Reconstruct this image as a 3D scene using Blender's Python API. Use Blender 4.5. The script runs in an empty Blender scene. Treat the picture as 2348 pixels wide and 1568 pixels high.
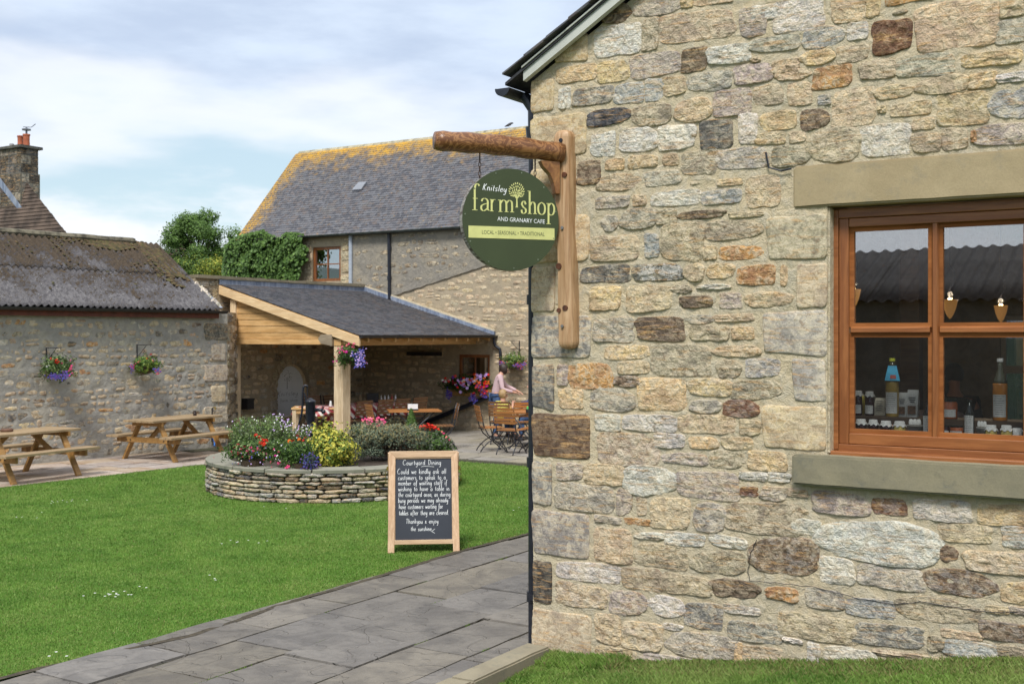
import bpy, bmesh, math, random
import numpy as np
from mathutils import Vector, Matrix, noise
R = random.Random(11)
NR = np.random.RandomState(5)
sc = bpy.context.scene
C = sc.collection
PI = math.pi
# ---------------------------------------------------------------- camera
F, CX, HY, H = 2640.0, 1174.0, 768.0, 2.25        # survey constants of the view (2348 px wide sheet)
cam = bpy.data.cameras.new('camera'); camo = bpy.data.objects.new('camera', cam); C.objects.link(camo)
camo.location = (0, 0, H); camo.rotation_euler = (PI/2, 0, 0)
cam.sensor_width = 36; cam.lens = F/2348*36; cam.shift_y = -16/2348
cam.clip_end = 3000; cam.clip_start = .05
cam.dof.use_dof = True; cam.dof.focus_distance = 8.2; cam.dof.aperture_fstop = 6.3
sc.camera = camo
sc.view_settings.view_transform = 'Standard'; sc.view_settings.look = 'None'
sc.view_settings.exposure = 0.42; sc.view_settings.gamma = 1
# ---------------------------------------------------------------- world
SUN_EL, SUN_AZ = math.radians(53), math.radians(193)     # azimuth clockwise from +Y
w = bpy.data.worlds.new('World'); sc.world = w; w.use_nodes = True
def build_world():
    nt = w.node_tree; N = nt.nodes; L = nt.links
    bg = N['Background']; bg.inputs['Strength'].default_value = .1
    sky = N.new('ShaderNodeTexSky'); sky.sky_type = 'NISHITA'; sky.sun_disc = False
    sky.sun_elevation = SUN_EL; sky.sun_rotation = SUN_AZ; sky.air_density = 1.0; sky.dust_density = 1.5
    tc = N.new('ShaderNodeTexCoord'); sep = N.new('ShaderNodeSeparateXYZ'); L.new(tc.outputs['Generated'], sep.inputs[0])
    def mapping(sx, sy, sz, loc=(0,0,0)):
        m = N.new('ShaderNodeMapping'); m.inputs['Scale'].default_value = (sx, sy, sz); m.inputs['Location'].default_value = loc
        L.new(tc.outputs['Generated'], m.inputs[0]); return m
    def nz(m, scale, det, rough=.5):
        n = N.new('ShaderNodeTexNoise'); n.inputs['Scale'].default_value = scale; n.inputs['Detail'].default_value = det
        n.inputs['Roughness'].default_value = rough; L.new(m.outputs[0], n.inputs['Vector']); return n.outputs['Fac']
    def math_(op, a, b=None):
        m = N.new('ShaderNodeMath'); m.operation = op
        for i, v in enumerate((a, b)):
            if v is None: continue
            if isinstance(v, (int, float)): m.inputs[i].default_value = v
            else: L.new(v, m.inputs[i])
        return m.outputs[0]
    def ramp(v, p0, p1, c0=0, c1=1):
        m = N.new('ShaderNodeMapRange'); m.interpolation_type = 'SMOOTHSTEP'
        m.inputs['From Min'].default_value = p0; m.inputs['From Max'].default_value = p1
        m.inputs['To Min'].default_value = c0; m.inputs['To Max'].default_value = c1
        L.new(v, m.inputs['Value']); return m.outputs[0]
    def mix(f, a, b):
        m = N.new('ShaderNodeMix'); m.data_type = 'RGBA'
        L.new(f, m.inputs[0])
        for i, v in ((6, a), (7, b)):
            if isinstance(v, tuple): m.inputs[i].default_value = (*v, 1)
            else: L.new(v, m.inputs[i])
        return m.outputs[2]
    el = sep.outputs['Z']
    soft = nz(mapping(3.2, 3.2, 11, (3.1, .4, .2)), 1.0, 5, .5)
    fine = nz(mapping(7, 7, 26, (1.3, 2.2, .7)), 1.0, 6, .55)
    # pale clear band low down
    c0 = mix(math_('MULTIPLY', ramp(el, .0, .14, .85, .55), 1.0), sky.outputs[0], (5.7, 7.2, 7.9))
    # low white cumulus
    e1 = math_('ADD', math_('MULTIPLY', math_('SUBTRACT', fine, .5), .22), el)
    c1 = mix(math_('MULTIPLY', ramp(e1, .06, .125, 1, 0), ramp(soft, .3, .52)), c0, (7.6, 7.85, 8.2))
    # upper grey-blue cloud deck, with a bright white rim
    e2 = math_('ADD', math_('MULTIPLY', math_('SUBTRACT', soft, .5), .20), el)
    c2 = mix(ramp(e2, .135, .18), c1, (7.6, 7.9, 8.3))
    deck = mix(ramp(fine, .3, .7), (4.3, 5.15, 6.6), (5.7, 6.6, 7.9)); deck = mix(ramp(el, .3, .9), deck, (7.6, 7.9, 8.4))
    c3 = mix(math_('MULTIPLY', ramp(e2, .155, .215), ramp(nz(mapping(2.2, 2.2, 5, (9, 4, 1)), 1, 4), .2, .4)), c2, deck)
    L.new(c3, bg.inputs['Color'])
build_world()
sl = bpy.data.lights.new('sun', 'SUN'); so = bpy.data.objects.new('sun', sl); C.objects.link(so)
sl.energy = 2.8; sl.angle = math.radians(16); sl.color = (1, .97, .92)
sdir = Vector((math.sin(SUN_AZ)*math.cos(SUN_EL), math.cos(SUN_AZ)*math.cos(SUN_EL), math.sin(SUN_EL)))
so.rotation_euler = (-sdir).to_track_quat('-Z', 'Y').to_euler()
so.location = (0, 0, 20)
# ---------------------------------------------------------------- helpers
def tag(o, label=None, cat=None, group=None, kind=None):
    if label: o['label'] = label
    if cat: o['category'] = cat
    if group: o['group'] = group
    if kind: o['kind'] = kind
    return o
def empty(name, loc=(0,0,0), rz=0, label=None, cat=None, group=None, kind=None, parent=None):
    o = bpy.data.objects.new(name, None); C.objects.link(o); o.empty_display_size = .2
    o.location = loc; o.rotation_euler = (0, 0, rz); o.parent = parent
    return tag(o, label, cat, group, kind)
def G(x, y, z=0.0):
    Y = F*(H-z)/(y-HY); return Vector(((x-CX)/F*Y, Y, z))
class Frame:
    """local x runs along a wall, local y into it, z up"""
    def __init__(s, ox, oy, deg):
        s.o = Vector((ox, oy, 0)); s.a = math.radians(deg)
        s.M = Matrix.Translation(s.o) @ Matrix.Rotation(s.a, 4, 'Z'); s.I = s.M.inverted()
    def px(s, x, y, yl=0.0):
        o = s.I @ Vector((0, 0, H)); d = s.I.to_3x3() @ Vector(((x-CX)/F, 1, -(y-HY)/F))
        k = (yl-o.y)/d.y; p = o + d*k
        return p.x, p.z
    def w(s, x, y, z=0): return s.M @ Vector((x, y, z))
class MB:
    def __init__(s): s.v = []; s.f = []; s.m = []
    def add(s, vs, fs, m=0, M=None):
        b = len(s.v)
        if M is not None: vs = [M @ Vector(v) for v in vs]
        s.v += [tuple(v) for v in vs]; s.f += [tuple(i+b for i in f) for f in fs]; s.m += [m]*len(fs)
        return s
    def box(s, x0, x1, y0, y1, z0, z1, m=0, M=None):
        vs = [(x, y, z) for x in (x0, x1) for y in (y0, y1) for z in (z0, z1)]
        return s.add(vs, [(0,1,3,2),(4,6,7,5),(0,4,5,1),(2,3,7,6),(0,2,6,4),(1,5,7,3)], m, M)
    def prism(s, pts, d0, d1, axis='y', m=0, M=None):
        """pts 2D polygon extruded along axis"""
        n = len(pts)
        def P(a, b, d): return {'y': (a, d, b), 'z': (a, b, d), 'x': (d, a, b)}[axis]
        vs = [P(a, b, d0) for a, b in pts] + [P(a, b, d1) for a, b in pts]
        fs = [tuple(range(n)), tuple(range(2*n-1, n-1, -1))] + [(i, i+n, (i+1) % n+n, (i+1) % n) for i in range(n)]
        return s.add(vs, fs, m, M)
    def tube(s, pts, r, n=8, m=0, M=None, cap=True, flat=1.0):
        pts = [Vector(p) for p in pts]; k = len(pts)
        rr = r if isinstance(r, (list, tuple)) else [r]*k
        vs = []; prev = None
        for i, p in enumerate(pts):
            t = (pts[min(i+1, k-1)] - pts[max(i-1, 0)]).normalized()
            up = Vector((0, 0, 1)) if abs(t.z) < .95 else Vector((1, 0, 0))
            a = t.cross(up).normalized() if prev is None else (prev - t*prev.dot(t)).normalized()
            prev = a; b = t.cross(a)
            for j in range(n):
                q = 2*PI*j/n; vs.append(p + (a*math.cos(q) + b*math.sin(q)*flat)*rr[i])
        fs = [(i*n+j, i*n+(j+1) % n, (i+1)*n+(j+1) % n, (i+1)*n+j) for i in range(k-1) for j in range(n)]
        if cap: fs += [tuple(range(n-1, -1, -1)), tuple((k-1)*n+j for j in range(n))]
        return s.add(vs, fs, m, M)
    def lathe(s, prof, n=16, m=0, M=None):
        vs = [(r*math.cos(2*PI*j/n), r*math.sin(2*PI*j/n), z) for r, z in prof for j in range(n)]
        k = len(prof)
        fs = [(i*n+j, i*n+(j+1) % n, (i+1)*n+(j+1) % n, (i+1)*n+j) for i in range(k-1) for j in range(n)]
        fs += [tuple(range(n-1, -1, -1)), tuple((k-1)*n+j for j in range(n))]
        return s.add(vs, fs, m, M)
    def beam(s, a, b, w, h, m=0, roll=None):
        a = Vector(a); b = Vector(b); t = (b-a); L = t.length; t.normalize()
        up = Vector((0, 0, 1)) if abs(t.z) < .99 else Vector((0, 1, 0))
        if roll is not None: up = Vector(roll)
        sd = t.cross(up).normalized(); u = sd.cross(t)
        vs = [p + sd*(i*w/2) + u*(j*h/2) for p in (a, b) for i, j in ((-1,-1),(1,-1),(1,1),(-1,1))]
        return s.add(vs, [(0,3,2,1),(4,5,6,7),(0,1,5,4),(1,2,6,5),(2,3,7,6),(3,0,4,7)], m)
    def mesh(s, name, mats, smooth=False):
        me = bpy.data.meshes.new(name); me.from_pydata(s.v, [], s.f)
        for mt in (mats if isinstance(mats, (list, tuple)) else [mats]): me.materials.append(mt)
        if len(me.materials) > 1: me.polygons.foreach_set('material_index', s.m)
        if smooth: me.polygons.foreach_set('use_smooth', [True]*len(me.polygons))
        me.validate(); me.update(); return me
    def build(s, name, mats, parent=None, smooth=False, bevel=0, loc=None, **kw):
        me = s.mesh(name, mats, smooth)
        o = bpy.data.objects.new(name, me); C.objects.link(o); o.parent = parent
        bm = bmesh.new(); bm.from_mesh(me); bmesh.ops.recalc_face_normals(bm, faces=bm.faces); bm.to_mesh(me); bm.free()
        if bevel:
            b = o.modifiers.new('b', 'BEVEL'); b.width = bevel; b.segments = 2; b.limit_method = 'ANGLE'
        if loc is not None: o.location = loc
        return tag(o, **kw)
def inst(me, name, parent, loc, scale=(1,1,1), rot=(0,0,0), color=None):
    o = bpy.data.objects.new(name, me); C.objects.link(o); o.parent = parent
    o.location = loc; o.scale = scale; o.rotation_euler = rot
    if color: o.color = color
    return o
def copy_tree(o, parent=None):
    c = o.copy(); C.objects.link(c); c.parent = parent
    for ch in list(o.children): copy_tree(ch, c)
    return c
# ---------------------------------------------------------------- materials
def rgb(c): return (*c, 1)
class Mt:
    def __init__(s, name):
        s.m = bpy.data.materials.new(name); s.m.use_nodes = True; s.nt = s.m.node_tree; s.N = s.nt.nodes; s.L = s.nt.links
        s.b = s.N['Principled BSDF']; s.out = s.N['Material Output']; s.tc = s.N.new('ShaderNodeTexCoord')
        s.geo = None
    def vec(s, src='Object', scale=(1,1,1), rot=(0,0,0)):
        if src == 'World':
            if not s.geo: s.geo = s.N.new('ShaderNodeNewGeometry')
            o = s.geo.outputs['Position']
        else: o = s.tc.outputs[src]
        m = s.N.new('ShaderNodeMapping'); m.inputs['Scale'].default_value = scale; m.inputs['Rotation'].default_value = rot
        s.L.new(o, m.inputs[0]); return m.outputs[0]
    def lnk(s, v, inp):
        if hasattr(v, 'links'): s.L.new(v, inp)
        elif isinstance(v, tuple): inp.default_value = rgb(v) if len(v) == 3 else v
        else: inp.default_value = v
    def noise(s, v, scale=5, det=4, rough=.55, dist=0, col=False):
        n = s.N.new('ShaderNodeTexNoise'); s.L.new(v, n.inputs['Vector'])
        n.inputs['Scale'].default_value = scale; n.inputs['Detail'].default_value = det
        n.inputs['Roughness'].default_value = rough; n.inputs['Distortion'].default_value = dist
        return n.outputs['Color' if col else 'Fac']
    def vor(s, v, scale=5, feat='F1', out='Distance'):
        n = s.N.new('ShaderNodeTexVoronoi'); n.feature = feat; s.L.new(v, n.inputs['Vector']); n.inputs['Scale'].default_value = scale
        return n.outputs[out]
    def rng(s, v, a, b, c=0., d=1.):
        m = s.N.new('ShaderNodeMapRange'); s.L.new(v, m.inputs['Value']); m.interpolation_type = 'SMOOTHSTEP'
        for k, q in zip(('From Min','From Max','To Min','To Max'), (a, b, c, d)): s.lnk(q, m.inputs[k])
        return m.outputs[0]
    def mix(s, f, a, b, mode='MIX'):
        m = s.N.new('ShaderNodeMix'); m.data_type = 'RGBA'; m.blend_type = mode
        s.lnk(f, m.inputs[0]); s.lnk(a, m.inputs[6]); s.lnk(b, m.inputs[7]); return m.outputs[2]
    def math(s, op, a, b=0.):
        m = s.N.new('ShaderNodeMath'); m.operation = op; s.lnk(a, m.inputs[0]); s.lnk(b, m.inputs[1]); return m.outputs[0]
    def hsv(s, c, h=.5, sat=1., v=1.):
        m = s.N.new('ShaderNodeHueSaturation'); s.lnk(c, m.inputs['Color']); s.lnk(h, m.inputs['Hue']); s.lnk(sat, m.inputs['Saturation']); s.lnk(v, m.inputs['Value']); return m.outputs[0]
    def bump(s, h, strength=.3, dist=.01, prev=None):
        b = s.N.new('ShaderNodeBump'); s.L.new(h, b.inputs['Height']); b.inputs['Strength'].default_value = strength; b.inputs['Distance'].default_value = dist
        if prev: s.L.new(prev, b.inputs['Normal'])
        return b.outputs[0]
    def info(s, out='Color'):
        n = s.N.new('ShaderNodeObjectInfo'); return n.outputs[out]
    def done(s, col=None, rough=.8, nrm=None, metal=0, spec=None, emis=None, es=0):
        if col is not None: s.lnk(col, s.b.inputs['Base Color'])
        s.lnk(rough, s.b.inputs['Roughness']); s.b.inputs['Metallic'].default_value = metal
        if nrm is not None: s.L.new(nrm, s.b.inputs['Normal'])
        if spec is not None: s.b.inputs['Specular IOR Level'].default_value = spec
        if emis: s.b.inputs['Emission Color'].default_value = rgb(emis); s.b.inputs['Emission Strength'].default_value = es
        return s.m
def m_simple(name, c, rough=.6, var=.25, scale=8, bump=.0, metal=0, spec=None, src='Object'):
    t = Mt(name); v = t.vec(src); n = t.noise(v, scale, 5)
    lo = tuple(x*(1-var) for x in c); hi = tuple(min(1, x*(1+var)) for x in c)
    nm = t.bump(t.noise(v, scale*4, 5), bump, .01) if bump else None
    return t.done(t.mix(t.rng(n, .3, .7), lo, hi), rough, nm, metal, spec)
def m_stone(name, near=True, bs=None):
    t = Mt(name); base = t.info('Color'); bw = t.N.new('ShaderNodeRGBToBW'); t.L.new(base, bw.inputs[0]); lit = t.rng(bw.outputs[0], .07, .24, .22, 1.); al = t.info('Alpha'); rnd = t.info('Random')
    v = t.vec('World')
    big = t.noise(v, 7 if near else 4, 6, .6, .6); mid = t.noise(v, 26 if near else 12, 7, .62, .8); fin = t.noise(v, 110 if near else 50, 5, .65)
    band = t.noise(t.vec('World', (3, 3, 26)), 1.6, 5, .6, 1.2)
    c = t.mix(t.rng(big, .36, .64), t.hsv(base, .495, .85, .74), t.hsv(base, .505, 1.0, 1.18))
    c = t.mix(t.rng(band, .50, .66, 0, .7), c, (.50, .29, .11))
    c = t.mix(t.math('MULTIPLY', t.math('MULTIPLY', lit, t.rng(mid, .40, .60, 0, .75)), t.rng(big, .33, .56)), c, (.53, .455, .33))
    c = t.mix(t.math('MULTIPLY', t.rng(t.noise(v, 19, 7, .7, .5), .55, .66), .55), c, (.20, .125, .075))
    c = t.mix(t.rng(mid, .50, .34, 0, .55), c, t.hsv(base, .5, .7, .48))
    lim = t.noise(t.vec('World', (1, 1, 1.3)), 13 if near else 8, 7, .7, .4)
    c = t.mix(t.math('MULTIPLY', t.rng(lim, .49, .55), t.math('SUBTRACT', 1., al)), c, (.68, .66, .62))
    c = t.mix(t.rng(fin, .35, .7, 0, .42), c, t.hsv(c, .5, .9, 1.5)); c = t.mix(t.rng(fin, .45, .3, 0, .45), c, t.hsv(c, .5, .9, .55))
    h = t.math('ADD', t.math('MULTIPLY', mid, 1.6), t.math('MULTIPLY', fin, .5))
    h = t.math('ADD', h, t.math('MULTIPLY', band, .5))
    wv = t.N.new('ShaderNodeVectorMath'); wv.operation = 'ADD'; t.L.new(v, wv.inputs[0]); sc2 = t.N.new('ShaderNodeVectorMath'); sc2.operation = 'SCALE'; t.L.new(t.noise(v, 9, 3, .6, 0, True), sc2.inputs[0]); sc2.inputs[3].default_value = .16; t.L.new(sc2.outputs[0], wv.inputs[1])
    h = t.math('ADD', h, t.math('MULTIPLY', t.vor(wv.outputs[0], 15 if near else 8), 1.1))
    return t.done(c, .92, t.bump(h, bs or (.7 if near else .6), .024 if near else .03), spec=.15)
STONE = m_stone('wall_stone'); STONEF = m_stone('far_wall_stone', False); STONEQ = m_stone('dressed_stone', True, .32)
def m_mortar(name, c1, c2, c3, bs=.6, sc_=1.):
    t = Mt(name); v = t.vec('World'); a = t.noise(v, 2.2, 6, .6); b = t.noise(v, 16*sc_, 7, .65, .5); f = t.noise(v, 130*sc_, 4, .7)
    c = t.mix(t.rng(a, .35, .65), c1, c2); c = t.mix(t.rng(b, .4, .66, 0, .6), c, c3)
    c = t.mix(t.rng(f, .3, .75, 0, .35), c, t.hsv(c, .5, .9, .72))
    h = t.math('ADD', t.math('MULTIPLY', b, 2.), t.math('MULTIPLY', f, .5))
    return t.done(c, .95, t.bump(h, bs, .018), spec=.1)
MORT = m_mortar('lime_mortar', (.62, .53, .365), (.68, .56, .37), (.58, .53, .42), 1.0)
MORTL = m_mortar('grey_render', (.38, .36, .325), (.45, .415, .345), (.28, .27, .255), 1.0, .5)
MORTG = m_mortar('buff_render', (.40, .33, .235), (.46, .37, .25), (.33, .275, .2), .8, .5)
MORTR = m_mortar('grey_brown_render', (.29, .265, .225), (.34, .30, .235), (.22, .205, .18), 1.0, .6)
MORTD = m_mortar('dark_joint', (.09, .08, .065), (.13, .115, .09), (.07, .065, .055), .6)
def m_wood(name, c1, c2, axis='x', rough=.55, sc_=1., knots=False, bs=.15, spec=None):
    t = Mt(name); s = {'x': (1.2, 14, 14), 'y': (14, 1.2, 14), 'z': (14, 14, 1.2)}[axis]
    v = t.vec('Object', tuple(q*sc_ for q in s)); n = t.noise(v, 1.5, 6, .6, 1.2); n2 = t.noise(v, 6, 4, .6)
    big = t.noise(t.vec('Object'), 2.5, 3)
    rnd = t.info('Random')
    c = t.mix(t.rng(n, .35, .68), c1, c2); c = t.mix(t.rng(n2, .5, .75, 0, .45), c, tuple(x*.55 for x in c1))
    c = t.hsv(c, .5, 1., t.math('ADD', t.math('MULTIPLY', big, .5), t.math('ADD', t.math('MULTIPLY', rnd, .22), .64)))
    return t.done(c, rough, t.bump(n2, bs, .01), spec=spec)
OAKX = m_wood('oak_board', (.50, .29, .11), (.66, .42, .19), 'x'); OAKY = m_wood('oak_board_y', (.50, .29, .11), (.66, .42, .19), 'y')
OAKZ = m_wood('oak_post', (.56, .41, .25), (.72, .57, .38), 'z')
OAKP = m_wood('oak_verge', (.60, .41, .22), (.72, .54, .32), 'y')
PINE = m_wood('picnic_wood', (.26, .135, .038), (.38, .21, .065), 'x'); PINEW = m_wood('weathered_top', (.27, .185, .10), (.40, .29, .17), 'x')
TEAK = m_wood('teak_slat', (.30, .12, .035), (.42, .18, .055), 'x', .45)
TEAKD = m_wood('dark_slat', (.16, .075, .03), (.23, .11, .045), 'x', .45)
WINW = m_wood('window_wood', (.21, .072, .022), (.31, .118, .038), 'x', .38, .8, bs=.08); WINWZ = m_wood('window_wood_upright', (.21, .072, .022), (.31, .118, .038), 'z', .38, .8, bs=.08)
BLACK = m_simple('black_iron', (.014, .016, .024), .35, .3, 20, .1)
BLKM = m_simple('black_paint_metal', (.02, .02, .022), .45, .3, 30)
LEAD = None
def m_lead():
    t = Mt('lead_flashing'); v = t.vec('Object'); n = t.noise(t.vec('Object', (8, 8, 1.2)), 1.5, 6, .6); b = t.noise(v, 3, 4)
    c = t.mix(t.rng(n, .35, .65), (.12, .15, .22), (.26, .30, .38)); c = t.mix(t.rng(b, .5, .7, 0, .5), c, (.36, .38, .42))
    return t.done(c, .5, t.bump(b, .3, .03))
LEAD = m_lead()
def m_slate(name, lichen=False, warm=0.):
    t = Mt(name); v = t.vec('World'); r = t.info('Random')
    br = t.vor(t.vec('World', (1, 1, 1.6)), 9.5, 'F1', 'Color'); n = t.noise(v, 3.0, 5); f = t.noise(v, 30, 5)
    sep = t.N.new('ShaderNodeSeparateColor'); t.L.new(br, sep.inputs[0])
    c = t.mix(t.rng(sep.outputs[0], .2, .8), (.075, .076, .088), (.135, .136, .150)); c = t.mix(t.rng(sep.outputs[1], .6, 1, 0, .6), c, (.16, .125, .11))
    c = t.mix(t.rng(f, .4, .7, 0, .4), c, t.hsv(c, .5, 1, .6)); c = t.mix(t.rng(n, .5, .75, 0, .35), c, (.2, .19, .17))
    if lichen:
        z = t.N.new('ShaderNodeSeparateXYZ'); t.L.new(t.vec('World'), z.inputs[0])
        o = t.tc.outputs['Object']; xs = t.N.new('ShaderNodeSeparateXYZ'); t.L.new(o, xs.inputs[0])
        m = t.math('ADD', z.outputs[2], t.math('MULTIPLY', t.noise(v, 2.6, 7, .7), 2.6))
        edge = t.math('SUBTRACT', -5.6, t.math('MULTIPLY', z.outputs[2], 0.0))
        # lichen thick near the ridge
        k = t.rng(m, 8.0, 8.9); patch = t.rng(t.noise(v, 14, 6, .75), .36, .5)
        lich = t.math('MULTIPLY', k, patch)
        # and along the left verge
        dd = t.N.new('ShaderNodeVectorMath'); dd.operation = 'DOT_PRODUCT'; t.L.new(t.geo.outputs['Position'], dd.inputs[0]); dd.inputs[1].default_value = (.848, -.53, 0)
        e = t.math('ADD', dd.outputs['Value'], t.math('MULTIPLY', t.noise(v, 2.2, 6, .7), -2.2))
        lich2 = t.math('MULTIPLY', t.rng(e, -23.15, -23.75), t.rng(t.noise(v, 16, 6, .75), .42, .54))
        lich = t.math('MAXIMUM', lich, t.math('MULTIPLY', lich2, .8))
        sp = t.math('MULTIPLY', t.rng(t.noise(v, 9, 7, .8), .6, .66), .5); lich = t.math('MAXIMUM', lich, sp)
        c = t.mix(lich, c, t.mix(t.noise(v, 11, 3), (.55, .25, .015), (.50, .34, .05)))
    return t.done(c, .6, t.bump(f, .35, .008), spec=.3)
SLATE = m_slate('roof_slate'); SLATEL = m_slate('lichen_slate', True)
def m_glass(name, tint=(.9, .95, .95), f0=.14):
    t = Mt(name); N = t.N; tr = N.new('ShaderNodeBsdfTransparent'); tr.inputs[0].default_value = rgb(tint)
    gl = N.new('ShaderNodeBsdfGlossy'); gl.inputs['Roughness'].default_value = .01; gl.inputs['Color'].default_value = (.95, .97, 1, 1)
    lw_ = N.new('ShaderNodeLayerWeight'); lw_.inputs[0].default_value = .5; mx = N.new('ShaderNodeMixShader')
    t.L.new(t.math('ADD', t.math('MULTIPLY', t.math('POWER', lw_.outputs['Facing'], 4.), .8), f0+.03), mx.inputs[0]); t.L.new(tr.outputs[0], mx.inputs[1]); t.L.new(gl.outputs[0], mx.inputs[2]); t.L.new(mx.outputs[0], t.out.inputs[0])
    t.L.new(t.bump(t.noise(t.vec('World'), 1.2, 1), .03, .02), gl.inputs['Normal'])
    return t.m
GLASS = m_glass('window_glass', (.97, .985, .985), f0=.22); GLASSC = m_glass('far_glass', (.5, .55, .6), .40)
def m_plain(name, c, rough=.6, **k):
    return m_simple(name, c, rough, .08, 12, **k)
WHITE = m_plain('white_paint', (.75, .75, .75), .5)
# ---------------------------------------------------------------- stone meshes
def stone_mesh(seed, nexp, N=34, rings=(1, .99, .965, .92, .81, .62, .38, .16), rough=.16, zr=.40, jag=.105):
    r = random.Random(seed); vs = []; fs = []
    off = Vector((seed*7.3, seed*3.1, 1.7))
    def rad(a):
        c, s = math.cos(a), math.sin(a); q = (abs(c)**nexp + abs(s)**nexp)**(-1/nexp)
        n = noise.noise(Vector((c*1.1, s*1.1, 0))+off)*jag*1.6 + noise.noise(Vector((c*3.4, s*3.4, 5))+off)*jag*.8 + noise.noise(Vector((c*9, s*9, 9))+off)*jag*.35
        return q*(1+n)
    sk = r.uniform(-.10, .10); tap = r.uniform(-.14, .14)
    prof = [-.6, .25, .68, .88, .95, 1, 1.02, 1.03]
    K = len(rings)
    for i, k in enumerate(rings):
        for j in range(N):
            a = 2*PI*(j+.5*(i % 2))/N; q = rad(a)*(1 if i == 0 else k)
            x, y = math.cos(a)*q, math.sin(a)*q; y *= 1+tap*x; x += sk*y
            t = prof[min(i, 7)] if K > 5 else (-.6, .35, .85, 1.02, 1.03)[min(i, 4)]
            d = 0
            if i > 0:
                pv = Vector((x*1.4, y*1.4, 0))+off
                d = noise.noise(pv)*1.5*zr + noise.noise(pv*2.7)*zr*1.2 + abs(noise.noise(pv*1.9+Vector((4,4,4))))*-zr*1.6
                d += noise.noise(pv*7)*zr*.45
                if i == 1: d *= .3
            vs.append((x*.5, -(t+d), y*.5))
    vs.append((0, -(1.03), 0)); c = len(vs)-1
    for i in range(K-1):
        for j in range(N):
            fs.append((i*N+j, i*N+(j+1) % N, (i+1)*N+(j+1) % N, (i+1)*N+j))
    for j in range(N): fs.append(((K-1)*N+j, (K-1)*N+(j+1) % N, c))
    b = MB(); b.v = vs; b.f = fs; b.m = [0]*len(fs)
    return b
def mk(b, name, mat):
    me = b.mesh(name, mat, True); bm = bmesh.new(); bm.from_mesh(me); bmesh.ops.recalc_face_normals(bm, faces=bm.faces)
    # make sure the front (-y) faces point to -y
    if sum(f.normal.y*f.calc_area() for f in bm.faces) > 0: bmesh.ops.reverse_faces(bm, faces=bm.faces)
    bm.to_mesh(me); bm.free(); return me
ROUND = [mk(stone_mesh(i, 2.7), 'stone', STONE) for i in range(12)]
RECT = [mk(stone_mesh(40+i, 7.0, jag=.07), 'stone', STONE) for i in range(12)]
QUOIN = [mk(stone_mesh(80+i, 16, zr=.16, jag=.03, N=48), 'stone', STONEQ) for i in range(4)]
FRB = [stone_mesh(100+i, 3.0, 11, (1, .93, .72, .35), zr=.2) for i in range(8)] + [stone_mesh(120+i, 12.0, 16, (1, .95, .8, .4), zr=.15, jag=.035) for i in range(8)]
FAR = [mk(b, 'stone', STONEF) for b in FRB]
PAL = {'g': (.33,.295,.235), 'd': (.075,.078,.085), 'D': (.145,.137,.12), 'b': (.46,.345,.205), 'y': (.50,.355,.17), 'o': (.40,.185,.05), 'r': (.17,.075,.04),
       'w': (.51,.475,.41), 'p': (.33,.275,.235), 'n': (.17,.115,.075), 't': (.37,.29,.185), 'u': (.31,.31,.295), 'k': (.05,.048,.045), 'q': (.40,.295,.155), 'e': (.30,.255,.17), 'G': (.215,.205,.18), 'N': (.105,.06,.035)}
def jit(c, s=.1, al=1.):
    v = R.uniform(1-s, 1+s)*(1.32 if max(c) > .2 else 1.1); return tuple(min(1, x*v*R.uniform(.96, 1.04)) for x in c) + (al,)
def rubble_rects(x0, x1, z0, z1, hmin, hmax, wmin, wmax, gap, skip=None, keep=1.0):
    out = []; z = z0
    while z < z1:
        h = R.uniform(hmin, hmax); x = x0 - R.uniform(0, wmax)
        while x < x1:
            wd = R.uniform(wmin, wmax)*(h/hmax*.5+.6); hh = h*R.uniform(.66, 1.0)
            a, b = max(x, x0), min(x+wd, x1); cz = z+h/2+R.uniform(-.28, .28)*h
            if b-a > wmin*.5 and R.random() < keep and cz+hh/2 < z1+.02 and not (skip and skip((a+b)/2, cz, (b-a)/2, hh/2)):
                if R.random() < .12 and hh > hmin*1.2:
                    out.append(((a+b)/2, cz-hh*.27, b-a-gap, hh*.42)); out.append(((a+b)/2, cz+hh*.27, b-a-gap, hh*.42))
                else: out.append(((a+b)/2, cz, b-a-gap, hh))
            x += wd
        z += h+gap
    return out
def lay(parent, rects, y, depth, pal, limit=290, tilt=.03, al=lambda: 1.):
    """stones of a rubble wall: the largest are objects of their own, the rest one joined part"""
    rects = sorted(rects, key=lambda r: -r[2]*r[3]); rest = MB(); cols = []
    for i, (x, z, w_, h) in enumerate(rects):
        k = R.randrange(len(FAR)); c = jit(PAL[R.choice(pal)], .15, al()); M = Matrix.LocRotScale(Vector((x, y, z)), Matrix.Rotation(R.uniform(-tilt, tilt), 3, 'Y'), Vector((w_, depth*R.uniform(.6, 1.2), h)))
        if i < limit:
            o = inst(FAR[k], 'stone', parent, (0,0,0), color=c); o.matrix_local = M
        else: rest.add(FRB[k].v, FRB[k].f, 0, M)
    if rest.v:
        o = rest.build('small_stones', STONEF, parent, smooth=True, kind='stuff'); o.color = jit(PAL['t'])
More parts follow.
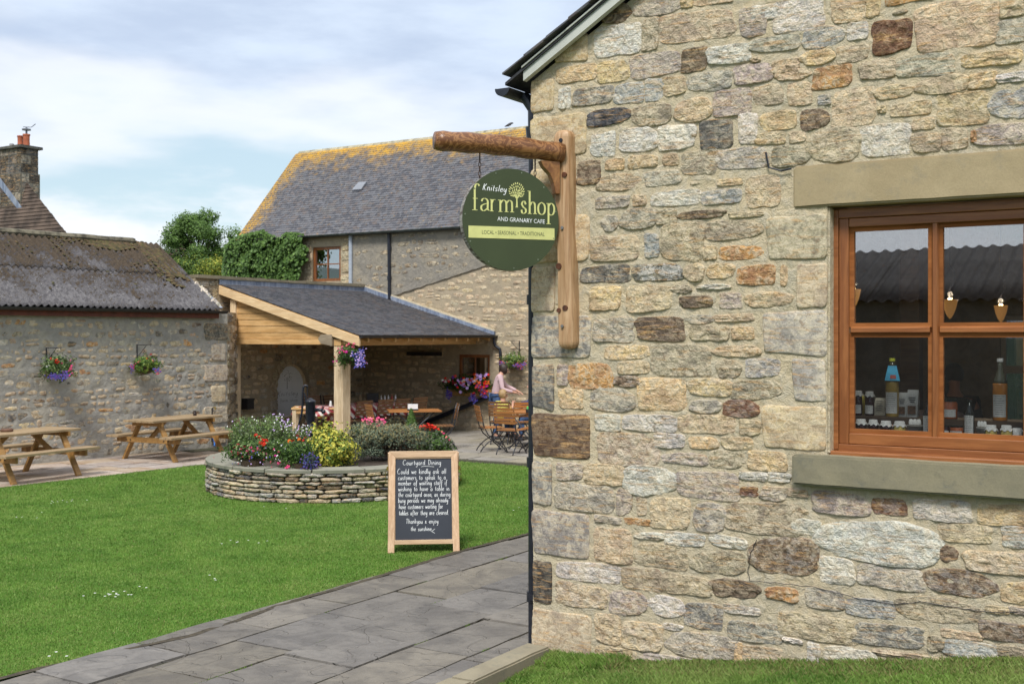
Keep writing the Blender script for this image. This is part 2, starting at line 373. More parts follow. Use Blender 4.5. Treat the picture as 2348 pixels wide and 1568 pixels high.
def sheet(name, x0, x1, z0, z1, step, amp, mat, parent, y=0., holes=(), top=None, fs=6., **kw):
    """upright sheet with soft real relief; holes are (x0,x1,z0,z1); top(x) cuts the head"""
    xs = list(np.arange(x0, x1, step)) + [x1]; zs = list(np.arange(z0, z1, step)) + [z1]
    for h in holes:
        for L_, lo, hi in ((xs, h[0], h[1]), (zs, h[2], h[3])):
            for v in (lo, hi):
                if L_[0] < v < L_[-1]:
                    k = min(range(1, len(L_)-1), key=lambda i: abs(L_[i]-v)); L_[k] = v
    xs.sort(); zs.sort(); nx = len(xs); b = MB()
    for z in zs:
        for x in xs:
            zz = z if top is None else min(z, top(x))
            p = Vector((x*fs, 0, zz*fs*1.6))
            b.v.append((x, y - amp*(noise.noise(p)+.5*noise.noise(p*2.3)+.3*noise.noise(p*5)), zz))
    for i in range(len(zs)-1):
        for j in range(nx-1):
            cx_, cz_ = (xs[j]+xs[j+1])/2, (zs[i]+zs[i+1])/2
            if any(h[0] < cx_ < h[1] and h[2] < cz_ < h[3] for h in holes): continue
            if top is not None and zs[i] >= top(xs[j]) and zs[i] >= top(xs[j+1]): continue
            b.f.append((i*nx+j, i*nx+j+1, (i+1)*nx+j+1, (i+1)*nx+j)); b.m.append(0)
    o = bpy.data.objects.new(name, b.mesh(name, mat, True)); C.objects.link(o); o.parent = parent
    return tag(o, **kw)
# ================================================================ near building (farm shop gable)
FG = Frame(.14, 8.06, -32)
SHOP = empty('farm_shop_building', FG.o, FG.a, 'honey and grey rubble stone gable end filling the right, with timber window', 'building')
S_ = 1/1.04217
def D(crop, x, y):
    ox, oy, s = crop; return (ox+x*s)*S_, (oy+y*s)*S_
R1 = (1240, 0, 620/2315); R5 = (1830, 0, 617/2303); XX = (1440, 400, 420/1568); R3 = (1240, 800, 620/2160)
R4 = (1240, 1200, 620/2240); R7 = (1830, 780, 617/2103); R8 = (1830, 1200, 617/2229); DD = (0, 0, 1.04217); R6 = (1830, 340, 617/2103)
WALL = [(R1, 'q', """320 310 615 570 q; 110 700 315 1008 q; 110 1012 605 1412 q"""),
(DD, 'q', """1218 386 1270 486 q; 1219 492 1352 604 q; 1219 610 1273 716 t; 1219 722 1355 822 G; 1221 835 1271 939 D; 1221 946 1354 1052 N; 1221 1056 1266 1158 G; 1221 1168 1352 1280 G; 1223 1283 1266 1384 k; 1220 1394 1356 1506 t; 1224 1512 1270 1530 D
1759 492 1897 597 e; 1827 603 1897 707 t; 1750 713 1897 814 g; 1818 822 1895 922 g; 1748 928 1895 1032 b"""),
(R1, 'o', """745 40 980 210 n; 1040 -30 1425 150 p; 1515 635 1885 820 g; 640 965 975 1120 d; 1035 925 1345 1120 e; 1410 875 1705 1085 b; 910 1150 1220 1360 w5; 2070 520 2150 560 b"""),
(R1, 'r', """1450 -40 1550 75 y; 1565 -60 1900 55 b; 690 225 1075 505 w; 1105 175 1245 450 e; 1285 95 1885 385 t; 1980 70 2200 330 g; 350 585 675 740 y; 710 540 975 735 y; 1010 465 1420 690 p; 1460 430 1670 640 n; 1695 395 2050 580 w; 500 775 825 940 G; 355 790 460 970 w; 860 745 1105 925 u; 1130 710 1290 900 u; 1295 680 1480 850 b; 1930 570 2245 750 p; 1750 800 2065 1030 p; 655 1195 850 1400 w; 1255 1120 1565 1335 w; 1630 1080 1890 1330 D; 1965 1020 2130 1280 w; 780 1420 935 1520 y; 990 1385 1220 1500 q; 1290 1375 1420 1480 q; 1470 1350 1750 1560 e; 1780 1320 2200 1510 g4; 530 1440 720 1640 n; 2070 40 2300 190 w"""),
(R5, 'r', """80 -40 500 290 w; 595 -60 880 205 b; 900 -50 1020 150 y; 1100 -120 1520 30 o; 1375 20 2030 450 b; 2060 170 2400 380 g; 2100 -20 2400 150 b; 735 200 905 355 w; 965 180 1295 470 r; 640 405 905 560 t; 60 530 290 650 b; 435 590 750 790 o; 850 540 1140 710 t; 1770 460 2255 600 y; 1820 650 2050 790 y; 2070 640 2400 740 w; -95 760 140 940 t; 205 740 400 940 b; 610 800 960 1120 b; 1000 945 1070 1010 y; 1130 910 1465 1040 b; 1540 820 1970 1120 q; -30 1000 260 1165 y; -80 1180 165 1290 b; 215 1175 350 1270 b; 865 1110 1280 1390 w; 1310 1060 1495 1160 b; 1310 1190 1550 1360 t; 1580 1150 1790 1330 t; 1830 1170 1880 1270 o; 470 850 575 940 u"""),
(R5, 'o', """-135 320 285 470 g; 355 240 680 430 u; 325 450 595 580 y; 1180 490 1660 690 g; 100 620 375 720 b; 985 760 1290 890 b; 1370 680 1775 840 b; 2020 790 2400 1050 u; 320 980 550 1150 n; 390 1150 810 1430 t; 1880 1110 2400 1300 p; 70 1305 370 1480 e"""),
(XX, 'r', """390 30 680 165 g; 1030 100 1240 165 y; 1290 90 1568 350 b; 275 250 385 345 b; 455 205 860 345 w; 890 205 1220 330 u; 480 380 655 510 e; 1140 400 1420 450 b; 545 510 880 830 t; 380 600 500 800 u; 905 700 1015 820 b; 290 865 690 1010 D0; 1215 880 1530 1045 o; 225 1065 600 1280 b; 705 1150 965 1250 n; 1050 1125 1235 1255 p; 320 1340 710 1540 n; 1010 1310 1330 1375 b; 790 1420 1110 1540 t; 1160 1430 1340 1535 y"""),
(XX, 'o', """690 385 1070 460 n; 175 375 470 540 g; 935 480 1390 640 e; 1060 700 1415 825 o; 735 870 895 1005 b; 940 870 1165 985 y; 625 1050 780 1120 e; 865 1040 1125 1090 w; 1290 1120 1670 1245 b; 760 1320 980 1390 g"""),
(DD, 'o', """1378 400 1465 438 t; 1382 495 1415 528 g; 1790 610 1806 655 y; 1342 1088 1345 1090 g"""),
(DD, 'r', """1370 450 1440 478 g; 1335 610 1440 648 D; 1360 542 1460 596 t; 1355 660 1420 710 y; 1362 732 1450 783 g; 1284 222 1300 250 w; 1370 540 1372 541 g"""),
(R3, 'r', """1110 90 1585 335 e; 325 255 410 410 p; 430 245 760 445 o; 835 225 1075 320 b; 1895 205 2160 345 u; 340 455 530 610 y; 1010 375 1365 625 y; 645 665 840 800 w; 885 665 1300 805 w; 1345 670 1780 820 b; 1840 710 2005 830 b; 675 820 1130 1080 t6; 1140 820 1375 940 w; 1425 850 1645 945 y; 1700 850 1935 955 b; 1915 970 2220 1130 y; 320 1065 520 1205 p; 555 1080 860 1250 b; 1340 1145 1810 1370 p; 1850 1140 2060 1215 w; 2080 1145 2260 1225 w; 325 1240 770 1465 g; 985 1350 1060 1495 t; 1845 1265 1990 1345 r3"""),
(R3, 'o', """745 90 1080 200 y5; 1645 90 1975 180 b; 1660 215 1840 355 e; 800 340 995 430 n2; 610 455 935 635 g; 1415 370 1760 505 y4; 1800 380 2160 530 e; 1440 545 1675 645 p; 1710 550 1975 685 r6; 1210 985 1555 1080 p3; 1605 960 1870 1110 e; 895 1100 1285 1330 w5; 820 1285 935 1485 p; 2025 1280 2230 1380 g"""),
(R4, 'r', """665 115 870 185 p; 920 135 1130 200 o; 1150 -30 1460 225 b; 1815 0 2420 280 e; 670 225 960 515 b; 1270 255 1595 380 w; 1660 285 1955 395 w; 1025 360 1435 570 t; 355 510 860 695 w4; 905 565 1220 765 t; 1255 620 1645 800 t; 340 700 760 910 b4; 1445 865 1750 1095 G; 1785 880 2070 970 w; 670 960 870 1215 b; 905 1035 1225 1280 b5; 1830 1025 2260 1210 G; 680 1240 1000 1355 b; 1865 1215 1930 1390 y; 1940 1235 2260 1420 t; 590 1375 1060 1440 p; 1080 1310 1560 1420 p5"""),
(R4, 'o', """1520 20 1770 250 g; 1015 255 1240 325 w; 1505 420 1915 625 e; 1680 660 2050 830 n; 805 760 1085 970 p; 1140 810 1415 980 w3; 1235 1040 1400 1105 w; 1290 1115 1850 1360 g4"""),
(R7, 'r', """395 1350 820 1530 p; 880 1400 1135 1535 r4; 1230 1410 1650 1585 w; 1740 1450 2200 1620 y; 220 1490 340 1530 b; 0 1310 330 1380 t"""),
(R8, 'o', """-110 310 405 625 n4; 500 165 1430 520 w3; 1395 585 1935 800 n4; 1160 820 1815 1050 e; 10 730 270 850 o; 1515 385 1650 510 n; 525 1240 940 1400 w; 1400 1155 1535 1280 e"""),
(R8, 'r', """235 145 465 285 w; 1510 185 1940 350 b; 2055 215 2400 400 w; 1740 420 2300 620 b6; 480 480 755 705 w; 825 545 1340 750 g3; 2050 690 2400 880 y; 355 745 660 920 g; 715 825 1105 1000 u; 1905 890 2095 960 b; 2110 905 2400 980 p; 145 960 750 1200 t; 785 1040 1335 1250 G; 1525 1100 1870 1190 b; 1875 1040 2400 1220 n5; 155 1165 310 1215 w; 360 1215 465 1410 w; 960 1290 1500 1360 t; 1550 1190 1990 1360 u3; 2010 1240 2300 1340 t""")]
taken = []
for crop, shp, txt in WALL:
    for it in txt.replace('\n', ';').split(';'):
        a = it.split()
        if len(a) != 5: continue
        x0, y0, x1, y1 = map(float, a[:4]); code = a[4]
        if x1-x0 < 5: continue
        A0 = D(crop, x0, y0); A1 = D(crop, x1, y1)
        xl, zt = FG.px(A0[0], (A0[1]+A1[1])/2); xr, _ = FG.px(A1[0], (A0[1]+A1[1])/2)
        xm = (A0[0]+A1[0])/2; zt = FG.px(xm, A0[1])[1]; zb = FG.px(xm, A1[1])[1]
        w_, h = xr-xl, zt-zb; cx_, cz_ = (xl+xr)/2, (zt+zb)/2
        slope = abs((cz_-2.25)*.53/8)      # bounding boxes of receding stones read a little tall
        h = max(h - w_*slope*.6, h*.7)
        taken.append((xl, xr, cz_-h/2, cz_+h/2))
        mask = {'': 1.0}.get(code[1:], None); al = 1.0 if len(code) == 1 else 1 - (.42 if code[1] == '0' else .26 - int(code[1])*.02)
        if shp == 'q':
            me = QUOIN[R.randrange(4)]; dp = .016; k = 1.0
        else:
            me = (RECT if shp == 'r' else ROUND)[R.randrange(12)]; dp = R.uniform(.008, .016); k = 1.13 if shp == 'r' else 1.20
        if w_ > 2.6*h and shp != 'q': me = ROUND[R.randrange(12)] if shp == 'o' else RECT[R.randrange(12)]
        flip = 0 if shp == 'q' else R.choice((0, PI))
        o = inst(me, 'stone', SHOP, (cx_, 0.0, cz_), (w_*k, dp if shp != 'q' else dp, h*k), (0, flip + (0 if shp == 'q' else R.uniform(-.035, .035)), 0), jit(PAL[code[0]], .06, al))
# stones the photograph only implies, above and to the right of the frame
top = lambda x: 4.02 + .594*min(x, 7-x)
def hit(cx_, cz_, a, b):
    if cz_+b > top(cx_-a)-.12: return True
    if cx_ < 3.35 and cz_ < 4.95 and cx_ > -.1:
        u_ = None
    if any(cx_-a < t[1]+.012 and cx_+a > t[0]-.012 and cz_-b < t[3]+.01 and cz_+b > t[2]-.01 for t in taken): return True
    if 1.85 < cx_+a and cx_-a < 5.0 and 1.3 < cz_+b and cz_-b < 3.30: return True
    return False
extra = [r for r in rubble_rects(3.3, 5.2, .1, 5.3, .11, .2, .16, .4, .03, hit)] + [r for r in rubble_rects(.8, 3.3, 4.75, 5.3, .11, .2, .16, .4, .03, hit)]
for x, z, w_, h in extra[:60]:
    inst(R.choice(RECT+ROUND), 'stone', SHOP, (x, 0, z), (w_, R.uniform(.02, .03), h), (0, R.uniform(-.03, .03), 0), jit(PAL[R.choice('gbytwpe')], .08))
# small chips in the wide joints that the tracing left open
chips = [r for r in rubble_rects(.42, 3.3, .1, 4.8, .045, .07, .06, .16, .02, hit, .5)]
cb = MB()
for x, z, w_, h in chips:
    k = R.randrange(8); cb.add(FRB[k].v, FRB[k].f, 0, Matrix.LocRotScale(Vector((x, .004, z)), None, Vector((w_*.9, .012, h*.9))))
o = cb.build('stone_chips', STONE, SHOP, smooth=True, kind='stuff'); o.color = jit(PAL['t'], .05)
# window opening
WX0 = FG.px(1902, 768, .10)[0]; WZ1 = FG.px(1903, 482, .10)[1]; WZ0 = FG.px(1903, 1046, .10)[1]; WX1 = WX0 + 2.35
LZ0 = FG.px(1822, 478)[1]; LZ1 = FG.px(1822, 383)[1]; LX0 = FG.px(1820, 430)[0]
SZ1 = FG.px(1815, 1041, -.07)[1]; SZ0 = FG.px(1815, 1110, -.07)[1]; SX0 = FG.px(1815, 1080, -.07)[0]
JX = FG.px(1897, 700)[0]
sheet('wall', 0.010, 5.2, -.1, 5.4, .02, .0065, MORT, SHOP, 0.0, holes=[(JX, WX1, SZ0+.02, LZ0+.02)], top=lambda x: top(x)-.0, fs=7)
cb = MB()
cb.prism([(0.004, -.1), (JX+.003, -.1), (JX+.003, top(JX)-.02), (0.004, top(0)-.02)], .02, .45)
cb.prism([(JX, LZ1-.02), (WX1, LZ1-.02), (WX1, top(WX1)-.05), (3.5, top(3.5)-.05), (JX, top(JX)-.05)], .022, .452)
cb.box(JX, WX1, .022, .45, -.1, SZ0+.05)
cb.prism([(WX1, -.1), (7, -.1), (7, 4.0), (WX1, top(WX1)-.05)], .02, .45)
cb.box(0.004, .45, .45, 12, -.1, 4.0); cb.box(6.55, 7, .45, 12, -.1, 4.0)
cb.build('wall_core', MORT, SHOP)
# side wall stones towards the path
side = empty('side_face', (0, 0, 0), PI/2, parent=SHOP); side.rotation_euler = (0, 0, -PI/2)
def m_dressed(name, c1, c2, c3):
    t = Mt(name); v = t.vec('Object'); a = t.noise(v, 2.2, 6, .65, .5); b = t.noise(v, 9, 7, .7); f = t.noise(v, 90, 4, .7)
    c = t.mix(t.rng(a, .36, .64), c1, c2); c = t.mix(t.rng(b, .52, .7, 0, .55), c, c3); c = t.mix(t.rng(f, .35, .7, 0, .3), c, t.hsv(c, .5, 1, .7))
    pit = t.rng(t.vor(v, 34), .0, .14, 0, 1)
    h = t.math('ADD', t.math('MULTIPLY', f, .7), t.math('MULTIPLY', pit, .8))
    return t.done(c, .9, t.bump(h, .35, .006), spec=.15)
LINT = m_dressed('lintel_sandstone', (.36, .285, .17), (.40, .32, .195), (.28, .245, .175)); SILL = m_dressed('sill_stone', (.22, .20, .14), (.27, .24, .16), (.15, .15, .125))
def rough_block(name, x0, x1, y0, y1, z0, z1, mat, parent, amp=.006, step=.05):
    bm = bmesh.new(); bmesh.ops.create_cube(bm, size=1)
    for v in bm.verts: v.co = Vector((x0+(v.co.x+.5)*(x1-x0), y0+(v.co.y+.5)*(y1-y0), z0+(v.co.z+.5)*(z1-z0)))
    bmesh.ops.bevel(bm, geom=bm.edges[:], offset=.012, segments=2, affect='EDGES')
    for ax, (a, b) in enumerate(((x0, x1), (y0, y1), (z0, z1))):
        n = int((b-a)/step)
        for i in range(1, n+1):
            co = Vector((0,0,0)); no = Vector((0,0,0)); co[ax] = a+(b-a)*i/(n+1); no[ax] = 1
            bmesh.ops.bisect_plane(bm, geom=bm.verts[:]+bm.edges[:]+bm.faces[:], plane_co=co, plane_no=no)
    for v in bm.verts:
        n = noise.noise(v.co*6)*1.0 + noise.noise(v.co*15)*.5
        v.co += Vector((noise.noise(v.co*5+Vector((9,0,0)))*amp*.5, -n*amp, noise.noise(v.co*5+Vector((0,9,0)))*amp))
    me = bpy.data.meshes.new(name); bm.to_mesh(me); bm.free(); me.materials.append(mat)
    o = bpy.data.objects.new(name, me); C.objects.link(o); o.parent = parent; return o
rough_block('lintel', LX0, WX1+.25, -.018, .3, LZ0, LZ1, LINT, SHOP, .003)
rough_block('stone_sill', SX0, WX1+.2, -.075, .3, SZ0, SZ1, SILL, SHOP, .004)
# reveal faces behind the jamb stones
rough_block('reveal', JX-.02, JX+.012, .004, .30, SZ1, LZ0, MORT, SHOP, .003)
# timber window
BEADW = m_wood('bead_wood', (.21, .072, .022), (.31, .118, .038), 'x', .7, .8, bs=.08, spec=.1)
PX = lambda d, yl=.12: FG.px(d, 768, yl)[0]
def PZ(x, y, yl=.12): return FG.px(x, y, yl)[1]
gx = [PX(1952), PX(2133), PX(2156)]; pw = gx[1]-gx[0]; mw = gx[2]-gx[1]
gz = [PZ(1952, 988), PZ(1952, 768), PZ(1952, 746), PZ(1952, 526)]
b = MB(); fx0 = WX0; fx1 = WX0 + 2*(gx[0]-WX0) + 4*pw + 3*mw; s0 = PX(1925); zt = WZ1; zb = WZ0+.045
b.box(fx0, s0, .09, .20, zb, zt); b.box(fx1-(s0-fx0), fx1, .09, .20, zb, zt); b.box(s0, fx1-(s0-fx0), .092, .20, zt-.055, zt); b.box(s0, fx1-(s0-fx0), .092, .20, zb-.01, zb+.035)
WIN = b.build('window', [WINW], SHOP, bevel=.004, label='reddish brown timber window with glazing bars')
MB().box(fx0-.02, fx1+.02, .03, .21, WZ0-.012, WZ0+.042).build('timber_sill', WINW, WIN, bevel=.008)
b = MB(); bz = gz[0]-.04
b.box(s0+.002, gx[0]-.012, .102, .165, zb+.036, zt-.056); cb_ = b.build('casement_stile', WINWZ, WIN, bevel=.004)
MB().box(gx[0]-.010, fx1-.12, .104, .165, gz[3]+.012, zt-.057).build('casement_rail', WINW, WIN, bevel=.004)
MB().box(gx[0]-.010, fx1-.12, .104, .165, zb+.037, gz[0]-.012).build('casement_rail', WINW, WIN, bevel=.004)
nP = 4
for k in range(1, nP):
    x0 = gx[0]+k*pw+(k-1)*mw
    MB().prism([(x0, .14), (x0+mw*.30, .108), (x0+mw*.70, .108), (x0+mw, .14), (x0+mw, .165), (x0, .165)], gz[0]-.012, gz[3]+.012, 'z').build('glazing_bar', WINWZ, WIN)
for k in range(nP):
    x0 = gx[0]+k*(pw+mw)
    MB().prism([(.14, gz[1]), (.108, gz[1]+(gz[2]-gz[1])*.3), (.108, gz[1]+(gz[2]-gz[1])*.7), (.14, gz[2]), (.163, gz[2]), (.163, gz[1])], x0, x0+pw, 'x').build('glazing_bar', WINW, WIN)
    for z0, z1 in ((gz[0], gz[1]), (gz[2], gz[3])):
        bb = MB()
        for (a, c_, e, g) in ((x0, x0+.014, z0, z1), (x0+pw-.014, x0+pw, z0, z1), (x0+.014, x0+pw-.014, z0, z0+.014), (x0+.014, x0+pw-.014, z1-.014, z1)): bb.box(a-(.012 if a == x0 else 0), c_+(.012 if c_ == x0+pw else 0), .128, .16, e-(.012 if e == z0 else 0), g+(.012 if g == z1 else 0))
        bb.build('glazing_bead', BEADW, WIN)
        MB().box(x0-.004, x0+pw+.004, .1445, .1485, z0-.004, z1+.004).build('pane', GLASS, WIN)
# window board inside
MB().box(WX0-.02, fx1+.02, .2, .62, gz[0]-.06, gz[0]-.012).build('window_board', m_plain('window_board_paint', (.12, .10, .08)), WIN)
# room
DARKW = m_mortar('room_plaster', (.36, .30, .20), (.42, .36, .25), (.28, .23, .17)); FLR = m_simple('room_floor', (.10, .08, .06), .6)
b = MB(); b.box(.45, 6.55, .45, 7.0, .20, .25); b.build('room_floor', FLR, SHOP)
MB().box(.45, 6.55, .452, 7.0, 3.55, 3.6).build('room_ceiling', m_simple('ceiling_boards', (.045, .033, .025), .8), SHOP)
b = MB(); hs = [(2.1, 2.75), (4.9, 5.6)]
xs = [.45]+[q for h in hs for q in h]+[6.55]
for i in range(0, len(xs), 2): b.box(xs[i], xs[i+1], 6.0, 6.3, .25, 3.56)
for h in hs: b.box(h[0], h[1], 6.0, 6.3, .25, 1.35); b.box(h[0], h[1], 6.0, 6.3, 2.45, 3.56)
b.build('inner_wall', DARKW, SHOP)
WHP = m_plain('white_frame', (.6, .6, .58))
for h in hs:
    fr = MB(); fr.box(h[0], h[0]+.05, 6.05, 6.1, 1.35, 2.45); fr.box(h[1]-.05, h[1], 6.05, 6.1, 1.35, 2.45); fr.box(h[0]+.05, h[1]-.05, 6.05, 6.1, 1.85, 1.93); fr.box(h[0]+.05, h[1]-.05, 6.05, 6.1, 2.40, 2.45)
    fo = fr.build('inner_window', WHP, SHOP); MB().box(h[0], h[1], 6.07, 6.075, 1.35, 2.45).build('pane', GLASSC, fo)
BEAM = m_wood('dark_beam', (.05, .03, .02), (.09, .055, .03), 'x')
for x, y in ((1.7, 3.4), (3.2, 3.4), (4.9, 3.0)): MB().box(x, x+.16, y, y+.16, .25, 3.55).build('timber_post', BEAM, SHOP)
for y in (2.2, 4.2): MB().box(.45, 6.55, y, y+.2, 3.25, 3.548).build('ceiling_beam', BEAM, SHOP)
PIER = m_mortar('inner_stone_pier', (.42, .35, .24), (.5, .42, .3), (.35, .3, .22))
ip = MB().box(2.62, 3.12, 4.6, 5.1, .25, 3.54).build('stone_pier', PIER, SHOP)
for k in range(14):
    for j in range(2):
        inst(RECT[(k*3+j) % 12], 'stone', ip, (2.75+.25*j+R.uniform(-.02, .02), 4.6, .6+.2*k), (.22, .02, .17), color=jit(PAL['t'], .2))
# verge, roof
BARGE = m_simple('barge_board_paint', (.50, .51, .46), .5, .08, 5)
def verge(xa, xb, off0, off1, y0, y1, nm, mt):
    b = MB(); pts = [(xa, 4.06+.594*xa+off0), (xb, 4.06+.594*xb+off0), (xb, 4.06+.594*xb+off1), (xa, 4.06+.594*xa+off1)]
    return b.prism(pts, y0, y1).build(nm, mt, SHOP)
verge(-.02, 3.5, -.035, .055, -.085, -.04, 'barge_board', BARGE); verge(-.02, 3.5, .05, .062, -.11, .3, 'undercloak', BARGE)
ROOFD = m_simple('dark_slate_edge', (.035, .035, .04), .6, .4, 20, .3)
b = MB().prism([(-.16, 4.06-.095+.03), (3.5, 4.06+.594*3.5+.064), (3.5, 4.06+.594*3.5+.085), (-.16, 3.995+.02)], -.10, 12)
b.prism([(7.16, 3.995), (3.5, 4.06+.594*3.5+.064), (3.5, 4.06+.594*3.5+.085), (7.16, 4.015)], -.10, 12); b.build('roof', ROOFD, SHOP)
for k in range(21):
    x = -.16+.175*k; z = 4.06+.594*x+.087
    for j in range(3 if k < 10 else 1):
        b = MB().prism([(x, z+.012), (x+.33, z+.594*.33+.0), (x+.33, z+.594*.33+.008), (x, z+.024)], -.135+R.uniform(-.008, .008)+.27*j, .13+.27*j)
        b.build('slate', SLATE, SHOP)
# gutter, downpipe
b = MB(); n = 10
pr = [(-.245+.06*math.cos(PI+PI*i/n)+.0, 4.0+.055*math.sin(PI+PI*i/n)) for i in range(n+1)]
pr2 = [(-.245+.052*math.cos(PI+PI*i/n), 4.003+.047*math.sin(PI+PI*i/n)) for i in range(n, -1, -1)]
b.prism([(x+.1-.02, z-.03) for x, z in pr+pr2], -.13, 12, 'y'); b.build('gutter', BLKM, SHOP)
b = MB(); b.tube([(-.12, .09, 3.95), (-.08, .09, 3.90), (-.045, .09, 3.84), (-.045, .09, 3.6)], [.04, .04, .038, .036], 12); b.prism([(x+.08, z-.03) for x, z in pr], -.132, -.126, 'y'); b.tube([(-.045, .09, 3.62), (-.045, .09, .02)], .034, 12)
for z in (3.6, 2.5, 1.35, .4): b.tube([(-.045, .09, z-.035), (-.045, .09, z+.035)], .046, 12); b.box(-.045, .0, .04, .14, z-.02, z+.02)
b.tube([(-.045, .09, 3.6), (-.045, .09, 3.72)], [.044, .055], 12)
b.build('downpipe', BLACK, SHOP, smooth=False)
# crack gauge and cracks
b = MB(); pts = [D(R1, 2222, 1365), D(R1, 2250, 1500), D(R5, 150, 1530), D(R5, 240, 1505)]
pts = [D(R5, 12, 1365), D(R5, 38, 1500), D(R5, 150, 1530), D(R5, 240, 1510)]
q = [(lambda p: (p[0], -.024, p[1]))(FG.px(x, y)) for x, y in pts]
b.tube(q, .006, 6); b.build('lead_strip', BLACK, SHOP)
def crack(pts, w_=.0022, nm='crack'):
    q = []
    for i in range(len(pts)-1):
        a, c = FG.px(*pts[i]), FG.px(*pts[i+1])
        for k in range(6):
            f_ = k/6; q.append((a[0]+(c[0]-a[0])*f_+R.uniform(-.004, .004), -.013, a[1]+(c[1]-a[1])*f_+R.uniform(-.004, .004)))
    MB().tube(q, w_, 4).build(nm, BLACK, SHOP)
crack([(1738, 1235), (1722, 1270), (1716, 1312), (1722, 1330), (1790, 1336), (1880, 1346), (1960, 1368), (2050, 1384), (2110, 1378), (2200, 1392), (2270, 1402), (2348, 1403)])
# ---------------------------------------------------------------- hanging sign bracket
BRW = m_wood('bracket_timber', (.19, .075, .022), (.36, .17, .055), 'x', .4, .7, bs=.2); BRZ = m_wood('bracket_post_timber', (.33, .18, .08), (.52, .34, .19), 'z', .5, .8, bs=.3)
def m_burr():
    t = Mt('burr_oak'); v = t.vec('Object', (1.6, 7, 7)); n = t.noise(v, 1.5, 3, .5, 1.5)
    ring = t.math('SINE', t.math('MULTIPLY', n, 42.)); k = t.rng(ring, -.2, .9)
    c = t.mix(k, (.15, .058, .02), (.30, .14, .052)); big = t.noise(t.vec('Object'), 5, 4)
    c = t.mix(t.rng(big, .58, .72, 0, .75), c, (.07, .03, .015)); return t.done(c, .38, t.bump(ring, .1, .003))
BURR = m_burr()
P_ = FG.w(FG.px(1306, 560)[0], -.05)
BR = empty('sign_bracket', (P_.x, P_.y, 0), FG.a, 'timber bracket arm and post bolted to the corner of the stone gable', 'bracket')
zt_, zb_ = FG.px(1306, 298, -.05)[1], FG.px(1306, 800, -.05)[1]
def post():
    b = MB(); L_ = zt_-zb_; vs = []
    prof = [(-.058, .05), (-.058, -.028), (-.048, -.042), (.014, -.048), (.05, -.03), (.062, .0), (.062, .05)]
    n = 44
    for i in range(n+1):
        f_ = .5-.5*math.cos(PI*i/n); z = zb_+L_*f_; e = min(1, min(f_, 1-f_)*L_/.05); s = .25+.75*math.sqrt(max(0, 1-(1-e)**2)) if e < 1 else 1
        wob = .003*math.sin(f_*7)+.002*math.sin(f_*19); ww = 1+.05*math.sin(f_*7+1)
        for x, y in prof:
            vs.append(((x*s*ww+wob+(.004 if 0 else 0)) + (f_-.5)*-.035, y*(s if y < 0 else 1), z))
    k = len(prof); fs = [(i*k+j, i*k+j+1, (i+1)*k+j+1, (i+1)*k+j) for i in range(n) for j in range(k-1)]
    fs += [tuple(range(k)), tuple(n*k+j for j in range(k))]
    return b.add(vs, fs)
po = post().build('post', BRZ, BR, smooth=False)
for z in (zt_-.075,): MB().tube([(-.012+.0, -.055, z), (-.012, -.03, z)], .014, 10).build('bolt_hole', BLACK, BR)
for yy in (525, 748): 
    z = FG.px(1306, yy)[1]; MB().tube([(.0, -.058, z), (.0, -.03, z)], .011, 8).build('bolt', m_simple('zinc', (.3, .29, .28), .4, metal=.8), BR)
KN = m_simple('dark_knot', (.10, .035, .015), .5, .4, 30)
for dx, yy, s in ((.012, 405, .018), (-.03, 612, .022), (.02, 707, .02), (-.03, 712, .016)):
    z = FG.px(1306, yy)[1]; vs = [(dx+s*math.cos(a)*.9, -.0485, z+s*1.1*math.sin(a)) for a in np.linspace(0, 2*PI, 12)[:-1]]
    MB().tube([(dx-.0, -.0515, z), (dx, -.03, z)], s, 12).build('knot', KN, BR)
# arm
ad = Vector((-.945, -.33, 0)); adl = Matrix.Rotation(-FG.a, 3, 'Z') @ ad
a0 = Vector((-.01, -.03, 3.49)); a1 = a0 + adl*.93 + Vector((0, 0, -.035 if False else -.0))
zA0 = FG.px(1300, 356)[1]
L_ = .90; pe = P_ + ad*L_; zA1 = 2.25 + (HY-324)*pe.y/F
a0.z = zA0; a1 = a0 + adl*L_; a1.z = zA1
b = MB(); n = 16; pts = []; rr = []
for i in range(n+1):
    f_ = i/n; p = a0.lerp(a1, f_); p.z += .012*math.sin(f_*PI) ; pts.append(p); rr.append(.067+.004*math.sin(i*1.7)-(.0 if i < n else .012))
b.tube(pts, rr, 14, flat=1.0); arm = b.build('arm', BURR, BR, smooth=True)
b = MB(); e = adl*.002
st = [Vector((-.03, -.05, zA0-.06)), ]
az = zA0-.07
ax1 = a0 + adl*.14; lo = Vector((-.03, -.06, zA0-.26))
pts = [ax1+Vector((0,0,-.075)), ax1.lerp(lo, .35)+Vector((0,0,-.08))+adl*-.01, ax1.lerp(lo, .7)+Vector((0,0,-.03))+adl*-.012, lo]
b = MB(); nn = Vector((-adl.y, adl.x, 0))*.03; vs = []
q = [a0+adl*.03, a0+adl*.17, a0+adl*.15, a0+adl*.10, a0+adl*.075, a0+adl*.06, a0+adl*.03]; zz = [-.06, -.06, -.10, -.15, -.21, -.28, -.28]
vs = [Vector((p.x, p.y, zA0+z))+nn*s for s in (-1, 1) for p, z in zip(q, zz)]; k = len(q)
b.add(vs, [tuple(range(k)), tuple(range(2*k-1, k-1, -1))]+[(i, i+k, (i+1) % k+k, (i+1) % k) for i in range(k)]); b.build('brace', BRW, BR, bevel=.004)
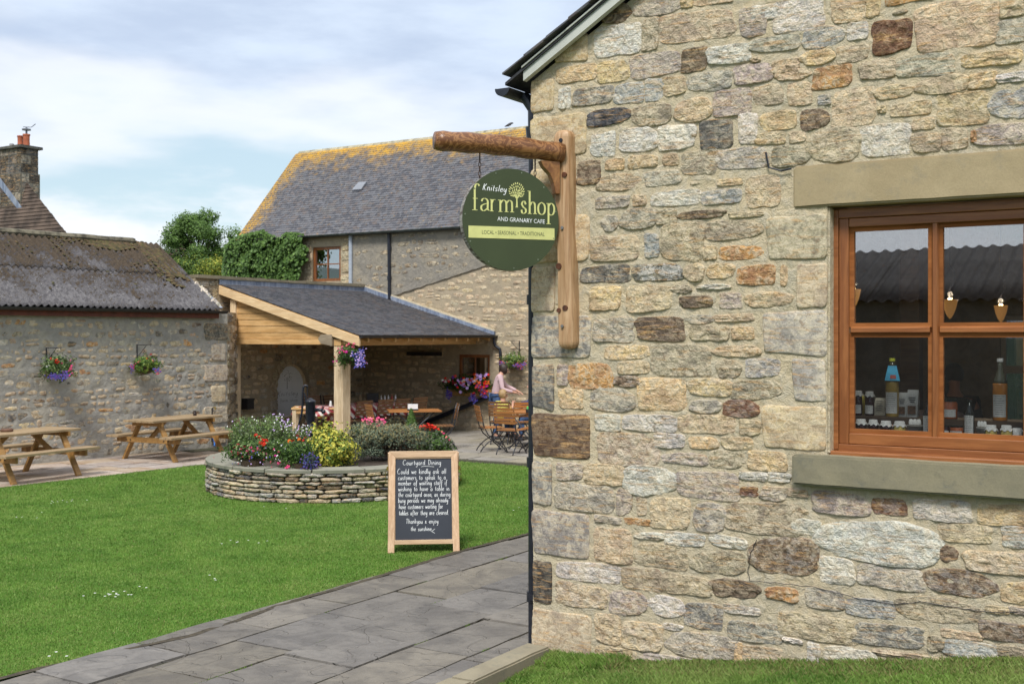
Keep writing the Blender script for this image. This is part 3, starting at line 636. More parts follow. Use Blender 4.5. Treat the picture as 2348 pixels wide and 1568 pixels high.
# sign board
ang = math.atan2(.33, .945)       # board runs along the arm
fc = .60
def on_arm(dx):                    # point on arm at picture x
    u = (dx-CX)/F; s = (P_.x-u*P_.y)/(.945-u*.33); p = P_+ad*s; return p, s
pc, s_c = on_arm(1168.5); cz = 2.25+(HY-505)*pc.y/F; SR = .341
SG = empty('hanging_sign', (pc.x, pc.y, cz), ang, 'round dark green painted sign reading farm shop hanging from the timber arm', 'sign')
SGREEN = m_simple('sign_green', (.040, .056, .020), .62, .10, 3, .02); 
def m_edge():
    t = Mt('weathered_ply_edge'); n = t.noise(t.vec('Object', (30, 3, 30)), 2, 5); c = t.mix(t.rng(n, .4, .6), (.08, .055, .045), (.34, .32, .29)); return t.done(c, .8, t.bump(n, .4, .004))
b = MB(); n = 72
def ringpts(y, k=1.0): return [(SR*k*math.cos(2*PI*i/n), y, SR*k*math.sin(2*PI*i/n)) for i in range(n)]
vs = ringpts(-.030) + ringpts(.030); fs = [(i, (i+1) % n, n+(i+1) % n, n+i) for i in range(n)]
b.add(vs, fs, 1); b.add(ringpts(-.034, .998), [tuple(range(n))], 0); b.add(ringpts(.034, .998), [tuple(range(n-1, -1, -1))], 0)
b.add(ringpts(-.034, .998)+ringpts(-.030), fs, 0); b.add(ringpts(.034, .998)+ringpts(.030), fs, 0)
b.build('board', [SGREEN, m_edge()], SG)
CREAM = m_plain('sign_cream', (.62, .62, .24), .5); SWHITE = m_plain('sign_white', (.82, .84, .84), .5); DKG = m_plain('sign_dark_letter', (.04, .06, .02), .5)
MB().box(-.299, .309, -.0365, -.0345, -.128, -.049).build('band', CREAM, SG)
# chains
CH = m_simple('rusty_iron', (.07, .04, .03), .5, .5, 30, .2, metal=.4)
for dx in (1100, 1227):
    p, s = on_arm(dx); az = 2.25+(HY-(352 if dx < 1150 else 372))*p.y/F; top_ = cz+math.sqrt(max(0, SR**2-(s-s_c)**2))
    hg = empty('hanging_chain', (p.x, p.y, az), ang, 'short rusty chain %s of the round sign' % ('holding the left side' if dx < 1150 else 'holding the right side'), 'chain', 'chains of the round sign')
    L2 = az-top_+.01; nl = max(2, int(L2/.034)); 
    MB().tube([(0, 0, .13 if dx < 1150 else .12), (0, 0, -.03)], .005, 6).build('eye_bolt', CH, hg)
    for i in range(nl):
        z = -.03-(L2-.03)*(i+.5)/nl; b = MB(); h2 = (L2-.03)/nl*.62; r2 = .0085
        ln = [((r2*math.cos(q) if i % 2 else 0), (0 if i % 2 else r2*math.cos(q)), z+h2*math.sin(q)) for q in np.linspace(0, 2*PI, 13)]
        b.tube(ln, .0027, 5, cap=False); b.build('link', CH, hg)
# ================================================================ lettering
GL = {  # single stroke hand: x-height 1, ascender 1.9, descender -.9
'a': (1.0, [[(.85,.8),(.6,1),(.25,.9),(.05,.45),(.25,.03),(.6,.12),(.85,.6),(.87,.95)], [(.87,.95),(.85,.3),(1,.03)]]),
'b': (.95, [[(.12,1.9),(.1,.9),(.1,.05)], [(.1,.6),(.4,1),(.75,.85),(.85,.45),(.65,.06),(.3,0),(.1,.2)]]),
'c': (.85, [[(.8,.85),(.55,1),(.2,.85),(.06,.45),(.25,.06),(.6,.02),(.82,.2)]]),
'd': (1.0, [[(.85,.75),(.55,1),(.2,.85),(.05,.42),(.25,.03),(.6,.1),(.85,.5)], [(.86,1.9),(.86,.9),(.92,.02)]]),
'e': (.9, [[(.08,.5),(.5,.55),(.8,.65),(.7,.93),(.42,1),(.15,.8),(.05,.42),(.25,.05),(.55,0),(.85,.2)]]),
'f': (.7, [[(.8,1.75),(.6,1.95),(.4,1.75),(.35,1.0),(.33,.2),(.25,-.5),(.1,-.6)], [(.05,.95),(.7,1)]]),
'g': (.95, [[(.82,.8),(.5,1),(.18,.85),(.06,.45),(.28,.08),(.6,.15),(.82,.6)], [(.85,1),(.85,.1),(.8,-.5),(.5,-.85),(.15,-.7)]]),
'h': (.95, [[(.12,1.9),(.1,.9),(.1,0)], [(.1,.6),(.35,.95),(.65,.95),(.78,.6),(.8,.02)]]),
'i': (.35, [[(.17,1),(.17,.4),(.2,0)], [(.18,1.45),(.22,1.55)]]),
'j': (.5, [[(.35,1),(.35,0),(.25,-.65),(.0,-.8)], [(.36,1.45),(.4,1.55)]]),
'k': (.85, [[(.12,1.9),(.1,.9),(.1,0)], [(.75,1.0),(.3,.55),(.12,.45)], [(.3,.55),(.55,.25),(.8,0)]]),
'l': (.35, [[(.15,1.9),(.13,.8),(.2,0)]]),
'm': (1.45, [[(.1,1),(.1,0)], [(.1,.6),(.35,1),(.58,.9),(.65,.5),(.65,0)], [(.65,.6),(.9,1),(1.15,.9),(1.25,.4),(1.3,0)]]),
'n': (.95, [[(.1,1),(.1,0)], [(.1,.6),(.35,1),(.65,.95),(.78,.6),(.82,0)]]),
'o': (.95, [[(.5,1),(.2,.85),(.06,.45),(.25,.05),(.6,.02),(.85,.4),(.78,.85),(.5,1)]]),
'p': (.95, [[(.12,1),(.1,0),(.08,-.85)], [(.1,.6),(.4,1),(.75,.85),(.85,.45),(.6,.05),(.3,0),(.12,.15)]]),
'q': (.95, [[(.82,.8),(.5,1),(.18,.85),(.06,.45),(.28,.08),(.82,.6)], [(.85,1),(.85,-.9)]]),
'r': (.7, [[(.1,1),(.1,0)], [(.1,.5),(.3,.9),(.65,.98)]]),
's': (.75, [[(.65,.88),(.4,1),(.12,.82),(.25,.55),(.55,.42),(.62,.15),(.38,0),(.06,.1)]]),
't': (.65, [[(.3,1.6),(.28,.8),(.32,.15),(.6,.05)], [(.02,1.02),(.62,1.06)]]),
'u': (.95, [[(.1,1),(.1,.4),(.25,.05),(.55,.05),(.78,.45),(.82,1)], [(.82,1),(.82,.3),(.92,0)]]),
'v': (.85, [[(.05,1),(.4,0),(.8,1)]]),
'w': (1.3, [[(.05,1),(.3,.05),(.6,.85),(.9,.05),(1.25,1)]]),
'y': (.95, [[(.1,1),(.12,.4),(.35,.1),(.65,.3),(.82,1)], [(.84,1),(.84,0),(.7,-.7),(.4,-.85),(.15,-.7)]]),
'C': (1.6, [[(1.35,1.75),(1.0,1.95),(.5,1.75),(.12,1.0),(.3,.25),(.8,-.02),(1.4,.25)]]),
'D': (1.3, [[(.25,1.85),(.25,.05)], [(.0,1.7),(.5,1.95),(1.0,1.6),(1.2,.95),(.95,.25),(.5,.0),(.15,.05)]]),
'T': (1.15, [[(0,1.8),(.6,1.9),(1.2,1.85)], [(.55,1.9),(.5,.9),(.52,0)]]),
'K': (1.2, [[(.25,1.9),(.15,.9),(.12,0)], [(1.0,1.95),(.5,1.2),(.16,.95)], [(.3,1.05),(.6,.5),(.95,0)]]),
'&': (.9, [[(.8,.2),(.3,.05),(.15,.35),(.5,.75),(.4,1),(.2,.8),(.8,0)]]),
'.': (.35, [[(.1,.0),(.2,.08)]]), ',': (.35, [[(.2,.1),(.1,-.25)]]), ' ': (.95, [])}
def catmull(p, k=4):
    if len(p) < 3: return list(p)
    out = []; q = [p[0]]+list(p)+[p[-1]]
    for i in range(1, len(q)-2):
        a, b, c, d = q[i-1:i+3]
        for j in range(k):
            t = j/k; t2 = t*t; t3 = t2*t
            out.append(tuple(.5*((2*b[m])+(-a[m]+c[m])*t+(2*a[m]-5*b[m]+4*c[m]-d[m])*t2+(-a[m]+3*b[m]-3*c[m]+d[m])*t3) for m in (0, 1)))
    out.append(p[-1]); return out
LAY = [0]
def ribbon(b, pts, wfun, y, k=4):
    """flat pen stroke in the x-z plane, each a hair in front of the one before"""
    p = catmull(pts, k); n = len(p); LAY[0] = (LAY[0]+1) % 9; vs = []
    for i in range(n):
        a = p[max(i-1, 0)]; c = p[min(i+1, n-1)]; dx, dz = c[0]-a[0], c[1]-a[1]; L_ = math.hypot(dx, dz) or 1
        w_ = wfun(i/(n-1), dx/L_, dz/L_)/2; nx, nz = -dz/L_*w_, dx/L_*w_; yy = y-LAY[0]*.00012-i*.00001
        vs += [(p[i][0]+nx, yy, p[i][1]+nz), (p[i][0]-nx, yy, p[i][1]-nz)]
    b.add(vs, [(2*i, 2*i+1, 2*i+3, 2*i+2) for i in range(n-1)])
def hand(b, text, x0, x1, z, xh, pen, y, slant=0., wob=.04, rise=0.):
    tot = sum(GL[c][0]+.28 for c in text)-.28; sx = (x1-x0)/tot; x = 0
    for c in text:
        jz = R.uniform(-wob, wob)
        for st in GL[c][1]:
            ribbon(b, [(x0+(x+px_+pz_*slant)*sx, z+(pz_+jz)*xh+rise*((x+px_)*sx)) for px_, pz_ in st], lambda t, dx, dz: pen*(.75+.35*abs(dz)), y)
        x += GL[c][0]+.28
def font(text, x0, x1, z0, z1, mat, parent, y, name='lettering', rise=0.):
    cu = bpy.data.curves.new('t', 'FONT'); cu.body = text; cu.resolution_u = 3
    to = bpy.data.objects.new('t', cu); C.objects.link(to); bpy.context.view_layer.update()
    me = bpy.data.meshes.new_from_object(to.evaluated_get(bpy.context.evaluated_depsgraph_get())); bpy.data.objects.remove(to)
    co = np.array([v.co[:] for v in me.vertices]); mn, mx = co.min(0), co.max(0)
    for v in me.vertices:
        x = x0+(v.co.x-mn[0])/(mx[0]-mn[0])*(x1-x0); zz = z0+(v.co.y-mn[1])/(mx[1]-mn[1])*(z1-z0)
        v.co = (x, y, zz+rise*(x-x0))
    me.materials.clear(); me.materials.append(mat)
    o = bpy.data.objects.new(name, me); C.objects.link(o); o.parent = parent; return o
def sx(zx): return (zx-426)*.00109
def sz(zy): return (667-zy)*.001015
# serif lettering of the sign: nib strokes plus serifs
SG_GL = {
'f': [[(.95,2.05),(.75,2.22),(.5,2.15),(.38,1.75),(.38,1.0),(.38,.02)]],
'a': [[(.12,.78),(.25,.98),(.55,1.02),(.8,.85),(.82,.5),(.82,.12),(1.02,.02)], [(.82,.62),(.45,.55),(.1,.38),(.12,.08),(.4,-.02),(.82,.22)]],
'r': [[(.3,1.0),(.3,.02)], [(.3,.65),(.5,.95),(.8,.98)]],
'm': [[(.2,1.0),(.2,.02)], [(.2,.7),(.4,.98),(.62,.88),(.66,.5),(.66,.02)], [(.66,.7),(.86,.98),(1.06,.88),(1.1,.5),(1.1,.02)]],
's': [[(.78,.75),(.62,1.0),(.35,1.0),(.15,.78),(.4,.52),(.75,.36),(.8,.12),(.5,-.02),(.2,.03),(.1,.28)]],
'h': [[(.25,1.95),(.25,1.0),(.25,.02)], [(.25,.65),(.5,.98),(.76,.9),(.82,.5),(.82,.02)]],
'o': [[(.5,1.02),(.2,.85),(.1,.5),(.2,.12),(.5,-.02),(.8,.12),(.9,.5),(.8,.85),(.5,1.02)]],
'p': [[(.25,1.0),(.25,0),(.25,-.78)], [(.25,.72),(.5,1.0),(.8,.85),(.9,.48),(.78,.1),(.5,-.02),(.25,.12)]]}
SER = {'f': [(.05,.72,0.0),(.12,.75,.98)], 'r': [(.08,.55,0.),(.08,.3,.98)], 'm': [(.05,.36,0.),(.52,.82,0.),(.95,1.26,0.),(.02,.2,.98)], 'h': [(.05,.46,0.),(.62,1.02,0.),(.02,.25,1.93)], 'p': [(.02,.5,-.78),(.02,.25,.98)]}
b = MB()
for ch, xa, xb in (('f',172,222),('a',228,284),('r',284,326),('m',338,446),('s',488,528),('h',530,592),('o',596,652),('p',655,714)):
    gw = {'m': 1.28, 'f': .98, 'r': .85}.get(ch, 1.0); xs_ = (sx(xb)-sx(xa))/gw; z0 = sz(612+(xa-172)*.03); xh = .0865*.9
    for st in SG_GL[ch]: ribbon(b, [(sx(xa)+p*xs_, z0+q*xh) for p, q in st], lambda t, dx, dz: .0035+.0095*abs(dz)**1.3, -.0352, 6)
    for a, c, z in SER.get(ch, []): ribbon(b, [(sx(xa)+a*xs_, z0+z*xh), (sx(xa)+c*xs_, z0+z*xh)], lambda t, dx, dz: .0040, -.0352)
ribbon(b, [(sx(462), sz(585)), (sx(462), sz(548)), (sx(461), sz(500))], lambda t, dx, dz: .013-.006*t, -.0352)
for x in (452, 474): ribbon(b, [(sx(x if x < 460 else 470), sz(584)), (sx(463), sz(583))], lambda t, dx, dz: .004, -.0352)
for ex, ey in ((422,490),(432,465),(445,445),(462,438),(478,446),(492,466),(500,488),(440,500),(486,503)): ribbon(b, [(sx(462), sz(530)), (sx((462*1.2+ex)/2.2), sz(508)), (sx(ex), sz(ey+8))], lambda t, dx, dz: .0052*(1-t)+.0018, -.0352)
b.build('serif_lettering', CREAM, SG, label='large pale yellow serif words farm shop with tree emblem')
b = MB(); LP = [(420,455),(430,442),(441,434),(453,428),(466,426),(479,431),(490,438),(499,450),(505,464),(507,480),(504,497),(497,509),(486,513),(474,506),(450,505),(438,512),(426,509),(417,497),(414,482),(415,467),(430,462),(443,455),(456,448),(469,447),(481,455),(492,463),(496,478),(490,492),(478,490),(470,476),(459,468),(447,473),(435,478),(428,490),(441,489),(452,487),(464,492),(481,473)]
for i, (x, y) in enumerate(LP):
    a = math.atan2(515-y, x-462)+R.uniform(-.4, .4); LAY[0] = i % 9
    vs = []
    for q in range(8):
        u, v_ = .0078*math.cos(q*PI/4), .0040*math.sin(q*PI/4); vs.append((sx(x)+u*math.cos(a)-v_*math.sin(a), -.0354-(i % 9)*.0001, sz(y)+u*math.sin(a)+v_*math.cos(a)))
    b.add(vs, [tuple(range(8))])
b.build('tree_emblem', CREAM, SG)
b = MB(); hand(b, 'Knitsley', sx(240), sx(392), sz(478)-.002, .022, .0042, -.0352, .25, .03, -.05); b.build('script_lettering', SWHITE, SG)
font('AND GRANARY CAFE', sx(336), sx(645), sz(677), sz(650), SWHITE, SG, -.0352, rise=-.028)
font('LOCAL \u2022 SEASONAL \u2022 TRADITIONAL', sx(237), sx(643), sz(767), sz(742), DKG, SG, -.0372, rise=-.004)
SCR = m_simple('screw_head', (.16, .19, .13), .5)
for i in range(11):
    a = i*2*PI/11+.2; MB().tube([(SR*.95*math.cos(a), -.0365, SR*.95*math.sin(a)), (SR*.95*math.cos(a), -.030, SR*.95*math.sin(a))], .005, 7).build('screw', SCR, SG)
# ================================================================ chalkboard
gl, gr = G(889, 1268), G(1054, 1265); gm = (gl+gr)/2; BW = (gr-gl).length; ba = math.atan2((gr-gl).y, (gr-gl).x)
AB = empty('chalkboard', (gm.x, gm.y, 0), ba, 'A-frame chalkboard in a light wood frame standing on the grass before the planter', 'chalkboard')
ASH = m_wood('ash_frame', (.52, .33, .20), (.66, .46, .30), 'z', .5, 1.3, bs=.12); ASHX = m_wood('ash_rail', (.54, .35, .21), (.66, .47, .30), 'x', .5, 1.3, bs=.12)
SLH = 1.05; lean = math.atan2(.21, 1.02)
Ml = Matrix.Rotation(-lean, 4, 'X')
def pan(name, mt, fn, parent=AB, M=Ml, **k):
    b = MB(); fn(b); b.v = [tuple(M @ Vector(v)) for v in b.v]; return b.build(name, mt, parent, **k)
hw = BW/2; st = .068
for s in (-1, 1):
    pan('stile', ASH, lambda b: b.prism([(s*(hw-.012-st), SLH-st*1.0), (s*(hw-.012), SLH), (s*hw, 0), (s*(hw-st), 0)], -.022, .022), bevel=.004)
pan('top_rail', ASHX, lambda b: b.prism([(-hw+.012, SLH), (hw-.012, SLH), (hw-.012-st, SLH-st), (-hw+.012+st, SLH-st)], -.0222, .0218), bevel=.003)
pan('bottom_rail', ASHX, lambda b: b.box(-hw+st, hw-st, -.018, .018, .085, .132), bevel=.003)
CHK = m_simple('blackboard', (.030, .036, .052), .6, .12, 2.5)
pan('board_panel', CHK, lambda b: b.box(-hw+st+.001, hw-st-.001, -.004, .004, .132, SLH-st))
pan('bead', ASHX, lambda b: (b.box(-hw+st+.006, hw-st-.006, -.013, -.0045, SLH-st-.011, SLH-st+.001), b.box(-hw+st, -hw+st+.009, -.014, -.0045, .132, SLH-st), b.box(hw-st-.009, hw-st, -.014, -.0045, .132, SLH-st)))
Mb = Matrix.Translation((0, .40, 0)) @ Matrix.Rotation(lean*.9, 4, 'X')
for s in (-1, 1): pan('rear_leg', ASH, lambda b: b.box(s*hw-.03*(s+1), s*hw+.03*(1-s), -.02, .02, 0, SLH-.02), M=Mb)
pan('rear_panel', CHK, lambda b: b.box(-hw+.06, hw-.06, -.004, .004, .13, SLH-.06), M=Mb)
BRS = m_simple('brass', (.45, .32, .08), .35, metal=.8)
for s in (-1, 1):
    zz = SLH*.83; p = Ml @ Vector((s*(hw+.004), 0, zz))
    b = MB(); b.box(p.x-.008, p.x+.008, p.y-.012, p.y+.014, p.z-.02, p.z+.02); b.tube([p+Vector((s*.012, 0, 0)), p+Vector((s*.022, .05, -.05)), p+Vector((s*.022, .1, -.15))], .003, 5); b.build('brass_stay', BRS, AB)
b = MB(); CHALK = m_plain('chalk', (.72, .74, .76), .9)
def bx(zx, zy): kk = (zy-110)/1360; return (zx-(700+30*kk))*.97*BW/(945+40*kk)
def bz(zy): return SLH*(1470-zy)/1360
for txt, a, c, y, xh in (('Courtyard Dining', 418, 945, 297, 35), ('Could we kindly ask all', 345, 1020, 418, 36), ('customers to speak to a', 357, 1015, 497, 34), ('member of waiting staff if', 360, 1035, 570, 33), ('wishing to have a table in', 362, 1070, 648, 33), ('the courtyard area, as during', 362, 1085, 725, 33), ('busy periods we may already', 362, 1055, 802, 33), ('have customers waiting for', 373, 985, 885, 33), ('tables after they are cleared.', 375, 1070, 970, 34), ('Thankyou & enjoy', 475, 925, 1083, 33), ('the sunshine', 543, 832, 1180, 30)):
    hand(b, txt, bx(a, y), bx(c, y), bz(y), xh*SLH/1360, .0042, -.0045, .06, .05)
ribbon(b, [(bx(672, 318), bz(322)), (bx(740, 318), bz(314)), (bx(852, 326), bz(325))], lambda t, dx, dz: .004, -.0045)
ribbon(b, [(bx(880, 1160), bz(1158)), (bx(835, 1190), bz(1190))], lambda t, dx, dz: .004, -.0045); ribbon(b, [(bx(835, 1190), bz(1190)), (bx(880, 1215), bz(1215))], lambda t, dx, dz: .004, -.0045)
b.v = [tuple(Ml @ Vector(v)) for v in b.v]; b.build('chalk_writing', CHALK, AB)
# ================================================================ ground
def m_lawnbase():
    t = Mt('lawn_soil_green'); v = t.vec('World'); a = t.noise(v, .9, 5); b_ = t.noise(v, 12, 6, .7); f = t.noise(v, 90, 4)
    c = t.mix(t.rng(a, .35, .65), (.075, .17, .022), (.10, .21, .03)); c = t.mix(t.rng(b_, .5, .7, 0, .5), c, (.14, .22, .05)); c = t.mix(t.rng(f, .35, .7, 0, .5), c, (.04, .09, .012))
    return t.done(c, .9, t.bump(f, .6, .02), spec=.1)
def m_blade(name, c1, c2, c3):
    t = Mt(name); v = t.vec('World'); a = t.noise(v, 2.2, 7, .7); b_ = t.noise(v, 60, 3); d = t.noise(v, 5, 4)
    c = t.mix(t.rng(a, .35, .65), c1, c2); c = t.mix(t.rng(b_, .48, .7, 0, .7), c, c3); c = t.mix(t.rng(d, .58, .72, 0, .5), c, tuple(x*.75 for x in c1)); c = t.mix(t.rng(t.noise(v, .8, 6, .65), .48, .68, 0, .55), c, (.24, .30, .085))
    m = t.done(c, .55, spec=.25); t.b.inputs['Subsurface Weight'].default_value = .0
    return m
BLADE = m_blade('grass_blade', (.075, .165, .022), (.17, .275, .05), (.28, .33, .11)); LAWN = m_lawnbase()
BLADED = m_blade('dry_grass', (.16, .17, .05), (.22, .2, .08), (.28, .24, .12))
def poly_sheet(name, pts, z, mat, **k):
    b = MB(); b.add([(x, y, z) for x, y in pts], [tuple(range(len(pts)))]); return b.build(name, mat, **k)
FIELD = m_simple('field', (.07, .10, .03), .9, .3, .05, src='World')
b = MB(); b.box(-900, 900, -900, 900, -.6, -.12); b.build('ground', FIELD, kind='structure')
LP_ = [(-15, 5), (-4.6, 5.6), (-3.34, 7.5), (-2.73, 8.22), (-2.38, 8.58), (-1.83, 9.7), (-1.4, 10.38), (-.53, 11.93), (.18, 12.97), (3.3, 17.8), (-.96, 20.5), (-5.0, 20.5), (-7.55, 16.97), (-15, 6.45)]
poly_sheet('lawn', LP_, 0.0, LAWN, kind='structure')
def in_poly(P, X, Y):
    r = np.zeros(len(X), bool); n = len(P)
    for i in range(n):
        x0, y0 = P[i]; x1, y1 = P[(i+1) % n]
        c = ((y0 > Y) != (y1 > Y)) & (X < (x1-x0)*(Y-y0)/((y1-y0) or 1e-9)+x0); r ^= c
    return r
def blades(name, X, Y, Z, hgt, wid, mats, idx, parent=None, lean=.5, **k):
    n = len(X); a = NR.uniform(0, 2*PI, n); l = NR.uniform(.1, lean, n); la = NR.uniform(0, 2*PI, n); h = hgt*NR.uniform(.5, 1.25, n); w_ = wid*NR.uniform(.6, 1.3, n)
    V = np.zeros((n, 4, 3)); ca, sa = np.cos(a)*w_/2, np.sin(a)*w_/2; lx, ly = np.cos(la)*l*h, np.sin(la)*l*h
    V[:,0] = np.stack([X-ca, Y-sa, Z], 1); V[:,1] = np.stack([X+ca, Y+sa, Z], 1)
    V[:,2] = np.stack([X+ca*.7+lx*.35, Y+sa*.7+ly*.35, Z+h*.6], 1); V[:,3] = np.stack([X+lx, Y+ly, Z+h], 1)
    me = bpy.data.meshes.new(name); me.vertices.add(n*4); me.vertices.foreach_set('co', V.reshape(-1))
    me.loops.add(n*6); q = np.arange(n)[:, None]*4; me.loops.foreach_set('vertex_index', (q+np.array([[0,1,2,0,2,3]])).reshape(-1))
    me.polygons.add(n*2); me.polygons.foreach_set('loop_start', np.arange(n*2)*3); me.polygons.foreach_set('loop_total', np.full(n*2, 3))
    for m in mats: me.materials.append(m)
    me.polygons.foreach_set('material_index', np.repeat(idx, 2).astype(np.int32)); me.update(calc_edges=True); me.validate()
    o = bpy.data.objects.new(name, me); C.objects.link(o); o.parent = parent; return tag(o, **k)
def scatter(P, n, falloff=True):
    xs = [p[0] for p in P]; ys = [p[1] for p in P]; X = NR.uniform(min(xs), max(xs), n); Y = NR.uniform(min(ys), max(ys), n)
    keep = in_poly(P, X, Y)
    if falloff:
        D2 = np.maximum(Y, 7.); keep &= NR.rand(n) < (7./D2)**1.6; keep &= np.abs(X)/np.maximum(Y, .1) < .62
    return X[keep], Y[keep]
X, Y = scatter(LP_, 5200000); 
keep = NR.rand(len(X)) < min(1, 430000/len(X)); X, Y = X[keep], Y[keep]
sc_ = (np.maximum(Y, 7)/7)**.55
edge = np.full(len(X), 9.)
for i in range(1, 9):
    (x0, y0), (x1, y1) = LP_[i], LP_[i+1]; L2 = math.hypot(x1-x0, y1-y0); t_ = np.clip(((X-x0)*(x1-x0)+(Y-y0)*(y1-y0))/L2**2, 0, 1)
    edge = np.minimum(edge, np.hypot(X-x0-t_*(x1-x0), Y-y0-t_*(y1-y0)))
dry = ((edge < .12) & (NR.rand(len(X)) < .35)) | (NR.rand(len(X)) < .025)
blades('grass', X, Y, np.zeros(len(X)), .013*sc_, .0046*sc_, [BLADE, BLADED], dry.astype(int), lean=.9, kind='stuff', label='short mown green grass of the courtyard lawn', cat='grass')
# bare earth along the path edge
b = MB(); q = []
for i in range(1, 9):
    (x0, y0), (x1, y1) = LP_[i], LP_[i+1]; m_ = max(2, int(math.hypot(x1-x0, y1-y0)/.06))
    q += [(x0+(x1-x0)*k/m_, y0+(y1-y0)*k/m_) for k in range(m_)]
for i, (x, y) in enumerate(q):
    n1 = noise.noise(Vector((x*3, y*3, 0))); b.v += [(x+.022+.02*n1, y-.015, .016), (x-.02-.05*abs(n1)-.02*noise.noise(Vector((x*11, y*11, 3))), y+.012, .016)]
b.f = [(2*i, 2*i+2, 2*i+3, 2*i+1) for i in range(len(q)-1)]; b.m = [0]*len(b.f)
b.build('soil_edge', m_simple('bare_soil', (.06, .048, .03), .95, .4, 30, .6, src='World'), kind='structure')
# daisies
DAI = m_plain('daisy', (.75, .75, .72)); b = MB()
for (dx, dy, n) in ((148, 1155, 9), (80, 1190, 4), (290, 1368, 12), (240, 1367, 4), (560, 1248, 7), (98, 1508, 3), (1190, 1172, 3), (640, 1170, 2), (500, 1330, 3)):
    g = G(dx, dy)
    for i in range(n):
        x, y = g.x+R.gauss(0, .14), g.y+R.gauss(0, .10); r = .011
        b.add([(x+r*math.cos(q*PI/3), y+r*math.sin(q*PI/3), .034) for q in range(6)], [tuple(range(6))])
b.build('daisies', DAI, kind='stuff', label='tiny white daisies scattered in the lawn')
# clover-like weed rosettes, fallen bits
# -------- path
def m_flag(name, c1, c2, c3, near=True):
    t = Mt(name); v = t.vec('World'); r = t.info('Random'); a = t.noise(v, 2.5, 6, .6, 1); b_ = t.noise(v, 14, 7, .65); f = t.noise(v, 80, 4, .7)
    c = t.mix(t.rng(a, .35, .65), c1, c2); c = t.mix(t.rng(b_, .5, .72, 0, .5), c, c3)
    c = t.hsv(c, t.math('ADD', t.math('MULTIPLY', r, .02), .49), t.math('ADD', t.math('MULTIPLY', r, .7), .65), t.math('ADD', t.math('MULTIPLY', t.math('FRACT', t.math('MULTIPLY', r, 7.3)), .28), .86))
    c = t.mix(t.rng(t.noise(v, 45, 5, .8), .66, .72, 0, .6), c, (.4, .4, .38))
    led = t.math('SINE', t.math('MULTIPLY', t.noise(v, 1.6, 3, .5, .3), 38.)); led = t.rng(led, .82, .98)
    h = t.math('ADD', t.math('MULTIPLY', led, 1.3), t.math('ADD', t.math('MULTIPLY', b_, 1.2), t.math('MULTIPLY', f, .35)))
    return t.done(c, t.rng(b_, .3, .7, .5, .75), t.bump(h, .8, .008), spec=.3)
FLAG = m_flag('path_flagstone', (.135, .122, .108), (.20, .18, .155), (.105, .10, .095)); FLAGF = m_flag('patio_flagstone', (.27, .245, .20), (.33, .30, .25), (.22, .205, .18)); FLAGP = m_flag('buff_flagstone', (.36, .27, .21), (.46, .39, .33), (.30, .26, .22))
JNT = m_mortar('path_joint', (.055, .05, .038), (.09, .08, .06), (.04, .06, .02))
def flag(parent, x0, x1, y0, y1, z, mat, n=5, M=None, name='flagstone', th=.05):
    b = MB(); k = n+1; off = Vector((R.uniform(0, 50), R.uniform(0, 50), 0)); jt = .008
    cs = [(R.uniform(-jt, jt), R.uniform(-jt, jt)) for _ in range(4)]; tl = (R.uniform(-.003, .003), R.uniform(-.003, .003))
    for ring, zz in ((0, z), (1, z-th)):
        for j in range(k):
            for i in range(k):
                u, v_ = i/n, j/n; ed = 0 < i < n and 0 < j < n
                x = x0+(x1-x0)*u+(cs[0][0]*(1-u)+cs[1][0]*u)*(1-v_)+(cs[2][0]*(1-u)+cs[3][0]*u)*v_; y = y0+(y1-y0)*v_+(cs[0][1]*(1-u)+cs[1][1]*u)*(1-v_)+(cs[2][1]*(1-u)+cs[3][1]*u)*v_
                if not ed: x += noise.noise(Vector((x*9, y*9, 3))+off)*.012; y += noise.noise(Vector((x*9, y*9, 8))+off)*.012
                b.v.append((x, y, zz + (noise.noise(Vector((x*2.5, y*2.5, 0))+off)*.005+tl[0]*(u-.5)*2+tl[1]*(v_-.5)*2-(0 if ed else .003) if ring == 0 else 0)))
    b.f = [(j*k+i, j*k+i+1, (j+1)*k+i+1, (j+1)*k+i) for j in range(n) for i in range(n)]
    rim = [(i, 0) for i in range(n)]+[(n, j) for j in range(n)]+[(i, n) for i in range(n, 0, -1)]+[(0, j) for j in range(n, 0, -1)]; q = k*k
    for a in range(len(rim)):
        (i, j), (i2, j2) = rim[a], rim[(a+1) % len(rim)]; b.f.append((j*k+i, j*k+i+q, j2*k+i2+q, j2*k+i2))
    b.m = [0]*len(b.f)
    if M is not None: b.v = [tuple(M @ Vector(v)) for v in b.v]
    return b.build(name, mat, parent, smooth=False)
PT = MB().box(-2.66, -.0, -6, 12, -.1, -.004).build('path', JNT, kind='structure', label='grey flagstone path beside the stone gable'); PT.location = FG.o; PT.rotation_euler = (0, 0, FG.a)
strips = [-2.62, -2.06, -1.50, -.86, -.36, 0.0]
for i in range(5):
    yb = -4.6+R.uniform(0, .5)
    while yb < 11:
        L_ = R.uniform(.55, 1.15) if yb < 5 else R.uniform(.8, 1.3)
        flag(PT, strips[i]+.008, strips[i+1]-.008, yb+.008, yb+L_-.008, .012+R.uniform(-.007, .007), FLAG, 5 if yb < 5 else 3); yb += L_
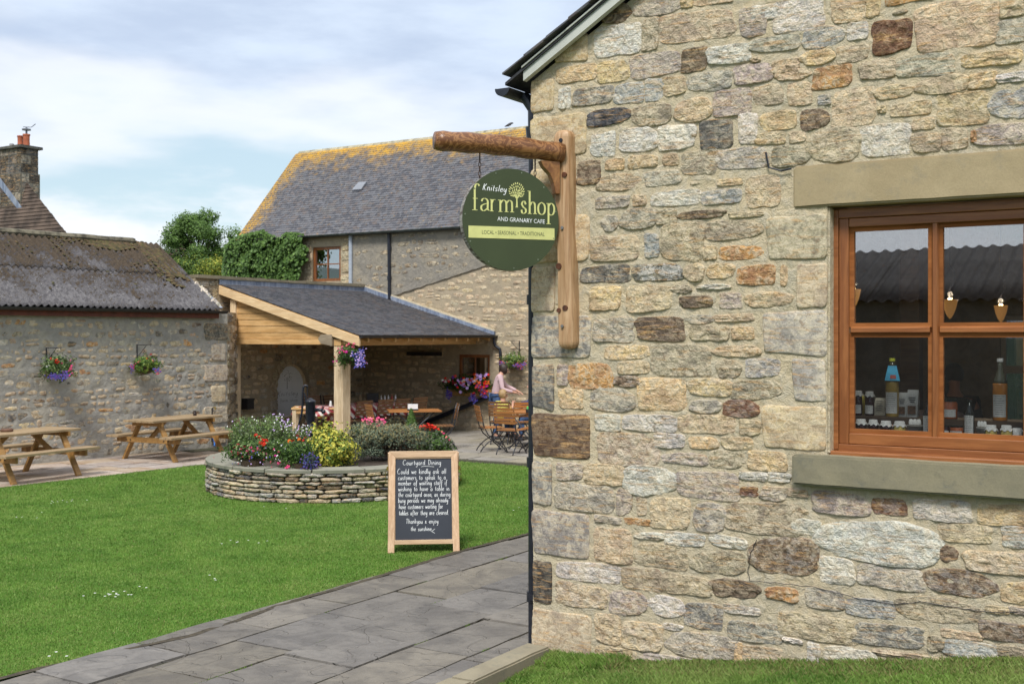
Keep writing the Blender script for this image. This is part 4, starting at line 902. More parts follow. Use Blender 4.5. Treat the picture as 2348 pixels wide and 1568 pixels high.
# kerb and raised verge
KB = m_dressed('kerb_sandstone', (.25, .22, .16), (.30, .265, .19), (.19, .185, .15))
kb = empty('kerb', FG.o, FG.a, 'worn sandstone kerb edging the raised grass at the wall corner', 'kerb')
y = -.03
for L_ in (.95, 1.0, 1.0, 1.0): 
    o = rough_block('kerb_stone', -.02, .165, y-L_+.008, y, -.1, .105, KB, kb, .004); y -= L_
def vz(x, y):      # raised turf against the gable, local coordinates
    base = .012 + .45*max(0, min(1, (x-.3)/3.0))**1.1; return base - .02*max(0, -y-.5) + .012*noise.noise(Vector((x*3, y*3, 0)))
b = MB(); nx, ny = 50, 34
for j in range(ny+1):
    for i in range(nx+1):
        x = .168+5.5*i/nx; y = -.0-4.2*j/ny; b.v.append((x, y+.03, vz(x, y)))
b.f = [(j*(nx+1)+i, j*(nx+1)+i+1, (j+1)*(nx+1)+i+1, (j+1)*(nx+1)+i) for j in range(ny) for i in range(nx)]; b.m = [0]*len(b.f)
vb = b.build('raised_lawn', LAWN, smooth=True, kind='structure'); vb.location = FG.o; vb.rotation_euler = (0, 0, FG.a)
n = 260000; x = NR.uniform(.17, 5.0, n); y = -NR.uniform(.0, 1.0, n)**1.3*2.6+.02
z = np.array([vz(a, c) for a, c in zip(x, y)]) - .003
long_ = (x < .75) & (y > -.25); hh = np.where(long_, .06, .034)*np.where(y > -.1, 1.2, 1)
rr = np.array([noise.noise(Vector((a*2.5, c*6, 7))) for a, c in zip(x[::1], y[::1])])
keep = NR.rand(n) < np.where((y > -.28) & (x > .8), np.where(rr > .0, .45, .8), 1)
dryi = ((NR.rand(n) < np.where((y > -.35) & (x > .7), .45, .06))).astype(int)
o = blades('verge_grass', x[keep], y[keep], z[keep], hh[keep], .0048, [BLADE, BLADED], dryi[keep], lean=.9, kind='stuff', label='longer grass along the foot of the stone gable', cat='grass'); o.location = FG.o; o.rotation_euler = (0, 0, FG.a)
# joint weeds on the path
n = 5000; x = NR.choice(np.array(strips[1:5]), n)+NR.normal(0, .004, n); y = NR.uniform(-3, 3, n); k_ = np.array([noise.noise(Vector((a, c*3, 1))) for a, c in zip(x, y)]) > .28
o = blades('joint_weeds', x[k_], y[k_], np.zeros(k_.sum())+.002, .014, .005, [BLADE], np.zeros(k_.sum()), kind='stuff'); o.location = FG.o; o.rotation_euler = (0, 0, FG.a); o['label'] = 'small weeds growing in the path joints'
MB().tube([(0,0,0), (.05, .012, .006), (.09, .03, .012), (.10, .0, .01), (.05, -.01, .004)], [.002, .010, .010, .008, .002], 6, flat=.35).build('fallen_leaf', m_simple('dry_leaf', (.22, .27, .12), .7), label='pale curled leaf lying on the grass below the window', cat='leaf').matrix_world = Matrix.Translation(FG.w(2.45, -.62, vz(2.45, -.62)+.03)) @ Matrix.Rotation(-.5, 4, 'Z')
# -------- courtyard paving
PV = [(-15, 6.45), (-7.55, 16.97), (-5.0, 20.5), (-.96, 20.5), (3.3, 17.8), (12, 32), (-1, 40), (-20, 30), (-20, 6.5)]
poly_sheet('courtyard_bed', PV, -.012, JNT, kind='structure')
cp = empty('courtyard_paving', FG.o, FG.a, 'grey flagged paving of the courtyard in front of the shelter', kind='structure'); FGI = FG.I
def pave(parent, I, xs, ys, mat, test, wmin, wmax, z=.006, n=1):
    y = ys[0]; cnt = 0
    while y < ys[1]:
        hgt = R.uniform(.45, .65); x = xs[0]+R.uniform(0, .5)
        while x < xs[1]:
            L_ = R.uniform(wmin, wmax); p = I @ Vector((x+L_/2, y+hgt/2, 0))
            if test(p.x, p.y): flag(parent, x+.008, x+L_-.008, y+.008, y+hgt-.008, z+R.uniform(-.002, .002), mat, n); cnt += 1
            x += L_
        y += hgt
far_edge = lambda X, Y: (X+.96)*.53+(Y-20.5)*.848     # >0 beyond the lawn's far edge
lw = lambda X, Y: ((X+7.55)*-.816+(Y-16.97)*.578)      # >0 on the wall side of the lawn's left edge
pave(cp, FG.M, (-15.5, 3), (9.8, 20), FLAGF, lambda X, Y: far_edge(X, Y) > .3 and Y < 29.5 and X > -5.6 and lw(X, Y) < 2.2 and abs(X)/Y < .5 and (X-.427)*.53+(Y-26.83)*.848 < .2, .6, 1.2)
lp = empty('side_paving', (-7.55, 16.97, 0), math.atan2(.816, .578), 'buff and pink flags in front of the long stone wall', kind='structure')
LM = Matrix.Translation((-7.55, 16.97, 0)) @ Matrix.Rotation(math.atan2(.816, .578), 4, 'Z')
pave(lp, LM, (-4, 4.6), (.02, 2.6), FLAGP, lambda X, Y: True, .6, 1.0)
# ================================================================ left barn
FL = Frame(-5.975, 23.23, 53.5)
BN = empty('barn', FL.o, FL.a, 'long low stone barn on the left with mossy corrugated roof', 'building')
PLUM = m_simple('red_brown_fascia', (.14, .035, .02), .6)
sheet('wall', -12, .29, -.1, 2.74, .045, .020, MORTL, BN, 0., fs=6)
MB().box(-12, .29, .05, .5, -.1, 2.72).build('wall_core', MORTL, BN)
rs = rubble_rects(-6.2, .1, .05, 2.58, .08, .17, .12, .36, .03, None, .95) + rubble_rects(-11.5, -6.2, .05, 2.58, .1, .2, .2, .5, .05, None, .25)
lay(BN, rs, .006, .013, 'ggtteGebGgteDnoyt', 290, .1, lambda: R.choice((1, 1, 1, .74, .66)))
qs = [(.15, .22+.42*k, .30+.18*(k % 2), .34) for k in range(6)]; 
for x, z, w_, h in qs: o = inst(R.choice(QUOIN), 'stone', BN, (x-w_*.3, .0, z), (w_*1.2, .03, h), color=jit(PAL[R.choice('etDg')]))
def m_corr():
    t = Mt('mossy_fibre_cement'); v = t.vec('World'); a = t.noise(v, 1.5, 6, .65, .5); b_ = t.noise(v, 13, 7, .75); f = t.noise(v, 30, 5, .75)
    z = t.N.new('ShaderNodeSeparateXYZ'); t.L.new(v, z.inputs[0])
    c = t.mix(t.rng(b_, .4, .6), (.085, .080, .085), (.17, .163, .168)); c = t.mix(t.rng(f, .60, .66, 0, .7), c, (.45, .44, .42))
    up = t.rng(z.outputs[2], 2.8, 4.2, -.0, .12)
    mo = t.rng(t.math('ADD', t.math('ADD', t.math('MULTIPLY', b_, .6), t.math('MULTIPLY', a, .4)), up), .53, .59, 0, .9)
    c = t.mix(mo, c, t.mix(t.rng(f, .4, .6), (.05, .036, .022), (.085, .062, .04)))
    return t.done(c, .9, t.bump(t.math('ADD', f, t.math('MULTIPLY', mo, .8)), .7, .02), spec=.1)
CORR = m_corr()
def corrugated(parent, name, x0, x1, ya, za, yb, zb_, mat, pitch=.13, amp=.026, rows=10, z_off=0., solid=True):
    b = MB(); n = max(8, int((x1-x0)/pitch*8)); L_ = math.hypot(yb-ya, zb_-za); ny, nz_ = -(zb_-za)/L_, (yb-ya)/L_
    for j in range(rows+1):
        s = j/rows
        for i in range(n+1):
            x = x0+(x1-x0)*i/n; d = amp*math.cos(2*PI*x/pitch) + z_off + .012*max(0, noise.noise(Vector((x*6, s*L_*6, 2)))) + .004*noise.noise(Vector((x, s*3, 5)))
            b.v.append((x, ya+(yb-ya)*s+ny*d, za+(zb_-za)*s+nz_*d))
    w_ = n+1; b.f = [(j*w_+i, j*w_+i+1, (j+1)*w_+i+1, (j+1)*w_+i) for j in range(rows) for i in range(n)]; b.m = [0]*len(b.f)
    o = b.build(name, mat, parent, smooth=True)
    if solid: m = o.modifiers.new('s', 'SOLIDIFY'); m.thickness = .008; m.offset = -1
    return o
for k in range(12):
    x1 = .04-1.0*k
    corrugated(BN, 'corrugated_sheet', x1-1.04, x1, -.14, 2.755, 1.05, 2.755+.678*1.19, CORR, z_off=R.uniform(0, .004))
    corrugated(BN, 'corrugated_sheet', x1-1.04, x1, .92, 2.755+.678*1.06, 1.96, 4.17, CORR, z_off=.016+R.uniform(0, .004))
corrugated(BN, 'corrugated_sheet', -12, .0, 1.96, 4.17, 4.1, 2.75, CORR, rows=4)
MB().prism([(-.08, 2.70), (1.96, 4.08), (3.95, 2.72)], -12, -.03, 'x').build('attic_fill', BLKM, BN)  # dark solid added under the sheets so no sky shows through
MOSS = m_simple('moss', (.06, .052, .016), .95, .6, 6, .6, src='World'); MOSSB = m_simple('brown_moss', (.085, .055, .024), .95, .5, 9, .8, src='World')
b = MB(); pts = [(x, 1.96+.01*math.sin(x*5), 4.19+.015*noise.noise(Vector((x*2, 0, 0)))) for x in np.linspace(-12, -.55, 60)]
b.tube(pts, .095, 8, flat=.8); b.build('ridge_cap', m_simple('mossy_ridge', (.13, .115, .08), .95, .6, 7, .8, src='World'), BN, smooth=False)
b = MB()
def rp(x, y): return (x, y, 2.755+.678*(y+.14)+.035)
for i in range(4200):
    if i < 1500: t_ = R.random(); x = -.10-abs(R.gauss(0, .24)); y = .5+1.45*t_
    elif i < 2000: x = R.gauss(-1.15, .3); y = R.gauss(1.72, .12)
    else: x = R.uniform(-8, -.3); y = 1.95-R.expovariate(2.6)
    if y < 0 or y > 1.95 or x > -.02 or noise.noise(Vector((x*2.3, y*2.3, 4))) < (.1 if i >= 2000 else -.2): continue
    s = R.uniform(.010, .026)*(1.2 if i < 2000 else .8); k = R.randrange(8); M = Matrix.LocRotScale(Vector(rp(x, y)), Matrix.Rotation(math.radians(-60), 3, 'X'), Vector((s*3.2, s*.28, s*2.6)))
    b.add(FRB[k].v, FRB[k].f, 0 if R.random() < .45 else 1, M)
b.build('moss_tufts', [MOSS, MOSSB], BN, smooth=True, kind='stuff')
b = MB(); pr = [(-.20+.065*math.cos(PI+PI*i/8), 2.735+.06*math.sin(PI+PI*i/8)) for i in range(9)]; b.v = []; 
b.prism([(y, z) for y, z in pr]+[(-.145, 2.735), (-.255, 2.735)], -12, .10, 'x'); b.build('gutter', BLKM, BN)
MB().box(-12, -.0, -.10, -.04, 2.585, 2.685).build('fascia', PLUM, BN)
b = MB(); b.box(-12, -.0, -.04, .3, 2.60, 2.72); b.box(-12, .02, -.13, .0, 2.69, 2.735); b.build('soffit', BLKM, BN)
# white mortar fillet where roof meets the shelter wall
for i in range(9):
    t_ = R.random(); inst(R.choice(ROUND), 'mortar_fillet', BN, (.07-.02*t_, .0+.7*t_-.05, 2.80+.47*t_), (R.uniform(.1, .2), .03, R.uniform(.08, .2)), (-.5, .6+R.uniform(-.4, .4), 0), jit(PAL['w'], .05))
MB().prism([(-.05, 2.80), (.55, 3.22), (.75, 3.18), (.05, 2.78)], .045, .14, 'x').build('lead_flashing', LEAD, BN)
# ================================================================ shelter: back wall
FB = Frame(-6.29, 24.73, 58)
BW_ = empty('shelter_back_wall', FB.o, FB.a, 'rubble stone wall behind the open shelter with arched doorway', 'wall')
ac, ar, az = 2.32, .56, 1.02
sheet('wall_face', -.02, 4.87, -.1, 3.44, .07, .012, MORTG, BW_, 0, holes=[(ac-ar, ac+ar, -.1, az+ar)], fs=4)
b = MB(); hp = [(ac+ar*math.cos(PI*i/16), az+ar*math.sin(PI*i/16)) for i in range(17)]
vs = [(x, y, z) for y in (.0, .5) for x, z in hp] + [(x, .0, az+ar+.08) for x, z in hp]
n = 17; b.add(vs, [(i, i+1, n+i+1, n+i) for i in range(16)]+[(i, i+1, 2*n+i+1, 2*n+i) for i in range(16)]); 
b.box(ac-ar-.001, ac-ar, .002, .5, -.1, az); b.box(ac+ar, ac+ar+.001, .002, .5, -.1, az); b.build('arch_reveal', MORTG, BW_)
b = MB(); b.box(-.02, ac-ar-.002, .03, .6, -.1, 3.44); b.box(ac+ar+.002, 4.87, .03, .6, -.1, 3.44); b.box(ac-ar-.002, ac+ar+.002, .03, .6, az+ar+.05, 3.44); b.build('wall_core', MORTG, BW_)
def skipA(x, z, a, h): return math.hypot(x-ac, max(0, z-az)) < ar+.19+min(a, .1) if z > az-.1 else abs(x-ac) < ar+.12+a
lay(BW_, rubble_rects(0, 4.8, .03, 3.0, .10, .19, .16, .42, .03, skipA), .0, .03, 'tgtebDnbtgo', 220, .04)
for k in range(11):
    a = PI*(k+.5)/11; inst(R.choice(RECT), 'arch_stone', BW_, (ac+(ar+.10)*math.cos(a), -.005, az+(ar+.10)*math.sin(a)), (.20, .03, PI*(ar+.1)/11*.9), (0, -a, 0), jit(PAL[R.choice('etg')]))
for k in range(4):
    for s in (-1, 1): inst(R.choice(RECT), 'arch_stone', BW_, (ac+s*(ar+.10), -.005, .15+.25*k), (.22, .03, .23), (0, 0, 0), jit(PAL[R.choice('etg')]))
x = -.65
while x < 4.85:
    L_ = R.uniform(.5, .75); rough_block('coping_stone', x+.006, min(x+L_, 4.85), -.06, .64, 3.44, 3.515+R.uniform(-.008, .008), m_dressed('coping', (.22, .19, .13), (.28, .24, .17), (.16, .15, .12)) if x < -.6 else bpy.data.materials['coping'], BW_, .006, .15); x += L_
# stone pier at the wall's near end
PR = empty('stone_pier', FB.o, FB.a, 'stone pier joining barn and shelter, topped with slabs', 'pier')
MB().box(-.06, -.02, .0, .6, -.1, 3.44).build('pier_core', MORTG, PR); MB().box(-.66, -.06, .03, .6, 2.2, 3.44).build('pier_shoulder', MORTG, PR)
pf = empty('pier_face', (0,0,0), 0)
bpy.data.objects.remove(pf)
FP = Frame(*(FB.w(-.66, .62)[:2]), -32)       # face towards the camera
pm = PR.matrix_basis
for x, z, w_, h in rubble_rects(-.66, -.03, 2.3, 3.42, .09, .15, .14, .28, .02): inst(R.choice(RECT), 'stone', PR, (x, .028, z), (w_, .03, h), color=jit(PAL[R.choice('wtgebG')]))
for x, z, w_, h in rubble_rects(.0, .62, 2.3, 3.42, .1, .16, .15, .3, .02):
    p = FP.w(x, -.01, z); o = inst(R.choice(RECT), 'stone', PR, FB.I @ p, (w_, .03, h), (0, 0, math.radians(-90)), jit(PAL[R.choice('wtgeb')]))
MB().prism([(-5.80, 23.46), (-5.90, 24.72), (-6.5, 24.95), (-6.45, 23.5)], -.1, 2.72, 'z').build('corner_block', MORTG, PR).matrix_local = FB.I
FQ = Frame(-5.80, 23.46, math.degrees(math.atan2(1.26, -.10)))
for x, z, w_, h in rubble_rects(.02, 1.2, .1, 2.7, .12, .2, .2, .4, .02):
    o = inst(R.choice(RECT), 'stone', PR, (0,0,0), color=jit(PAL[R.choice('wtgeD')])); o.matrix_local = FB.I @ FQ.M @ Matrix.LocRotScale(Vector((x, -.0, z)), None, Vector((w_, .03, h)))
# lead upstand
MB().box(-.02, 4.84, -.035, -.012, 3.30, 3.442).build('lead_flashing', LEAD, BW_)
# arched door
DRM = m_simple('frosted_glass_panel', (.78, .82, .86), .35, .05, 3)
dr = MB(); yy = .16; dp = [(ac+(ar-.05)*math.cos(PI*i/16), az+(ar-.05)*math.sin(PI*i/16)) for i in range(17)]
DOOR = empty('arched_door', (0, 0, 0), parent=BW_)
dr.prism([(ac+ar-.05, .36)]+dp+[(ac-ar+.05, .36)], yy, yy+.03); dob = dr.build('door', DRM, BW_, label='pale arched door panel above timber boards'); bpy.data.objects.remove(DOOR)
for k in range(7):
    x = ac-ar+.05+k*(2*ar-.1)/7; MB().box(x+.002, x+(2*ar-.1)/7-.002, yy-.02, yy+.03, .02, .355).build('board', OAKZ, dob)
fr = MB(); hp2 = [(ac+ar*math.cos(PI*i/16), az+ar*math.sin(PI*i/16)) for i in range(17)]; vs = [(x, y, z) for y in (yy-.05, yy+.06) for x, z in hp2+dp]
n = 17; fr.add(vs, [(i, i+1, n+i+1, n+i) for i in range(16)]+[(n+i, n+i+1, 3*n+i+1, 3*n+i) for i in range(16)]); fr.box(ac-ar, ac-ar+.05, yy-.05, yy+.06, 0, az); fr.box(ac+ar-.05, ac+ar, yy-.05, yy+.06, 0, az); fr.build('frame', OAKZ, dob)
b = MB(); tx, tz = ac-.05, 1.0; e_ = m_simple('etched_emblem', (.16, .18, .20), .5)
ribbon(b, [(tx, tz), (tx, tz+.14), (tx, tz+.25)], lambda t, dx, dz: .02-.008*t, yy-.001)
for i in range(46):
    a = R.uniform(0, 2*PI); rr_ = R.uniform(.05, .17); x, z = tx+rr_*math.cos(a)*1.05, tz+.30+rr_*math.sin(a)*.8; LAY[0] = i % 9; u = .016
    b.add([(x-u*.5, yy-.001-i*2e-5, z), (x, yy-.001-i*2e-5, z-u*.6), (x+u*.5, yy-.001-i*2e-5, z), (x, yy-.001-i*2e-5, z+u)], [(0,1,2,3)])
hand(b, 'Knitsley', ac-.38, ac+.3, .84, .055, .008, yy-.001, .2); hand(b, 'farm shop', ac-.28, ac+.3, .70, .04, .006, yy-.001)
b.build('etched_sign', e_, dob)
# ================================================================ open shelter
FS = Frame(-3.02, 22.68, 58)
SH = empty('open_shelter', FS.o, FS.a, 'oak framed open shelter with slate lean-to roof over the tables', 'shelter')
rz = lambda y: 2.262+y*(1.095/3.86)
MB().prism([(-.02, rz(-.02)-.03), (3.86, rz(3.86)-.03), (3.86, rz(3.86)-.055), (-.02, rz(-.02)-.055)], -.02, 4.86, 'x').build('roof_deck', OAKX, SH)
def slates(parent, x0, x1, P, L_, gauge, wd, mat, pitch, th=.007, edge=None, limit=290, near=None):
    """P(s) -> (y,z) along the slope; rows break joint"""
    unit = MB().box(-.5, .5, -.5, .5, -.5, .5); me = unit.mesh('slate', mat); rows = int(L_/gauge); rec = []
    for r in range(rows):
        s = (r+.5)*gauge; y, z = P(s); x = x0 + (wd/2 if r % 2 else 0) - wd
        while x < x1:
            a, c = max(x, x0), min(x+wd-.004, x1)
            if edge: a = max(a, edge(s))
            if c-a > .03: rec.append((a, c, y, z, r))
            x += wd
    if near: rec.sort(key=near)
    rest = MB()
    for i, (a, c, y, z, r) in enumerate(rec):
        M = Matrix.LocRotScale(Vector(((a+c)/2, y, z+th*1.2+R.uniform(0, .0025))), Matrix.Rotation(pitch-math.atan(th/gauge)*1.0, 3, 'X'), Vector((c-a, gauge*1.25, th)))
        if i < limit: o = bpy.data.objects.new('slate', me); C.objects.link(o); o.parent = parent; o.matrix_local = M
        else: rest.add(unit.v, unit.f, 0, M)
    if rest.v: rest.build('slate_courses', mat, parent, kind='stuff')
pt = math.atan(1.095/3.86)
slates(SH, -.03, 4.86, lambda s: (-.05+s*math.cos(pt), rz(-.05)+s*math.sin(pt)-.018), 4.02, .10, .19, SLATE, pt, th=.013, near=lambda r: r[0]*.53+r[2]*.2)
MB().prism([(-.03, rz(-.03)-.225), (3.84, rz(3.84)-.225), (3.84, rz(3.84)-.04), (-.03, rz(-.03)-.04)], -.03, .02, 'x').build('barge_board', OAKP, SH, bevel=.004)
for k in range(11):
    x = .28+k*.44; MB().prism([(-.0, rz(0)-.06-.09), (3.8, rz(3.8)-.06-.12), (3.8, rz(3.8)-.057), (.0, rz(0)-.057)], x, x+.055, 'x').build('rafter', OAKY, SH)
MB().box(.02, 4.86, .47, .65, 2.035, 2.165).build('eaves_beam', OAKX, SH)
def oakpost(x, y, w_, z1): 
    b = MB(); b.box(x-w_/2, x+w_/2, y-w_/2, y+w_/2, 0, z1); return b.build('post', OAKZ, SH, bevel=.008)
oakpost(.15, .55, .235, 2.03); oakpost(.13, 3.50, .16, 3.0)
MB().box(.06, .22, .30, 3.42, 2.055, 2.165).build('tie_beam', OAKY, SH, bevel=.004)
MB().prism([(.66, 2.03), (.95, 2.08), (1.02, 2.17), (.95, 2.26), (.66, 2.26)], -.04, .16, 'x').build('beam_end', m_wood('weathered_oak', (.24, .19, .13), (.36, .29, .2), 'y'), SH)
z = 2.17
for k in range(8):
    y0 = max(.68, (z+.135-2.262+.225)/(1.095/3.86)) ; yb = (z-2.262+.225)/(1.095/3.86)
    if y0 > 3.4: break
    MB().prism([(max(.68, yb), z), (3.42, z), (3.42, z+.124), (min(3.41, y0), z+.124)], .088+.008*(k % 2), .125, 'x').build('cladding_board', OAKY, SH, bevel=.003); z += .134
b = MB(); pr = [(-.07+.055*math.cos(PI+PI*i/8), 2.235+.05*math.sin(PI+PI*i/8)) for i in range(9)]; b.prism(pr, -.02, 4.93, 'x'); b.build('gutter', BLKM, SH)
b = MB(); b.tube([(4.80, -.07, 2.2), (4.80, -.07, 2.08), (4.82, -.10, 2.0), (4.84, -.20, 1.93), (4.84, -.22, 1.84), (4.84, -.22, .02)], .034, 10); b.build('downpipe', BLACK, SH)
# ================================================================ granary
FR_ = Frame(-.427, 26.83, -32)
GB = empty('granary_building', FR_.o, FR_.a, 'tall stone granary with orange lichened slate roof behind the shelter', 'building')
def gx_(d, y=700): return FR_.px(d, y)[0]
def gz_(d, y): return FR_.px(d, y)[1]
w1 = (gx_(717), gx_(781), gz_(749, 645), gz_(749, 566)); w2 = (gx_(1052), gx_(1123), gz_(1088, 905), gz_(1088, 813))
sheet('wall', -8.1, 7, -.1, 4.9, .09, .012, MORTG, GB, 0, holes=[w1, w2], fs=4)
b = MB(); b.box(-8.08, w1[0], .05, .5, -.1, 4.85); b.box(w1[1], w2[0], .05, .5, -.1, 4.85); b.box(w2[1], 7, .05, .5, -.1, 4.85); b.box(w1[0], w1[1], .05, .5, -.1, w1[2]); b.box(w1[0], w1[1], .05, .5, w1[3], 4.85); b.box(w2[0], w2[1], .05, .5, -.1, w2[2]); b.box(w2[0], w2[1], .05, .5, w2[3], 4.85)
b.prism([(0.05, 4.85), (4.6, 4.85), (2.3, 7.42)], -8.08, -7.9, 'x'); b.box(-8.08, -7.9, .5, 4.6, -.1, 4.85); b.box(-8.08, 7, 4.2, 4.6, -.1, 4.85); b.build('wall_core', MORTG, GB)
dl0 = (gx_(806), 9); p1 = (gx_(901, 679), gz_(901, 679)); p2 = (gx_(1107, 612), gz_(1107, 612)); sl_ = (p2[1]-p1[1])/(p2[0]-p1[0])
def diag(x): return max(2.6, p1[1]+(x-p1[0])*sl_) if x > p1[0] else 2.6
def sheet2(name, x0, x1, bot, z1, y, step, amp, mat, parent):
    b = MB(); xs = list(np.arange(x0, x1, step))+[x1]; nz = int((z1-2.4)/step)
    for j in range(nz+1):
        for x in xs:
            z0 = bot(x)+.02*noise.noise(Vector((x*6, 0, 0))); z = z0+(z1-z0)*j/nz; p = Vector((x*4, 0, z*5)); b.v.append((x, y-amp*(noise.noise(p)+.5*noise.noise(p*2.5)), z))
    k = len(xs); b.f = [(j*k+i, j*k+i+1, (j+1)*k+i+1, (j+1)*k+i) for j in range(nz) for i in range(k-1)]
    b.f += [(i, i+1, len(b.v)+i+1, len(b.v)+i) for i in range(k-1)]; b.v += [(v[0], .01, v[2]) for v in b.v[:k]]; b.m = [0]*len(b.f)
    return b.build(name, mat, parent, smooth=False)
sheet2('old_render', gx_(808), 7, diag, 4.88, -.035, .09, .012, MORTR, GB)
def skipG(x, z, a, h):
    if w1[0]-.05 < x+a and x-a < w1[1]+.05 and w1[2]-.1 < z+h and z-h < w1[3]+.1: return True
    if w2[0]-.05 < x+a and x-a < w2[1]+.05 and w2[2]-.1 < z+h and z-h < w2[3]+.1: return True
    if x-a < gx_(690) and z > 3.2: return True
    if x > gx_(800) and z > diag(x)-.1 : return R.random() < .985
    if x < gx_(820) and 2.5 < z < 3.3: return False
    return False
rs = rubble_rects(-5.6, 4, .05, 4.8, .09, .17, .16, .44, .035, skipG, .9)
lay(GB, rs, .004, .016, 'ttbbtbetbb', 290, .04)
rb = MB()
for x, z, w_, h in rubble_rects(gx_(812), 4.5, 2.7, 4.75, .08, .15, .16, .42, .05, lambda x, z, a, h: z-h < diag(x)+.06, .5):
    k = R.randrange(len(FRB)); rb.add(FRB[k].v, FRB[k].f, 0, Matrix.LocRotScale(Vector((x, -.030, z)), Matrix.Rotation(R.uniform(-.08, .08), 3, 'Y'), Vector((w_, .011, h))))
ro = rb.build('half_buried_stones', STONEF, GB, smooth=True, kind='stuff'); ro.color = jit((.20, .175, .13), .05)
for z, w_ in ((3.65, .3), (3.95, .24), (4.25, .3), (4.5, .22)):
    for xx in (w1[0]-.16, w1[1]+.16): inst(R.choice(RECT), 'stone', GB, (xx, -.004, z), (w_, .025, .22), color=jit(PAL[R.choice('tbe')]))
def simple_window(parent, r, label, bars=True, glass=GLASSC, yo=.03, dark=False):
    x0, x1, z0, z1 = r; t_ = .07; b = MB(); b.box(x0, x0+t_, yo, yo+.08, z0, z1); b.box(x1-t_, x1, yo, yo+.08, z0, z1); b.box(x0+t_, x1-t_, yo, yo+.08, z0, z0+t_); b.box(x0+t_, x1-t_, yo, yo+.08, z1-t_, z1)
    wo = b.build('window', WINWZ, parent, label=label)
    xm, zm = (x0+x1)/2, (z0+z1)/2
    MB().box(xm-.012, xm+.012, yo+.01, yo+.06, z0+t_, z1-t_).build('glazing_bar', WINWZ, wo); MB().box(x0+t_, xm-.012, yo+.012, yo+.058, zm-.012, zm+.012).build('glazing_bar', WINW, wo); MB().box(xm+.012, x1-t_, yo+.012, yo+.058, zm-.012, zm+.012).build('glazing_bar', WINW, wo)
    for a, c in ((x0+t_, xm-.012), (xm+.012, x1-t_)):
        for e, g in ((z0+t_, zm-.012), (zm+.012, z1-t_)): MB().box(a, c, yo+.035, yo+.041, e, g).build('pane', glass, wo)
    MB().box(x0, x1, yo+.35, yo+.37, z0, z1).build('dark_room', m_simple('dark_room', (.03, .03, .03)), wo)
    return wo
simple_window(GB, w1, 'brown framed window beside the ivy')
simple_window(GB, w2, 'reddish brown window behind the flower box', glass=GLASSC)
# roof
s_l = math.hypot(2.35+.12, 2.62+.13); gp = math.atan2(2.62, 2.35)
b = MB(); b.prism([(-.12, 4.80), (2.35, 7.45), (4.75, 4.8), (4.65, 4.75), (2.35, 7.36), (-.05, 4.75)], -8.14, 7, 'x'); b.build('roof_deck', BLKM, GB)
slates(GB, -8.18, 6.0, lambda s: (-.16+s*math.cos(gp), 4.80+s*math.sin(gp)), 3.60, .088, .17, SLATEL, gp, th=.008, near=lambda r: (abs(r[0]+4))*.3 + abs(r[4]-10)*.2)
RDG = m_simple('ridge_stone', (.34, .30, .20), .9, .4, 6, .5, src='World')
x = -8.2
while x < 6.5:
    MB().prism([(2.20, 7.37), (2.35, 7.53), (2.50, 7.37), (2.46, 7.33), (2.35, 7.45), (2.24, 7.33)], x+.005, x+.455, 'x').build('ridge_tile', RDG, GB); x += .46
b = MB(); pr = [(-.19+.06*math.cos(PI+PI*i/8), 4.80+.055*math.sin(PI+PI*i/8)) for i in range(9)]; b.prism(pr, -8.1, 7, 'x'); b.build('gutter', m_simple('green_black_gutter', (.04, .05, .045), .6, .5, 4), GB)
GP = m_simple('grey_pipe', (.36, .40, .46), .5, .1, 10); xg = gx_(808, 600)
MB().tube([(xg, -.07, 4.78), (xg, -.07, 3.30)], .05, 10).build('downpipe', GP, GB)
xb = gx_(897, 600); bb = MB(); bb.tube([(xb, -.10, 4.78), (xb, -.09, 4.65), (xb, -.07, 3.1), (xb+.02, -.10, 3.0)], .042, 10)
for z in (4.4, 3.65, 3.1): bb.tube([(xb, -.075, z-.04), (xb, -.075, z+.04)], .055, 10)
bb.build('downpipe', BLACK, GB)
# roof light
def roofpt(dx, dy):
    o = FR_.I @ Vector((0, 0, H)); d = FR_.I.to_3x3() @ Vector(((dx-CX)/F, 1, -(dy-HY)/F)); n_ = Vector((0, -math.sin(gp), math.cos(gp))); p0 = Vector((0, -.16, 4.83)); k = (p0-o).dot(n_)/d.dot(n_); return o+d*k
q = [roofpt(*p) + Vector((0, -.7, .7))*.05 for p in ((808, 439), (830, 437), (842, 420), (824, 421))]; q2 = [p-Vector((0, -.7, .7))*.05 for p in q]
MB().add(q+q2, [(0,1,2,3), (0,1,5,4), (1,2,6,5), (2,3,7,6), (3,0,4,7)]).build('skylight', GLASSC, GB)
# flashing down the slope
def shp(y, x=4.84): return FR_.I @ FS.w(x, y, rz(y))
A_, B_ = shp(3.86), shp(-.05)
MB().prism([(A_.x, A_.z-.02), (B_.x, B_.z-.02), (B_.x, B_.z+.085), (A_.x, A_.z+.11)], -.075, -.005).build('lead_flashing', LEAD, GB)
MB().prism([(A_.x-.05, A_.z+.112), (B_.x, B_.z+.087), (B_.x, B_.z+.125), (A_.x-.05, A_.z+.16)], -.05, .0).build('mortar_fillet', MORT, GB)
# heater shelf and slanting black pole
MB().tube([FR_.I @ p for p in (FR_.w(gx_(985, 985), -.15, .16), FR_.w(gx_(1132, 905), -.15, .83))], .055, 8).build('pole', BLACK, label='long black pole slanting across the foot of the granary wall', cat='pole').matrix_world = FR_.M
MB().box(gx_(940), gx_(1015), -.14, -.03, 1.75, 1.84).build('wall_heater', BLKM, label='long dark heater on the wall inside the shelter', cat='heater').matrix_world = FR_.M
